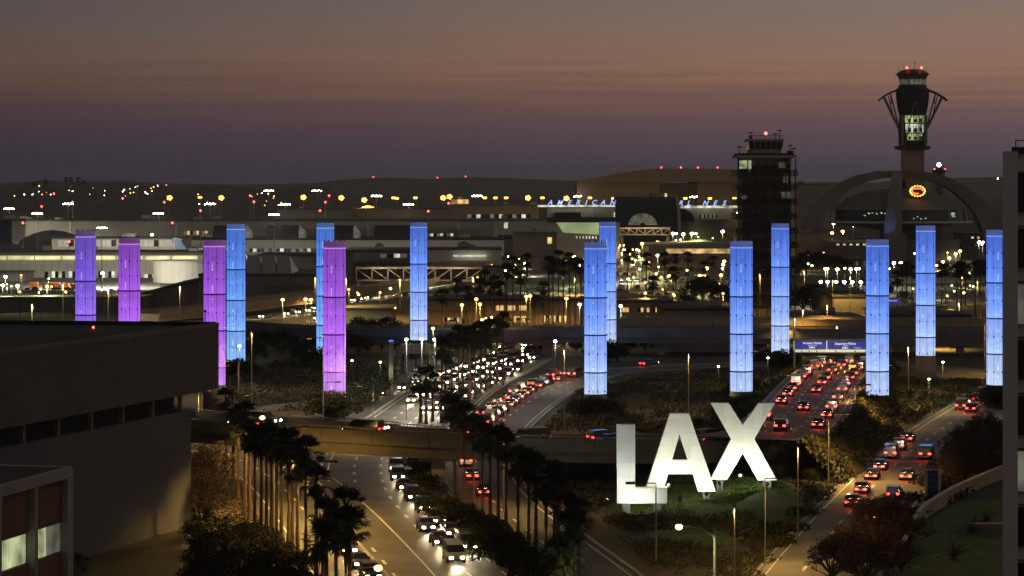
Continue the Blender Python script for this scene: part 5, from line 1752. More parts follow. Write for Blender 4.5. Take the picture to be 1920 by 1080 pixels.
# amber arrow board and delineator posts on the ramp
P_ = G(1598, 702, 3.0)
root = thing('arrow_board', 'amber lit arrow board standing on the ramp road', 'arrow board', (P_.x, P_.y, 2.2))
b = MB()
for u, v in ((-2, 2), (-1, 1), (0, 0), (1, 1), (2, 2), (-2, -2), (-1, -1), (1, -1), (2, -2), (0, 2), (0, -2), (-2, 0), (2, 0)):
    b.ball((u * 0.24, -0.08, 1.9 + v * 0.24), 0.1, 6, 4)
part('bulbs', b, M['lamp_amber'], root, local=True)
part('panel', MB().box(-0.75, 0.75, -0.04, 0.06, 1.2, 2.6), M['tan'], root, local=True)
part('trailer', MB().box(-0.6, 0.6, -0.4, 0.6, 0.25, 0.5).tube([(0, 0, 0.5), (0, 0, 1.2)], 0.06, 6), M['steel_dark'], root, local=True)
part('wheel', MB().tube([(-0.75, 0.1, 0.28), (-0.62, 0.1, 0.28)], 0.28, 10).tube([(0.62, 0.1, 0.28), (0.75, 0.1, 0.28)], 0.28, 10), M['tyre'], root, local=True)
pr = None
dl = [(1542, 690), (1554, 686), (1565, 684), (1576, 683), (1595, 681), (1609, 681), (1614, 675), (1559, 703), (1571, 704), (1584, 701), (1577, 693), (1557, 679)]
for k, (q, v) in enumerate(dl):
    lab = 'white delineator post on the ramp road, ' + nth(k + 1) + ' by distance along the row'
    P_ = G(q, v, 2.6)
    if pr is None:
        pr = thing('delineator', lab, 'traffic post', (P_.x, P_.y, 2.2), group='white delineator posts on the ramp')
        part('tube', MB().lathe([(0.2, 0), (0.2, 0.05), (0.08, 0.06), (0.08, 1.05), (0.02, 1.1)], 8), M['white_paint'], pr, local=True)
        part('band', MB().lathe([(0.085, 0.7), (0.085, 0.9)], 8), M['lamp_amber'], pr, local=True)  # band is given emission, no lamp in it
    else:
        dup(pr, (P_.x, P_.y, 2.2), 0, lab)

# retaining wall and terrace in the lower right
line = smooth_line([G(1692, 1052, 0), G(1722, 985, 0), G(1775, 945, 0), G(1830, 918, 0), G(1900, 888, 0)])
root = thing('terrace_wall', 'curved tan terrace wall with pale coping below the right tower', 'wall', (line[0].x, line[0].y, 0))
b = MB()
bar(b, line, -0.15, 0.15, 0, 1.5)
part('wall', b, M['tan'], root)
b = MB()
bar(b, line, -0.24, 0.24, 1.503, 1.65)
part('coping', b, M['offwhite'], root)
P_ = G(1862, 1000)
root = thing('garden_wall', 'low pale garden wall beside the palm bush at lower right', 'wall', (P_.x, P_.y, 0), R(-4))
part('wall', MB().box(-2.4, 3, -0.2, 0.2, 0, 1.0), M['beige_dark'], root, local=True)
part('coping', MB().box(-2.5, 3.1, -0.28, 0.28, 1.003, 1.14), M['offwhite'], root, local=True)


# ================================================================== PLANTS
def palm_proto(seed, skirt=0.5, n=46, rad=2.0):
    q = random.Random(seed)
    root = thing('palm_tree', 'x', 'palm tree')
    b = MB()
    # fan fronds: a stalk and a split fan of narrow blades
    for i in range(n):
        el = R(q.uniform(-62, 78)) if i > 8 else R(q.uniform(45, 85))
        az = q.uniform(0, 6.283)
        d = Vector((math.cos(az) * math.cos(el), math.sin(az) * math.cos(el), math.sin(el)))
        st = rad * q.uniform(0.42, 0.6)
        p = d * st
        p.z -= 0.10 * st
        side = Vector((-math.sin(az), math.cos(az), 0))
        upv = side.cross(d)
        b.add([side * -0.03, side * 0.03, p + side * 0.03, p - side * 0.03], [(0, 1, 2, 3)])
        fr = rad * q.uniform(0.42, 0.62)
        nb = 9
        for k in range(nb):
            a = (k / (nb - 1) - 0.5) * R(150)
            w = (d * math.cos(a) + side * math.sin(a)).normalized()
            tip = p + w * fr * q.uniform(0.85, 1.05) * (1 - 0.25 * abs(k / (nb - 1) - 0.5)) + Vector((0, 0, -0.24 * fr * q.uniform(0.4, 1.5)))
            mid = p + w * fr * 0.5
            cr = w.cross(upv).normalized() * 0.085 * rad / 2
            b.add([p, mid + cr, tip, mid - cr], [(0, 1, 2, 3)])
    c = b.build('crown', M['frond'], root)
    s = MB()
    for i in range(26):
        az = q.uniform(0, 6.283)
        l = q.uniform(0.7, 1.0) * skirt * 2.2
        o = Vector((math.cos(az), math.sin(az), 0))
        sd_ = Vector((-o.y, o.x, 0)) * q.uniform(0.12, 0.25)
        t0, t1 = o * 0.12, o * q.uniform(0.45, 0.75) + Vector((0, 0, -l * 0.6))
        t2 = o * q.uniform(0.2, 0.45) + Vector((0, 0, -l))
        s.add([t0, t1 - sd_, t2, t1 + sd_], [(0, 1, 2, 3)])
    s.build('dead_skirt', M['dead_frond'], root)
    t = MB()
    bx, by = q.uniform(-0.02, 0.02), q.uniform(-0.02, 0.02)
    t.tube([(bx * 6 * (1 - u) * u, by * 6 * (1 - u) * u, u) for u in (0, 0.03, 0.1, 0.3, 0.5, 0.7, 0.88, 1.0)], [0.34, 0.27, 0.22, 0.19, 0.17, 0.16, 0.17, 0.14], 8)
    t.build('trunk', M['bark'], root)
    return root


PROTOS = [palm_proto(1), palm_proto(2, 0.7, 42), palm_proto(3, 0.4, 50), palm_proto(4, 0.9, 44, 2.15)]
_used = set()


def palm(x, yc, yb=None, Y=None, label='', group='', rs=1.0, pi=None):
    """crown centre at pixel x, yc; foot on the ground at row yb (or distance Y)"""
    if Y is None:
        Y = F * H / (yb - YH)
    X = (x - 960) * Y / F
    h = max(zat(yc, Y), 2.0)
    pi = rnd.randrange(4) if pi is None else pi
    pr = PROTOS[pi]
    if pi not in _used:
        _used.add(pi)
        t = pr
        t.location = (X, Y, 0)
        t.rotation_euler = (0, 0, rnd.uniform(0, 6.28))
        t['label'], t['group'] = label, group
    else:
        t = dup(pr, (X, Y, 0), rnd.uniform(0, 6.28), label, None, group)
    for ch in t.children:
        if ch.name.startswith('trunk'):
            ch.scale = (1, 1, h)
        else:
            ch.scale = (rs, rs, rs)
            ch.location = (0, 0, h)
    return t


def palms(rows, look, place, group, rs=1.0):
    rows = sorted(rows, key=lambda r: r[0])
    for i, r in enumerate(rows):
        palm(r[0], r[1], yb=r[2] if len(r) > 2 else None, label=f'{look}, {nth(i + 1)} from the left {place}', group=group, rs=(r[3] if len(r) > 3 else rs) * rnd.uniform(0.92, 1.1))


palms([(424, 750, 868), (437, 787, 905), (447, 790, 935), (458, 778, 962), (468, 812, 975), (478, 822, 992), (490, 828, 997), (500, 818, 1000), (509, 824, 1006), (518, 836, 1014), (528, 843, 1022), (541, 832, 1036), (548, 846, 1030), (558, 872, 1046), (574, 850, 1056)],
      'tall slim fan palm', 'in the row beside the dark building', 'palms beside the left road')
palms([(593, 905, 1090, 1.05), (612, 968, 1180, 1.05), (630, 990, 1215, 1.1), (648, 950, 1160, 1.15), (606, 1010, 1240, 1.1), (655, 985, 1230, 1.1)],
      'stocky full-headed palm', 'of the dark clump at the bottom left', 'palms in the bottom left clump')
palms([(852, 766, 928), (871, 780, 938), (888, 800, 950), (905, 818, 967), (919, 822, 985), (934, 826, 1001), (949, 838, 1013), (971, 866, 1040), (991, 874, 1052), (1005, 880, 1056), (1024, 912, 1062), (1046, 915, 1085), (1062, 952, 1105), (1086, 962, 1100), (1062, 1033, 1170), (1040, 895, 1075), (1075, 985, 1130), (1048, 1040, 1190)],
      'tall fan palm', 'in the curving row before the letter L', 'palms between the two lower roads', 1.05)
palms([(788, 714, 793), (799, 708, 795), (811, 716, 790), (828, 650, 793), (835, 660, 790), (847, 642, 740), (860, 625, 747), (868, 638, 742), (881, 628, 752), (890, 640, 748), (901, 622, 740), (910, 634, 735), (920, 615, 726), (932, 611, 718), (943, 600, 724)],
      'slim fan palm', 'along the headlight-lit road', 'palms along the lit road', 1.15)
palms([(829, 556, 618), (856, 534, 616), (880, 549, 616), (899, 534, 612), (908, 520, 612), (918, 541, 614), (927, 529, 612), (937, 540, 612), (950, 508, 612), (962, 494, 612), (976, 520, 613), (988, 488, 612), (998, 565, 613), (1009, 565, 614), (1019, 541, 612), (1029, 493, 612), (1037, 500, 612), (1047, 482, 612), (1057, 503, 612), (1068, 486, 612), (1079, 494, 612), (1089, 499, 611)],
      'dark fan palm', 'of the tall stand before the orange lit office', 'palms before the orange lit office', 1.25)
palms([(1177, 480, 592), (1212, 486, 593), (1224, 530, 592), (1246, 484, 552), (1267, 484, 545), (1290, 482, 545), (1336, 490, 548), (1262, 512, 570), (1320, 500, 560)],
      'dark fan palm', 'among those around the car park', 'palms around the car park', 1.3)
palms([(1692, 506, 566), (1700, 503, 568), (1710, 508, 570), (1766, 506, 572), (1773, 505, 570), (1794, 508, 575), (1802, 502, 575), (1810, 509, 572), (1829, 502, 590), (1838, 500, 596), (1848, 504, 600), (1682, 520, 580)],
      'dark fan palm', 'of those before the right parking deck', 'palms at the right parking deck', 1.35)
palms([(846, 762, 812, 1.3), (873, 775, 822, 1.3), (858, 778, 818, 1.1)], 'short bushy palm', 'of the trio beside the near overpass', 'short palms by the near overpass')
# far trees on the left hillside
palms([(86, 341, 0), (124, 337, 0), (133, 336, 0), (147, 337, 0), (155, 341, 0)] and [], '', '', '')
for i, (x, y) in enumerate(((64, 345), (86, 341), (124, 336), (133, 336), (147, 337), (156, 342))):
    palm(x, y, Y=3600, label=f'tiny palm silhouette on the far left hillside, {nth(i + 1)} from the left', group='palms on the far hillside', rs=2.2)


def leaf_cloud(b, q, c, r, n, size, flat=0.8, hole=None):
    for _ in range(n):
        while True:
            d = Vector((q.uniform(-1, 1), q.uniform(-1, 1), q.uniform(-1, 1)))
            if d.length <= 1 and d.length > 0.25:
                break
        p = Vector(c) + Vector((d.x * r, d.y * r, d.z * r * flat))
        a = Vector((q.uniform(-1, 1), q.uniform(-1, 1), q.uniform(-0.6, 1))).normalized()
        e = a.orthogonal().normalized()
        s = size * q.uniform(0.6, 1.3)
        f = a.cross(e)
        b.add([p - e * s, p + f * s * 0.5, p + e * s, p - f * s * 0.5], [(0, 1, 2, 3)])


def tree_proto(name, seed, label, cat, leafm, h=6.0, r=3.0, blobs=14, leaves=70, size=0.28, bare=False):
    q = random.Random(seed)
    root = thing(name, label, cat)
    t = MB()
    f = MB()
    th = h * (0.3 if not bare else 0.2)
    t.tube([(0, 0, 0), (q.uniform(-.1, .1), q.uniform(-.1, .1), th * 0.6), (0, 0, th)], [0.22, 0.17, 0.15], 7)
    for k in range(blobs):
        az = 2.4 * k + q.uniform(-0.4, 0.4)
        rr = r * math.sqrt((k + 0.5) / blobs) * q.uniform(0.7, 1.0)
        zc = h * (1.0 - 0.55 * (rr / r) ** 2 * q.uniform(0.6, 1.2)) - q.uniform(0, 0.25) * h
        c = Vector((math.cos(az) * rr, math.sin(az) * rr, max(zc, th * 0.7)))
        t.tube([(0, 0, th * q.uniform(0.6, 1.0)), c * 0.5 + Vector((0, 0, th * 0.35)), c], [0.1, 0.06, 0.025], 5, caps=False)
        if bare:
            for _ in range(7):
                e = c + Vector((q.uniform(-1, 1), q.uniform(-1, 1), q.uniform(-0.2, 1.1))) * r * 0.33
                t.tube([c * 0.8, e], [0.035, 0.012], 4, caps=False)
                leaf_cloud(f, q, e, r * 0.16, leaves // 7, size)
        else:
            leaf_cloud(f, q, c, r * q.uniform(0.3, 0.46), leaves, size)
    t.build('trunk', M['bark'], root)
    f.build('crown', M[leafm], root)
    return root


TR = {'tree': [tree_proto('tree', 21, 'x', 'tree', 'leaf'), tree_proto('tree', 22, 'x', 'tree', 'leaf', 5.5, 3.4, 16)],
      'shrub': [tree_proto('shrub', 31, 'x', 'shrub', 'leaf', 2.0, 1.6, 14, 110, 0.115), tree_proto('shrub', 32, 'x', 'shrub', 'leaf', 1.7, 1.8, 15, 110, 0.115)],
      'red_shrub': [tree_proto('red_leaved_shrub', 41, 'x', 'shrub', 'leaf_red', 4.2, 2.6, 24, 140, 0.11, True), tree_proto('red_leaved_shrub', 42, 'x', 'shrub', 'leaf_red', 3.8, 2.8, 26, 140, 0.11, True)],
      'bare_tree': [tree_proto('sparse_tree', 51, 'x', 'tree', 'leaf_brown', 7.5, 3.6, 28, 140, 0.12, True)]}
_tu = set()


def plant(kind, x, y, scale, label, group, Y=None, z=0.0):
    p = G(x, y, z) if Y is None else Vector(((x - 960) * Y / F, Y, z))
    i = rnd.randrange(len(TR[kind]))
    pr = TR[kind][i]
    if (kind, i) not in _tu:
        _tu.add((kind, i))
        pr.location, pr.scale, pr.rotation_euler = p, (scale,) * 3, (0, 0, rnd.uniform(0, 6.28))
        pr['label'] = label
        if group:
            pr['group'] = group
        return pr
    return dup(pr, p, rnd.uniform(0, 6.28), label, scale, group)


def plants(kind, rows, look, place, group):
    for i, r in enumerate(sorted(rows, key=lambda r: r[0])):
        plant(kind, r[0], r[1], r[2] * rnd.uniform(0.9, 1.12), f'{look}, {nth(i + 1)} from the left {place}', group, None, r[3] if len(r) > 3 else 0.0)


plants('bare_tree', [(398, 955, 0.95), (372, 935, 0.85), (388, 985, 0.6)], 'sparse brown tree lit amber', 'beside the windowless building', 'sparse trees by the windowless building')
TR['bare_tree'].append(tree_proto('sparse_tree', 52, 'x', 'tree', 'leaf', 8.5, 3.0, 18, 56, 0.16, True))
plant('bare_tree', 146, 1108, 0.01, 'thin dark sapling before the windowless wall', None).scale = (0.42, 0.42, 0.42)
plants('tree', [(650, 668, 0.9), (672, 672, 0.85), (690, 664, 0.95), (716, 664, 0.9), (740, 662, 0.8), (700, 640, 1.0), (730, 636, 0.9), (672, 638, 0.9)], 'dark round tree', 'under the long overpass behind the purple pylon', 'trees behind the purple pylons')
plants('tree', [(474, 690, 0.9), (498, 672, 1.0), (526, 668, 1.0), (548, 676, 0.9), (570, 690, 0.8), (585, 668, 0.8)], 'dark spreading tree', 'below the ramp between the blue pylons', 'trees below the ramp bridge')
plants('shrub', [(640, 762, 1.6), (658, 768, 1.8), (676, 764, 1.9), (694, 757, 2.0), (708, 748, 1.8), (690, 744, 1.7), (668, 748, 1.6), (712, 738, 1.5)], 'dark round bush', 'of the clump at the purple pylon foot', 'bushes at the purple pylon')
plants('tree', [(1300, 572, 1.2), (1316, 566, 1.4), (1334, 570, 1.3), (1352, 575, 1.3), (1372, 578, 1.2), (1290, 590, 0.9)], 'dense dark tree', 'between the car park and the old tower', 'trees by the old tower')
plants('tree', [(1505, 590, 1.2), (1520, 580, 1.3), (1538, 584, 1.2), (1552, 575, 1.0), (1575, 572, 1.0), (1600, 570, 1.0), (1498, 520, 1.6), (1512, 515, 1.6), (1530, 512, 1.5), (1548, 510, 1.4), (1565, 512, 1.3), (1582, 514, 1.2)], 'dark leafy tree', 'below the restaurant left of the front pylon', 'trees below the restaurant')
plants('tree', [(1695, 575, 0.8), (1664, 560, 0.8), (1850, 520, 1.0), (1835, 516, 1.0), (1820, 516, 0.9)], 'low dark tree', 'around the right parking deck', 'trees at the right parking deck')
plants('tree', [(868, 606, 1.0), (1015, 652, 0.5), (1050, 660, 0.6), (1080, 664, 0.6), (1180, 664, 0.6), (1210, 662, 0.55), (1390, 662, 0.6), (1420, 664, 0.6)], 'dark tree', 'standing under the long overpass', 'trees under the long overpass')
plants('shrub', [(1394, 745, 2.1), (1408, 748, 1.8), (1380, 742, 1.2)], 'leafy bush lit blue', 'at the foot of the letter X pylon', 'bushes at pylon feet')
plants('shrub', [(1632, 752, 1.3), (1650, 756, 1.5), (1664, 752, 1.0)], 'small leafy bush', 'at the foot of the right front pylon', 'bushes at pylon feet')
plants('shrub', [(1097, 752, 1.2), (1118, 757, 1.1), (1140, 755, 1.0)], 'small bush', 'at the foot of the letter L pylon', 'bushes at pylon feet')
plants('shrub', [(x_ + d_, F * H / (F * 2 * 1.83 / w_) + YH + 5, 1.9) for x_, w_ in ((627, 42), (1116.5, 42), (1390, 42), (1645, 42.5), (1866, 40), (442.5, 34.5), (610, 33), (1139.5, 31.5), (1463, 33)) for d_ in (-17, 1, 18)], 'dark rounded bush', 'hiding the pylon plinths', 'bushes hiding the plinths')
plants('shrub', [(1447, 676, 1.2), (1462, 678, 1.4), (1478, 676, 1.2), (452, 708, 1.3), (436, 706, 1.2), (602, 700, 1.2), (620, 747, 1.0)], 'dark bush', 'among those hugging the distant pylons', 'bushes at distant pylons')
plants('red_shrub', [(1640, 1010, 1.05), (1672, 1018, 1.0), (1610, 1045, 1.0), (1588, 1072, 0.95), (1560, 1092, 1.0), (1650, 1062, 1.0), (1700, 1030, 0.8), (1625, 1105, 1.0), (1690, 1075, 0.7)], 'purplish bare-branched shrub', 'of the thicket beside the lower right road', 'shrubs in the lower right thicket')
plants('red_shrub', [(1800, 868, 1.0), (1822, 862, 1.1), (1846, 855, 1.15), (1870, 850, 1.1), (1812, 902, 1.05), (1840, 898, 1.1), (1868, 885, 1.1), (1790, 905, 0.8), (1785, 880, 0.7)], 'dark reddish shrub', 'of the thicket beside the right tower', 'shrubs beside the right tower')
plants('shrub', [(800, 952, 1.0), (820, 968, 1.2), (845, 985, 1.3), (868, 1000, 1.3), (890, 1020, 1.4), (915, 1040, 1.5), (938, 1062, 1.5), (960, 1085, 1.5), (905, 1005, 1.2), (930, 1025, 1.3), (955, 1050, 1.4), (985, 1075, 1.4), (1010, 1095, 1.4), (870, 975, 1.1), (848, 962, 1.0), (885, 990, 1.1)], 'dark bush', 'in the median under the near palms', 'bushes in the palm median')
plants('shrub', [(775, 905, 1.0), (785, 915, 1.1), (800, 925, 1.2), (778, 885, 1.1), (792, 895, 1.1)], 'dark bush', 'beside the lone overpass pillar', 'bushes beside the overpass pillar')
plants('shrub', [(470, 1010, 0.93), (500, 1030, 1.05), (530, 1050, 1.05), (560, 1075, 1.05), (440, 1020, 0.99), (410, 1035, 1.05), (380, 1045, 1.05), (460, 1055, 1.12), (500, 1078, 1.12), (420, 1078, 1.12), (545, 1100, 1.12), (380, 1095, 1.12), (580, 1110, 0.99), (365, 1010, 0.81), (480, 1110, 1.12), (430, 1120, 1.12)], 'black bush', 'of the shaded thicket under the left palms', 'bushes under the left palms')
plants('shrub', [(1572, 812, 0.7), (1548, 858, 0.7), (1500, 838, 1.0), (1520, 842, 1.0), (1475, 840, 1.0), (1455, 848, 1.1), (1545, 838, 0.8), (1490, 880, 0.9), (1520, 905, 0.9), (1465, 895, 0.9)], 'brown green bush', 'on the bank right of the letter X', 'bushes on the bank right of the letters')


def fan_bush(x, y, label, n=26, l=2.2):
    q = random.Random(int(x))
    p = G(x, y)
    root = thing('cycad_bush', label, 'palm bush', p)
    b = MB()
    for i in range(n):
        az, el = q.uniform(0, 6.28), R(q.uniform(5, 80))
        d = Vector((math.cos(az) * math.cos(el), math.sin(az) * math.cos(el), math.sin(el)))
        sd_ = Vector((-math.sin(az), math.cos(az), 0))
        pts = [Vector((0, 0, 0.4)) + d * l * t + Vector((0, 0, -0.5 * l * t * t * 0.6)) for t in (0, 0.35, 0.7, 1.0)]
        for a, c in zip(pts[:-1], pts[1:]):
            for s in (-1, 1):
                for k in range(4):
                    m_ = a.lerp(c, k / 4)
                    e = m_ + sd_ * s * 0.32 * l * 0.4 + (c - a) * 0.5 + Vector((0, 0, -0.12))
                    w = (c - a) * 0.12
                    b.add([m_, m_ + w, e], [(0, 1, 2)])
    b.build('crown', M['frond'], root)
    MB().lathe([(0.25, 0), (0.3, 0.3), (0.18, 0.55), (0.01, 0.6)], 8).build('trunk', M['bark'], root)
    return root


fan_bush(1822, 1000, 'dark spiky palm bush on the terrace beside the right tower', 34, 2.6)
fan_bush(1850, 985, 'smaller spiky palm bush against the right tower wall', 26, 2.0)
fan_bush(1788, 1050, 'pale green spiky palm bush on the lower right lawn', 30, 2.2)


# ground cover: leafy tufts scattered over the planted beds
def pip(p, poly):
    r = False
    for i in range(len(poly)):
        a, c = poly[i], poly[i - 1]
        if (a.y > p[1]) != (c.y > p[1]) and p[0] < (c.x - a.x) * (p[1] - a.y) / (c.y - a.y) + a.x:
            r = not r
    return r


from mathutils import noise as mnoise


def near_road(X, Y):
    for key, hw in (('A', 8.6), ('B', 6.2), ('C', 7.2), ('E', 6.6), ('FR', 5.0), ('ML', 4.4), ('D', 7.6)):
        ln = dline if key == 'D' else ROADS[key]
        for q in ln[::2]:
            if (q.x - X) ** 2 + (q.y - Y) ** 2 < hw * hw:
                return True
    return False


def cover(name, poly_px, dens, size, m, seed, hgt=0.5, leaves=7, terrain=False, patch=0.0):
    q = random.Random(seed)
    poly = [G(*p) for p in poly_px]
    x0, x1 = min(p.x for p in poly), max(p.x for p in poly)
    y0, y1 = min(p.y for p in poly), max(p.y for p in poly)
    b = MB()
    for _ in range(int((x1 - x0) * (y1 - y0) * dens)):
        X, Y = q.uniform(x0, x1), q.uniform(y0, y1)
        if not pip((X, Y), poly) or near_road(X, Y):
            continue
        nz = mnoise.noise(Vector((X * 0.16, Y * 0.08, seed)))
        if nz < patch - 0.25 and q.random() < 0.8:
            continue
        z = terr(X, Y) if terrain else 0.0
        k = 1.0 + 0.7 * nz
        for _ in range(leaves):
            a = Vector((q.uniform(-1, 1), q.uniform(-1, 1), q.uniform(0.1, 1))).normalized()
            e = a.orthogonal().normalized()
            f = a.cross(e)
            s = size * q.uniform(0.5, 1.2) * k
            p = Vector((X + q.uniform(-1, 1) * size * 1.6, Y + q.uniform(-1, 1) * size * 1.6, z + q.uniform(0.02, hgt) * k))
            b.add([p - e * s, p + f * s * 0.45, p + e * s, p - f * s * 0.45], [(0, 1, 2, 3)])
    return tag(b.build(name, M[m]), kind='stuff')


cover('ground_cover', [(1010, 815), (1095, 735), (1250, 702), (1470, 700), (1470, 745), (1420, 800), (1390, 815), (1150, 818)], 1.5, 0.33, 'ivy', 1, 0.9, 7, patch=0.1)
cover('ground_cover', [(1560, 830), (1610, 745), (1640, 712), (1860, 712), (1720, 790), (1640, 855), (1585, 905), (1500, 1010), (1440, 1050), (1420, 900), (1480, 840)], 1.7, 0.28, 'ivy', 2, 0.8, 7, patch=0.12)
cover('ground_cover', [(400, 775), (430, 700), (600, 676), (760, 690), (700, 752), (640, 772), (480, 772)], 0.8, 0.45, 'ivy', 3, 0.9, 7)
cover('ground_cover', [(1100, 960), (1150, 930), (1160, 965), (1300, 985), (1460, 975), (1545, 935), (1500, 1010), (1440, 1090), (1300, 1120), (1240, 1080)], 3.5, 0.15, 'ivy', 4, 0.35, 7, True, 0.08)
cover('ground_cover', [(780, 860), (830, 930), (900, 985), (1010, 1060), (1060, 1120), (1000, 1150), (930, 1090), (850, 1000), (780, 930), (765, 880)], 2.5, 0.3, 'leaf', 5, 0.7, 7)
cover('ground_cover', [(960, 840), (1060, 850), (1160, 860), (1160, 935), (1110, 960), (1010, 900)], 2.2, 0.3, 'leaf_brown', 6, 0.8, 7, patch=0.1)
cover('ground_cover', [(1660, 960), (1770, 850), (1890, 830), (1890, 885), (1730, 975), (1680, 1060), (1600, 1120), (1540, 1120)], 2.0, 0.3, 'leaf', 7, 0.7, 7)
cover('ground_cover', [(355, 960), (420, 985), (500, 1010), (560, 1090), (600, 1180), (340, 1180)], 2.0, 0.3, 'leaf', 8, 0.8, 7)
cover('grass', [(1150, 985), (1155, 925), (1240, 900), (1340, 880), (1480, 870), (1480, 935), (1380, 970), (1250, 985)], 14.0, 0.11, 'grass', 9, 0.16, 4, True)
cover('grass', [(365, 905), (450, 935), (500, 985), (520, 1020), (400, 1000)], 5.0, 0.12, 'leaf_brown', 10, 0.15, 4)

q = random.Random(99)
b = MB()
sdl = sides(dline)
for _ in range(5200):
    k = q.randrange(len(dline) - 1)
    t = q.random()
    c0 = dline[k].lerp(dline[k + 1], t)
    u = sdl[k].lerp(sdl[k + 1], t)
    s = q.choice((-1, 1))
    w = q.random()
    p0 = c0 + u * s * (7.4 + c0.z * (2.4 if s > 0 else 1.1) * w)
    z0 = c0.z * (1 - w)
    if near_road(p0.x, p0.y) and (p0 - c0).length > 9.5:
        continue
    for _ in range(6):
        a = Vector((q.uniform(-1, 1), q.uniform(-1, 1), q.uniform(0.1, 1))).normalized()
        e = a.orthogonal().normalized()
        f = a.cross(e)
        s_2 = 0.34 * q.uniform(0.5, 1.2)
        p = Vector((p0.x + q.uniform(-.6, .6), p0.y + q.uniform(-.6, .6), z0 + q.uniform(0.0, 0.7)))
        b.add([p - e * s_2, p + f * s_2 * 0.45, p + e * s_2, p - f * s_2 * 0.45], [(0, 1, 2, 3)])
tag(b.build('ground_cover', M['ivy']), kind='stuff')


# ================================================================== LAMPS
WARM, SOD, GRN, WHT, BLU = (1.0, 0.7, 0.32), (1.0, 0.58, 0.14), (0.84, 1.0, 0.42), (1.0, 0.93, 0.75), (0.7, 0.85, 1.0)


def lamp(x, y, h, lens, label, group, power=0.0, col=WHT, r=None, name='street_lamp', Y=None, arm=0.0, double=False):
    """a lit lamp: pole, short arm, glowing globe at pixel x, y"""
    if Y is None:
        Y = F * (H - h) / (y - YH)
    p = W(x, y, Y)
    t = thing(name, label, 'street lamp', (p.x, Y, 0), 0, group)
    z = p.z
    r = r or max(0.28, Y * 0.00062)
    pw = 0.085 if Y < 330 else max(0.05, Y * 0.00007)
    po = part('pole', MB().tube([(arm, 0.2, 0), (arm, 0.2, z - 0.1)], [pw * 1.4, pw], 6), M['steel' if Y < 330 else 'steel_dark'], t, local=True)
    if arm:
        sub('arm', MB().tube([(arm, 0.2, z - 0.9), (arm * 0.6, 0.1, z - 0.1), (0, 0, z + 0.12)], 0.05, 5), M['steel'], po, t, local=True)
    hd = part('lamp_head', MB().lathe([(r * 0.5, z + r * 0.72), (r * 0.3, z + r * 0.95), (0.02, z + r * 1.0)], 8), M['steel_dark'], t, local=True)
    sub('globe', MB().ball((0, 0, z), r, 8, 6, 0, 0.8), M[lens], hd, t, local=True)
    if power:
        lamp_light(t, (0, -0.6, z - r - 0.1), col, power, 0.3, R(174), (0, 0, -1), 0.25)
    return t


def mast(x, y, h, lens, label, power=0.0, n=7, w=3.4, group='apron mast lights', col=WHT, Y=None, aim=(0, 0.55, -1)):
    """high mast with a row of floodlights"""
    if Y is None:
        Y = F * (H - h) / (y - YH)
    p = W(x, y, Y)
    t = thing('mast_light', label, 'mast light', (p.x, Y, 0), 0, group)
    k = Y / 1500.0
    po = part('pole', MB().tube([(0, 0, 0), (0, 0, p.z)], [0.26 * k, 0.17 * k], 6), M['steel'], t, local=True)
    sub('crossbar', MB().box(-w * k / 2, w * k / 2, -0.1, 0.1, p.z - 0.1, p.z + 0.15), M['steel_dark'], po, t, local=True)
    for i in range(n):
        u = (-0.5 + (i + 0.5) / n) * w * k
        if lens == 'lamp_sodium':
            part('lamp_head', MB().ball((w * 0.3 * k * math.cos(6.283 * i / n), -0.35, p.z + w * 0.26 * k * math.sin(6.283 * i / n)), 0.68 * k, 6, 4), M['mast_sodium'], t, local=True)
        else:
            part('lamp_head', MB().ball((u, -0.35, p.z + 0.1 + 0.3 * k * (i % 2)), 0.36 * k, 6, 4), M[lens], t, local=True)
    if power:
        lamp_light(t, (0, 2.5, p.z - 0.6), col, power, 1.0, R(150), aim, 0.7)
    return t


NM = 'white apron mast light with wide lamp row, '
for i, (x, y, h, p) in enumerate(((17, 392, 24, 9000), (70, 401, 25, 26000), (128, 383, 24, 8000), (191, 428, 22, 24000), (297, 401, 25, 26000), (394, 383, 24, 9000), (504, 358, 30, 0), (535, 384, 25, 9000), (514, 403, 25, 26000), (594, 358, 30, 0), (706, 368, 28, 0), (766, 384, 25, 14000), (895, 368, 28, 0))):
    mast(x, y, h, 'lamp_white', NM + nth(i + 1) + ' from the left', p * 9, 7 if y > 365 else 5, 6.2)
for i, (x, y) in enumerate(((1083, 369), (1300, 370))):
    mast(x, y, 28, 'lamp_white', ('white mast light above the letter R of the roof sign', 'white mast light above the right end of the roof sign')[i], 0, 4, 5.0)
NS = 'orange sodium mast light on the skyline, '
for i, (x, y) in enumerate(((318, 371), (375, 370), (415, 371), (569, 370), (640, 371), (683, 375), (738, 371), (744, 372), (779, 371), (831, 371), (843, 369), (909, 371), (929, 371), (949, 371), (990, 371), (1017, 371), (1062, 372), (1106, 371), (1150, 372), (1285, 372), (1331, 372), (1377, 372))):
    big = x in (318, 415, 569, 640, 683, 831, 843, 990, 1062)
    mast(x, y, 26, 'lamp_sodium', NS + nth(i + 1) + ' from the left', 110000 if x in (1106, 1285, 1377) else (60000 if big else 0), 5 if big else 2, 3.4 if big else 1.8, 'sodium lights on the skyline', SOD, Y=1750 if x > 1020 else None)
for i, (x, y) in enumerate(((1553, 371), (1868, 420), (1780, 336), (1871, 335))):
    mast(x, y, (26, 20, 44, 46)[i], 'lamp_white', ('white light cluster right beside the old tower', 'white light at the foot of the saucer right arch', 'small white light just right of the beacon tower', 'small white light near the right tower roof')[i], 0, (6, 2, 1, 1)[i], (7, 1.4, 0.6, 0.6)[i], Y=(1950, 1500, 2600, 2600)[i])
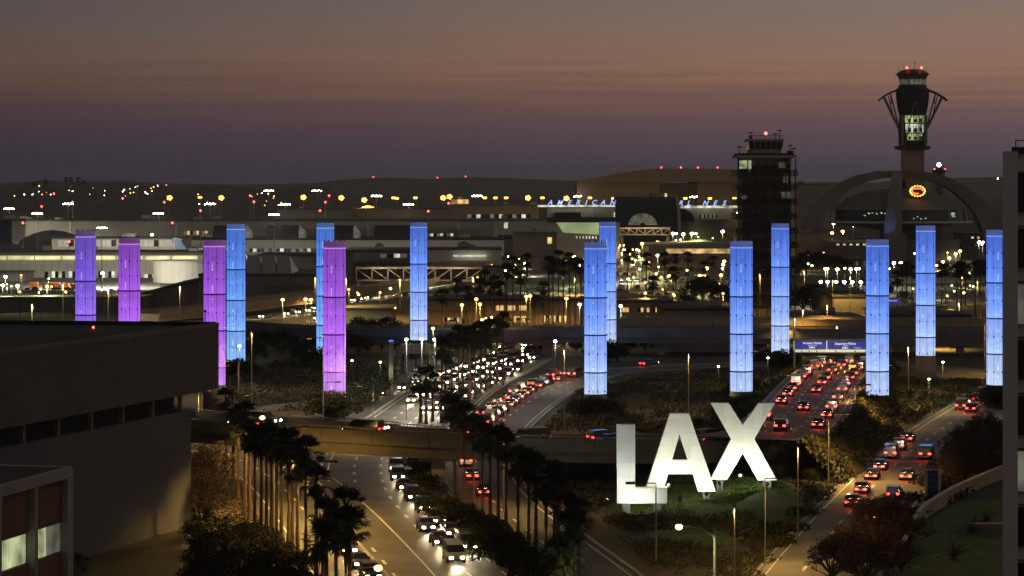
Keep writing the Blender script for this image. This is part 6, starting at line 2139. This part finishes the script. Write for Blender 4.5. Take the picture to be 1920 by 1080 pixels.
# apron floods over the beige terminals that light their fronts
# red obstruction lights
NR = 'red obstruction light on a thin mast, '
for i, (x, y, h) in enumerate(((43, 418, 22), (78, 387, 24), (101, 363, 27), (130, 453, 14), (136, 379, 25), (230, 372, 26), (312, 347, 37), (308, 379, 26), (323, 418, 22), (376, 395, 24), (469, 367, 27), (476, 378, 26), (600, 395, 24), (610, 379, 26), (617, 367, 28), (803, 396, 24), (841, 381, 26), (700, 332, 45), (820, 333, 44), (873, 331, 45))):
    Y = F * (H - h) / (y - YH) if y > 350 else 4200
    p = W(x, y, Y)
    t = thing('obstruction_light', NR + nth(i + 1) + ' along the left skyline', 'warning light', (p.x, Y, 0), 0, 'red obstruction lights')
    k = max(Y / 1500, 0.6)
    part('mast', MB().tube([(0, 0, 0), (0, 0, p.z - 0.5 * k)], 0.2 * k, 5), M['steel'], t, local=True)
    part('crossarm', MB().box(-2.2 * k, 2.2 * k, -0.1, 0.1, p.z - 1.4 * k, p.z - 1.15 * k), M['steel_dark'], t, local=True)
    part('lamp', MB().ball((0, 0, p.z), (0.55 if y > 350 else 0.3) * k, 6, 5), M['lamp_red'], t, local=True)
# scattered house lights on the left hillside
q = random.Random(77)
for i in range(46):
    x, y = (q.uniform(20, 300), q.uniform(347, 368)) if i < 30 else (q.uniform(300, 560), q.uniform(362, 385))
    Y = F * (H - 12) / (max(y, 352) - YH)
    Y = min(Y, 4400)
    p = W(x, y, Y)
    lens = q.choice(['lamp_white', 'lamp_sodium', 'lamp_white', 'lamp_amber'])
    t = thing('street_lamp', f'tiny far-off lamp on the dark left hillside, {nth(i + 1)} counted from the far end', 'street lamp', (p.x, Y, 0), 0, 'tiny lamps on the left hillside')
    part('pole', MB().tube([(0, 0, 0), (0, 0, p.z)], 0.2, 4), M['steel'], t, local=True)
    part('lamp_head', MB().ball((0, 0, p.z), q.uniform(0.28, 0.55) * Y / 2500, 6, 4), M[lens], t, local=True)

MID = [  # x, y, h, lens, power, colour, words
    (285, 440, 13, 'lamp_green', 2500, GRN, 'greenish white lamp above the concourse between purple pylons'),
    (33, 536, 6, 'lamp_white', 1500, WHT, 'white lamp at the far left loading yard, nearer one'), (5, 535, 6, 'lamp_white', 1200, WHT, 'white lamp at the very left edge of the loading yard'), (10, 519, 8, 'lamp_white', 1200, WHT, 'white lamp above the ribbed loading shed'),
    (88, 537, 7, 'lamp_green', 2500, GRN, 'greenish lamp in the loading yard before the concourse'), (192, 512, 7, 'lamp_white', 1200, WHT, 'white lamp under the concourse between the pylons'),
    (302, 607, 8, 'lamp_green', 1500, GRN, 'yellowish lamp just above the dark roof edge'), (449, 649, 9, 'lamp_white', 900, WHT, 'white lamp glaring in front of the sky blue pylon'),
    (866, 572, 8, 'lamp_sodium', 3500, SOD, 'orange lamp before the office wall, leftmost of three'), (893, 561, 9, 'lamp_sodium', 3500, SOD, 'orange lamp before the office wall, highest of three'), (900, 570.5, 8, 'lamp_sodium', 3500, SOD, 'orange lamp before the office wall, rightmost of three'),
    (987, 556, 9, 'lamp_sodium', 3500, SOD, 'orange lamp of the pair among the palm trunks, left'), (994, 555, 9, 'lamp_sodium', 1500, SOD, 'orange lamp of the pair among the palm trunks, right'),
    (1062, 560, 9, 'lamp_sodium', 4500, SOD, 'big orange lamp left of the front blue pylon'), (1087, 571, 8, 'lamp_white', 1500, WHT, 'white lamp touching the front blue pylon left side'), (1164, 574, 8, 'lamp_white', 1500, WHT, 'white lamp just right of the paired blue pylons'),
    (904, 600, 8, 'lamp_green', 1500, GRN, 'yellow green lamp over the palm crowns, largest of three'), (911, 597, 8, 'lamp_green', 700, GRN, 'yellow green lamp over the palm crowns, middle of three'), (922, 595, 8, 'lamp_green', 700, GRN, 'yellow green lamp over the palm crowns, smallest of three'),
    (812, 616, 9, 'lamp_green', 800, GRN, 'yellow green lamp right of the lone blue pylon'), (961, 502, 10, 'lamp_green', 3000, GRN, 'yellow green lamp over the lit departures road'), (1076, 481, 11, 'lamp_green', 3000, GRN, 'yellow green lamp left of the rear blue pylon'),
    (1233, 479, 9, 'lamp_green', 2500, GRN, 'yellow green lamp at the car park corner'), (1326, 503, 9, 'lamp_green', 3000, GRN, 'yellow green lamp on a pole in the car park'), (1358, 490, 9, 'lamp_green', 1500, GRN, 'yellow green lamp at the right of the parking deck, upper'), (1356, 496, 8, 'lamp_green', 1000, GRN, 'yellow green lamp at the right of the parking deck, lower'),
    (1203, 486, 9, 'lamp_green', 1500, GRN, 'yellow green lamp beside the white car lights'), (1204, 457, 12, 'lamp_sodium', 3000, SOD, 'orange lamp over the terminal road'),
    (1262, 438, 13, 'lamp_white', 3500, WHT, 'white twin lamp over the orange lit deck, first of the row'), (1268, 438, 13, 'lamp_white', 0, WHT, 'white twin lamp over the orange lit deck, second of the row'), (1281, 439, 14, 'lamp_white', 4500, SOD, 'white lamp on the tall pole over the orange lit deck'),
    (1297, 438, 13, 'lamp_white', 3500, SOD, 'white twin lamp over the orange lit deck, fourth of the row'), (1305, 438, 13, 'lamp_white', 0, WHT, 'white twin lamp over the orange lit deck, fifth of the row'), (1355, 434, 13, 'lamp_white', 5000, SOD, 'bright lamp at the right end of the orange lit deck'), (1367, 427, 13, 'lamp_green', 2500, GRN, 'lamp above the deck close to the old tower'), (1357, 398, 20, 'lamp_green', 6000, GRN, 'bright greenish lamp before the right roof letters'), (1383, 399, 20, 'lamp_green', 0, GRN, 'small lamp touching the old tower left edge'),
    (1254, 517, 6, 'lamp_sodium', 900, SOD, 'small orange lamp among the parked cars, leftmost'), (1320, 517, 6, 'lamp_sodium', 900, SOD, 'small orange lamp among the parked cars, middle'), (1352, 516, 6, 'lamp_sodium', 900, SOD, 'small orange lamp among the parked cars, rightmost'), (1264, 554, 5, 'lamp_sodium', 600, SOD, 'small orange lamp at the dark trees edge'),
    (1548, 504, 9, 'lamp_white', 2000, WHT, 'white lamp in the upper right row, leftmost and widest'), (1552, 504, 9, 'lamp_white', 0, WHT, 'white lamp in the upper right row, second'), (1570, 505, 9, 'lamp_white', 1200, WHT, 'white lamp in the upper right row, third'), (1584, 503, 9, 'lamp_white', 0, WHT, 'white lamp in the upper right row, fourth and faint'), (1595, 505, 9, 'lamp_white', 1200, WHT, 'white lamp in the upper right row, fifth'), (1606, 504, 9, 'lamp_white', 1200, WHT, 'white lamp in the upper right row, sixth'), (1611, 504, 9, 'lamp_white', 0, WHT, 'white lamp in the upper right row, last'),
    (1539, 528.5, 8, 'lamp_white', 1200, WHT, 'white lamp in the lower right row, first'), (1552, 528.5, 8, 'lamp_white', 1200, WHT, 'white lamp in the lower right row, second'), (1568, 528.5, 8, 'lamp_white', 1200, WHT, 'white lamp in the lower right row, third'), (1583, 528.5, 8, 'lamp_white', 1200, WHT, 'white lamp in the lower right row, fourth'), (1598, 529, 8, 'lamp_white', 1200, WHT, 'white lamp in the lower right row, fifth'), (1614, 529, 8, 'lamp_white', 1200, WHT, 'white lamp in the lower right row, sixth'),
    (1676, 493, 9, 'lamp_white', 2500, WHT, 'white lamp right of the front right pylon, left of a pair'), (1689, 493, 9, 'lamp_white', 2500, WHT, 'white lamp right of the front right pylon, right of a pair'), (1836, 454, 12, 'lamp_white', 3000, WHT, 'white lamp of the pair near the right edge, left'), (1843, 454, 12, 'lamp_white', 0, WHT, 'white lamp of the pair near the right edge, right'), (1792, 476, 9, 'lamp_sodium', 3500, SOD, 'warm lamp at the top of the bollard light row'), (1800, 471, 9, 'lamp_sodium', 1500, SOD, 'warm lamp beyond the bollard light row'),
    (1757, 498, 5, 'lamp_sodium', 900, SOD, 'warm path light, lowest of the climbing row'), (1768, 491, 5, 'lamp_sodium', 900, SOD, 'warm path light, middle of the climbing row'), (1780, 484, 5, 'lamp_sodium', 900, SOD, 'warm path light, highest of the climbing row'),
    (1600, 430 - 11, 12, 'lamp_green', 2500, GRN, 'green yellow lamp under the saucer rim, right one'), (1563, 419, 12, 'lamp_green', 2500, GRN, 'green yellow lamp under the saucer rim, left one'), (1560, 437, 10, 'lamp_sodium', 2500, SOD, 'orange lamp under the saucer, left one'), (1580, 434, 10, 'lamp_sodium', 2500, SOD, 'orange lamp under the saucer, right one'),
    (1768, 679, 7, 'lamp_green', 700, GRN, 'yellow green lamp on the bank below the plinth pylon'), (1742, 711, 5, 'lamp_green', 500, GRN, 'yellow green lamp low on the bank right of the front pylon'), (1347, 687, 5, 'lamp_green', 300, GRN, 'small green lamp between the pylons above the letter A'), (1440, 671, 6, 'lamp_green', 300, GRN, 'small green lamp by the slim pylon foot'),
    (713, 679, 6, 'lamp_green', 350, GRN, 'green lamp in the dark bushes right of the purple pylon'), (660, 676, 6, 'lamp_green', 100, GRN, 'tiny green lamp beside the purple pylon'),
    (762, 636.5, 13, 'lamp_white', 1500, WHT, 'white lamp below the lone blue pylon, left of three'), (791, 636.5, 13, 'lamp_white', 1500, WHT, 'white lamp below the lone blue pylon, middle of three'), (815, 636.5, 12, 'lamp_white', 3500, WHT, 'white lamp on a tall pole right of the lone blue pylon'),
    (1041, 640, 8, 'lamp_white', 900, WHT, 'pale lamp beneath the long overpass by the pillar'), (573, 561, 8, 'lamp_sodium', 1500, SOD, 'small orange lamp left of the sky blue pylon pair'), (530, 562, 8, 'lamp_green', 1500, GRN, 'small lamp by the shop front under the ramp'), (583, 562, 8, 'lamp_green', 1500, GRN, 'second small lamp by the shop front under the ramp'),
]
for x, y, h, lens, p, col, words in MID:
    tiny = p < 800
    lamp(x, y, h, lens, words, 'lit lamps of the airport roads', p * (1 if tiny else 3.4), col, r=max(0.22, F * (H - h) / (y - YH) * (0.00042 if tiny else 0.00062)))

# small lamps over the car parks and service roads, some in place of car glints
lq = random.Random(404)
small = None
zones = [(1160, 1225, 446, 500, 22, 'beside the terminal road'), (1230, 1380, 442, 458, 16, 'along the orange lit deck'), (1160, 1400, 500, 552, 22, 'over the central car park'), (880, 1090, 478, 520, 20, 'along the departures road beyond the palms'), (600, 760, 540, 580, 9, 'beside the departures road behind the pylons'), (1500, 1560, 440, 500, 9, 'at the old tower right side'), (1650, 1870, 455, 560, 22, 'around the right parking deck'), (0, 260, 515, 549, 14, 'in the left loading yard')]
for x0, x1, y0, y1, n, words in zones:
    for i, x in enumerate(sorted(lq.uniform(x0, x1) for _ in range(n))):
        y = lq.uniform(y0, y1)
        h = lq.uniform(5, 9)
        Y = F * (H - h) / (y - YH)
        p = W(x, y, Y)
        kind = lq.choice(('lamp_sodium', 'lamp_sodium', 'lamp_white', 'lamp_green'))
        t = thing('street_lamp', f'small {dict(lamp_sodium="amber", lamp_white="white", lamp_green="yellowish")[kind]} lamp, {nth(i + 1)} from the left {words}', 'street lamp', (p.x, Y, 0), 0, 'small lamps of the car parks')
        part('pole', MB().tube([(0, 0.15, 0), (0, 0.15, h)], 0.06, 5), M['steel_dark'], t, local=True)
        part('globe', MB().ball((0, 0, h), Y * lq.uniform(0.00022, 0.00042), 6, 5), M[kind], t, local=True)
        if i % 3 == 0:
            lamp_light(t, (0, -0.5, h - 0.8), {'lamp_sodium': SOD, 'lamp_white': WHT, 'lamp_green': GRN}[kind], 5200, 0.3, R(172), (0, 0, -1), 0.3)


# near lit cobra lamps
lamp(1273, 988, 9.5, 'lamp_green', 'yellow green curved-arm street lamp before the letter mound', 'curved arm street lamps', 2600, GRN, r=0.3, arm=3.0)
lamp(709, 1065, 9.5, 'lamp_sodium', 'orange street lamp glowing at the bottom edge of the road', 'curved arm street lamps', 9000, SOD, r=0.3, arm=-3.0)
lamp(492, 783, 10.5, 'lamp_sodium', 'small amber lamp shining over the near overpass', 'curved arm street lamps', 8000, SOD, r=0.3, arm=-2.0)
lamp(553, 858, 9.5, 'lamp_sodium', 'tiny amber lamp between the left palm crowns', 'curved arm street lamps', 3800, SOD, r=0.13, arm=-2.2)


# cut-off luminaires: seen from above the glowing side is hidden, the light falls on the road
def cutoff(x, yt, yb, label, power=2500, col=SOD, side=1, arm=2.2, group='square-headed street lamps'):
    p = G(x, yb)
    Y = p.y
    z = zat(yt, Y)
    t = thing('street_lamp', label, 'street lamp', (p.x, Y, 0), 0, group)
    power *= 1.7
    po = part('pole', MB().tube([(0, 0, 0), (0, 0, z)], [0.1, 0.06] if arm else [0.085, 0.05], 6), M['steel'], t, local=True)
    if arm:
        sub('arm', MB().box(min(0, side * arm), max(0, side * arm), -0.05, 0.05, z - 0.1, z + 0.02), M['steel_dark'], po, t, local=True)
        hx = side * arm
        hd = part('lamp_head', MB().box(hx - 0.45, hx + 0.45, -0.25, 0.25, z - 0.16, z + 0.08), M['steel_dark'], t, local=True)
        sub('lens', MB().box(hx - 0.34, hx + 0.34, -0.18, 0.18, z - 0.168, z - 0.162), M['lamp_sodium'], hd, t, local=True)
    else:
        hx = 0.0
        hd = part('lamp_head', MB().lathe([(0.06, z + 0.005), (0.16, z + 0.06), (0.15, z + 0.2), (0.02, z + 0.24)], 8), M['steel_dark'], t, local=True)
    lamp_light(t, (hx, -0.3 if not arm else 0, z - 0.22), col, power, 0.25, R(152), (0, 0, -1), 0.5)
    return t


CUT = [(1394, 657, 736, 1, 2.2, 'beside the blue pylon above the letter X'), (1455, 610, 668, 1, 2.0, 'in front of the slim blue pylon'), (1643, 683, 772, 1, 2.2, 'in front of the right front pylon'), (1603, 721, 800, 1, 2.0, 'on the bank between the two right roads'),
       (1553, 774, 905, 1, 2.4, 'on the planted bank beside the ramp'), (1434, 896, 1062, 1, 2.2, 'at the right foot of the letter X'), (1846, 601, 705, 1, 2.4, 'in front of the last pylon on the right'), (447, 675, 748, -1, 2.0, 'beside the sky blue pylon at left'), (606, 633, 792, -1, 2.2, 'beside the clear purple pylon'), (1752, 618, 655, 1, 1.6, 'above the plinth pylon on the right'), (700, 722, 832, -1, 2.0, 'before the near overpass over the wide junction')]
for x, yt, yb, s, arm, w in CUT:
    cutoff(x, yt, yb, 'square-headed street lamp ' + w, {700: 4500, 606: 4000, 1553: 7500, 1643: 6500, 1603: 4500, 447: 1500}.get(x, 8000 if x > 1500 else 2600), SOD, s, arm)
POST = [(1058, 655, 815, 'before the red-lit exit road'), (1291, 663, 778, 'rising behind the letter A'), (472, 622, 772, 'right of the sky blue pylon at left'), (1496, 837, 1022, 'on the dark bank right of the letters'), (1377, 950, 1082, 'at the bottom on the dark mound'), (1703, 649, 737, 'right of the front right pylon'),
        (1490, 596, 722, 'at the left end of the flights board'), (1505, 580, 645, 'behind the flights board, left'), (1551, 572, 640, 'behind the flights board, middle'), (1561, 524, 612, 'before the tall dark depot, left'), (1594, 518, 612, 'before the tall dark depot, right'), (1798, 567, 622, 'before the low depot roof'), (1832, 527, 600, 'among the right palms'), (1508, 509, 560, 'by the dark trees under the restaurant'), (1240, 516, 585, 'in the car park'), (1425, 514, 605, 'against the dark old tower'), (1078, 519, 600, 'left of the front blue pylon'), (887, 520, 580, 'among the palms above the office'), (750, 523, 600, 'right of the tan footbridge'), (649, 522, 610, 'beside the clear purple pylon top'), (591, 520, 600, 'left of the sky blue pair'), (1569, 611, 655, 'above the flights board'), (118, 532, 612, 'before the grey ramp wall, left'), (60, 570, 612, 'before the grey ramp wall, short one'), (337, 536, 612, 'before the slanted grey terminal'), (203, 540, 612, 'between the violet pylons')]
for x, yt, yb, w in POST:
    near = yb > 700
    cutoff(x, yt, yb, 'slim post-top street lamp ' + w, ({1496: 800, 1377: 600}.get(x, 2400)) if near else (3500 if x in (1561, 1594, 1551, 1505) else 7500), SOD if x > 420 else WARM, 1, 0.0, 'slim post-top street lamps')
# curved-arm lamps that are seen from above
for x, yt, yb, dx, w in ((1230, 905, 1055, -2.6, 'in front of the letter L'), (1040, 792, 822, -0.9, 'behind the near overpass'), (611, 716, 785, 2.0, 'across the purple pylon foot')):
    t = cutoff(x, yt, yb, 'unlit curved-arm street lamp ' + w, 30, WHT, 1 if dx > 0 else -1, abs(dx), 'curved arm street lamps')
# street lamps put half hidden to light the roads, one added unseen for the right tower
for x, y, h, pw, sd_, w in ((546, 985, 11, 23000, 1, 'inside the left palm row beside the wide junction'), (596, 1050, 10, 11000, 1, 'inside the dark palm clump at the bottom'), (944, 960, 9, 5000, 1, 'among the median palms beside the exit road'),
                          (440, 880, 10, 4500, 1, 'beside the amber lit sparse trees'), (372, 850, 9, 9000, 1, 'at the windowless building corner by the overpass'), (1776, 1460, 11, 6000, 1, 'added out of view below the right tower')):
    p = G(x, y)
    cutoff(x, y - h * F / p.y, y, 'dim square-headed street lamp ' + w, pw / 1.7, SOD if x < 1700 else GRN, sd_, 1.6)


# ================================================================== CARS
def car_body(kind):
    """sections along the car: x, half width, floor, belt, roof, roof half width"""
    if kind == 'sedan':
        return [(-2.25, .72, .35, .72, .74, .6), (-2.1, .84, .25, .86, .88, .7), (-1.45, .89, .22, .93, .96, .72), (-0.95, .9, .22, .95, 1.36, .6), (-0.1, .9, .22, .95, 1.43, .61), (0.45, .9, .22, .94, 1.38, .6), (1.05, .89, .22, .92, .95, .74), (1.9, .84, .25, .78, .8, .7), (2.25, .7, .34, .62, .64, .58)]
    if kind == 'van':
        return [(-2.45, .85, .35, 1.0, 1.75, .78), (-2.3, .93, .28, 1.1, 1.92, .82), (0.6, .95, .26, 1.1, 1.95, .82), (1.25, .94, .26, 1.08, 1.75, .78), (1.75, .92, .28, 1.05, 1.1, .8), (2.35, .86, .3, .9, .92, .74), (2.5, .78, .36, .72, .74, .66)]
    return [(-2.2, .8, .4, .95, 1.5, .68), (-2.05, .9, .3, 1.05, 1.66, .72), (-0.4, .92, .28, 1.05, 1.72, .73), (0.35, .92, .28, 1.04, 1.66, .72), (0.95, .91, .28, 1.02, 1.06, .8), (1.95, .87, .32, .92, .94, .76), (2.25, .76, .4, .74, .76, .66)]


def make_car(kind, paint, lit=True):
    se = car_body(kind)
    root = thing('car', 'x', 'car')
    b, gl = MB(), MB()
    vs = []
    for x, w, zf, zb, zr, rw in se:
        vs += [(x, -w * .92, zf), (x, -w, (zf + zb) / 2), (x, -w * .97, zb), (x, -rw, zr), (x, rw, zr), (x, w * .97, zb), (x, w, (zf + zb) / 2), (x, w * .92, zf)]
    b.add(vs, [])
    gl.add([(p[0] * 1.002, p[1] * 1.004, p[2] + 0.003) for p in vs], [])
    n = len(se)
    for i in range(n - 1):
        cab = max(se[i][4] - se[i][3], se[i + 1][4] - se[i + 1][3]) > 0.2
        full = min(se[i][4] - se[i][3], se[i + 1][4] - se[i + 1][3]) > 0.2
        for k in range(7):
            f = (i * 8 + k, i * 8 + k + 1, (i + 1) * 8 + k + 1, (i + 1) * 8 + k)
            glass = (k in (2, 4) and cab) or (k == 3 and cab and not full)
            (gl if glass else b).f.append(f)
            (gl if glass else b).m.append(0)
        b.f.append((i * 8 + 7, i * 8, (i + 1) * 8, (i + 1) * 8 + 7))
        b.m.append(0)
    b.f += [tuple(range(8)), tuple(range((n - 1) * 8 + 7, (n - 1) * 8 - 1, -1))]
    b.m += [0, 0]
    b.build('body', M['car_' + paint], root, None, False)
    gl.build('windows', M['glass_dark'], root)
    for x in (se[0][0] + 0.85, se[-1][0] - 0.85):
        for s in (-1, 1):
            w = se[3][1]
            q = MB().tube([(x, s * (w - 0.22), .32), (x, s * (w + 0.02), .32)], .32, 12)
            wh = q.build('wheel', M['tyre'], root)
            MB().tube([(x, s * (w + 0.021), .32), (x, s * (w + 0.035), .32)], .2, 10).build('rim', M['steel'], wh)
    xf, wf, xr, wr = se[-1][0], se[-1][1], se[0][0], se[0][1]
    zf, zr_ = (se[-1][2] + se[-1][3]) / 2 + .1, se[0][3] - .1
    for s in (-1, 1):
        MB().box(xf - .1, xf + .03, s * wf * .72 - .17, s * wf * .72 + .17, zf - .1, zf + .1).build('headlight', M['headlamp'] if lit else M['offwhite'], root)
        MB().box(xr - .03, xr + .1, s * wr * .72 - .2, s * wr * .72 + .2, zr_ - .12, zr_ + .1).build('taillight', M['taillamp'] if lit else M['tail_off'], root)
    MB().box(xr - .02, xr + .03, -.26, .26, se[0][2] + .12, se[0][2] + .25).build('number_plate', M['offwhite'], root)
    for s in (-1, 1):
        MB().box(0.55, 0.75, s * (se[3][1] + .02) - .1, s * (se[3][1] + .02) + .1, se[3][3] - .02, se[3][3] + .13).build('mirror', M['car_' + paint], root)
    if lit:
        lamp_light(root, (xf + .12, 0, zf), (1.0, 0.8, 0.5), 2600 if lit == 'front' else 500, 0.15, R(44), (1, 0, -0.13), 0.8)
        if lit == 'rear':
            lamp_light(root, (xr - .25, 0, zr_), (1.0, 0.03, 0.02), 80, 0.3, R(150), (-1, 0, -0.5), 0.5)
    return root


CARS = {}
SEEN = set()
PAINT = ['black', 'grey', 'black', 'grey', 'blue', 'black', 'silver']
KINDS_ = ['sedan', 'suv', 'sedan', 'van', 'suv', 'sedan']


def get_car(kind, paint, lit):
    key = (kind, paint, lit)
    if key not in CARS:
        CARS[key] = make_car(kind, paint, lit)
    return CARS[key]


def place_car(kind, paint, p, yaw, label, group, lit=True):
    key = (kind, paint, lit)
    pr = get_car(*key)
    if key not in SEEN:
        SEEN.add(key)
        pr.location, pr.rotation_euler = p, (0, 0, yaw)
        pr['label'], pr['group'] = label, group
        return pr
    return dup(pr, p, yaw, label, None, group)


cq = random.Random(5)
LOOK = {'sedan': 'saloon', 'suv': 'tall estate', 'van': 'van'}


def lane(pts, gap, toward, place, group, jitter=0.25, world=None, light='headlights lit', skip=0.0):
    """cars along a lane, toward=True: driving along the listed direction"""
    line = smooth_line(world if world else [G(*p) for p in pts], 8)
    L = [0.0]
    for a, c in zip(line[:-1], line[1:]):
        L.append(L[-1] + (c - a).length)
    s, i = gap * 0.4, 0
    while s < L[-1] - 0.5:
        k = max(j for j in range(len(L) - 1) if L[j] <= s)
        t = (s - L[k]) / (L[k + 1] - L[k])
        p = line[k].lerp(line[k + 1], t)
        d = line[k + 1] - line[k]
        if not toward:
            d = -d
        i += 1
        kind, paint = cq.choice(KINDS_), cq.choice(PAINT)
        if cq.random() >= skip:
            o = place_car(kind, paint, p + Vector((0, 0, 0.05)), math.atan2(d.y, d.x), f'{paint} {LOOK[kind]}, {light}, {nth(i)} along {place}', group, 'front' if light[0] == 'h' else 'rear')
        s += gap * cq.uniform(1 - jitter, 1 + jitter)


HG = 'cars driving on the airport roads'
# arrivals road, coming towards the viewer
lane([(1012, 662), (962, 671), (890, 686), (820, 708), (780, 722)], 9.5, True, 'the far lane of the lit road', HG)
lane([(1000, 668), (940, 682), (870, 707), (805, 738), (765, 760)], 9.5, True, 'the second lane of the lit road', HG)
lane([(1010, 672), (950, 690), (900, 712), (840, 745), (800, 772)], 11, True, 'the third lane of the lit road', HG)
lane([(975, 694), (920, 722), (868, 749), (818, 775)], 11, True, 'the near lane of the lit road', HG)
lane([(782, 728), (745, 735), (715, 743)], 12, True, 'the merging road by the bushes', HG)
lane([(880, 711), (820, 716), (770, 722)], 14, False, 'the merging road ramp edge', HG)
# the jam under the long overpass
for k, y in enumerate((644, 650, 656, 662)):
    lane([(1012 + 3 * k, y), (985, y + 2), (950 - 4 * k, y + 5)], 9, True, ('the farthest', 'the second', 'the third', 'the nearest')[k] + ' jam rank under the overpass', HG)
# below the near overpass
lane([(752, 846), (742, 868), (748, 905), (790, 955), (850, 1010), (900, 1052)], 10.5, True, 'the right lane below the near overpass', HG, 0.1)
lane([(790, 985), (840, 1040), (880, 1085)], 11, True, 'the bottom centre lane of the road', HG, 0.1)
lane([(625, 1008), (662, 1050), (700, 1095)], 9, True, 'the bottom left lane by the palms', HG, 0.1)
# near overpass
for off, dr, pl in ((-2.2, True, 'the far side of the near overpass'), (2.0, False, 'the near side of the near overpass')):
    sd = sides(ov1)
    w_ = [q + s * off for q, s in zip(ov1, sd)]
    lane(None, 17, dr, pl, HG, 0.3, world=w_[::3])
# exit road: tail lamps
lane([(905, 803), (945, 772), (1000, 733), (1050, 714), (1088, 706)], 9, True, 'the right lane of the exit road', HG, light='tail lights lit')
lane([(898, 785), (940, 757), (990, 728), (1040, 709), (1085, 701)], 10, True, 'the left lane of the exit road', HG, light='tail lights lit')
lane([(915, 940), (888, 905), (873, 868), (880, 850)], 16, True, 'the exit road under the near overpass', HG, 0.1, light='tail lights lit')
lane([(1150, 692), (1250, 684), (1400, 678), (1470, 676)], 30, True, 'the far exit road bend', HG, light='tail lights lit')
# ramp
for off, pl in ((-4.4, 'the left lane of the ramp'), (-0.2, 'the middle lane of the ramp'), (4.0, 'the right lane of the ramp')):
    sd = sides(dline)
    w_ = [q + s * off for q, s in zip(dline, sd)][:-6]
    lane(None, 17, False, pl, HG, 0.3, world=w_[::3], light='tail lights lit', skip=0.15)
# boulevard
lane([(1592, 958), (1640, 893), (1690, 840), (1712, 820)], 13, True, 'the left lane of the right boulevard', HG, 0.2, light='tail lights lit')
lane([(1640, 1000), (1700, 900), (1762, 838)], 26, True, 'the right lane of the right boulevard', HG, 0.2, light='tail lights lit')
lane([(1798, 772), (1840, 748), (1890, 726)], 10, True, 'the far stretch of the right boulevard', HG, 0.2, light='tail lights lit')
lane([(1815, 778), (1860, 752), (1892, 735)], 12, True, 'the outer lane of the far right boulevard', HG, 0.2, light='tail lights lit')
# roads behind
lane([(900, 520), (820, 537), (740, 552), (680, 563), (610, 579), (540, 592), (460, 600)], 13, True, 'the departures road behind the pylons', HG)
lane([(1098, 488), (1040, 494), (980, 505), (930, 514)], 11, True, 'the departures road beyond the palms', HG)
lane([(1205, 466), (1196, 480), (1186, 500)], 16, True, 'the terminal road by the parking deck', HG)
lane([(660, 590), (625, 595), (590, 602)], 14, True, 'the loop below the ramp bridge', HG)
lane([(690, 648), (640, 644), (560, 634)], 15, True, 'the road under the long overpass at left', HG)

# parked cars
PKG = 'parked cars in the central car park'
rows = [508, 518, 530, 543, 557]
cnt = 0
for ri, y in enumerate(rows):
    x = 1150 + cq.uniform(0, 6)
    i = 0
    while x < 1410:
        if not (1300 < x < 1378 and y > 540) and cq.random() < 0.82:
            i += 1
            cnt += 1
            kind, paint = cq.choice(KINDS_), cq.choice(['silver', 'white', 'black', 'grey', 'grey', 'black', 'blue'])
            p = G(x, y)
            place_car(kind, paint, p + Vector((0, 0, 0.02)), R(90 if ri % 2 else -90) + cq.uniform(-.05, .05), f'{paint} parked {LOOK[kind]}, {nth(i)} from left in car park row {nth(ri + 1)}', PKG, False)
        x += 2.9 * F / G(x, y).y * (1.0 if y > 520 else 1.25)
# cars in the left yard, by the offices and on the parking deck
for i, (x, y) in enumerate(((52, 548), (66, 545), (110, 548), (126, 546), (150, 550), (170, 548), (205, 549), (232, 546), (312, 525), (330, 527), (800, 608), (818, 607), (846, 609), (862, 608), (985, 609), (1012, 608), (1030, 609), (1048, 608))):
    kind, paint = cq.choice(KINDS_), cq.choice(['silver', 'white', 'grey'])
    place_car(kind, paint, G(x, y) + Vector((0, 0, 0.02)), R(cq.choice((0, 180, 90))), f'{paint} parked {LOOK[kind]}, {nth(i + 1)} from the left before the lit terminals', 'cars parked before the terminals', False)
# protos that were never placed
for key, pr in CARS.items():
    if key not in SEEN:
        for ch in list(pr.children):
            for g2 in list(ch.children):
                bpy.data.objects.remove(g2)
            bpy.data.objects.remove(ch)
        bpy.data.objects.remove(pr)


# ================================================================== AIR
hz = MB().box(-9000, 9000, -60, 13500, -1.0, 118.0)
ho = tag(hz.build('haze', (lambda m: m)(bpy.data.materials.new('haze'))), kind='stuff')
hm = ho.data.materials[0]
hm.use_nodes = True
hm.node_tree.nodes.clear()
h_out = hm.node_tree.nodes.new('ShaderNodeOutputMaterial')
h_vol = hm.node_tree.nodes.new('ShaderNodeVolumePrincipled')
h_vol.inputs['Color'].default_value = (0.9, 0.9, 0.95, 1)
h_vol.inputs['Density'].default_value = 0.00007
h_vol.inputs['Anisotropy'].default_value = 0.2
hm.node_tree.links.new(h_vol.outputs[0], h_out.inputs['Volume'])
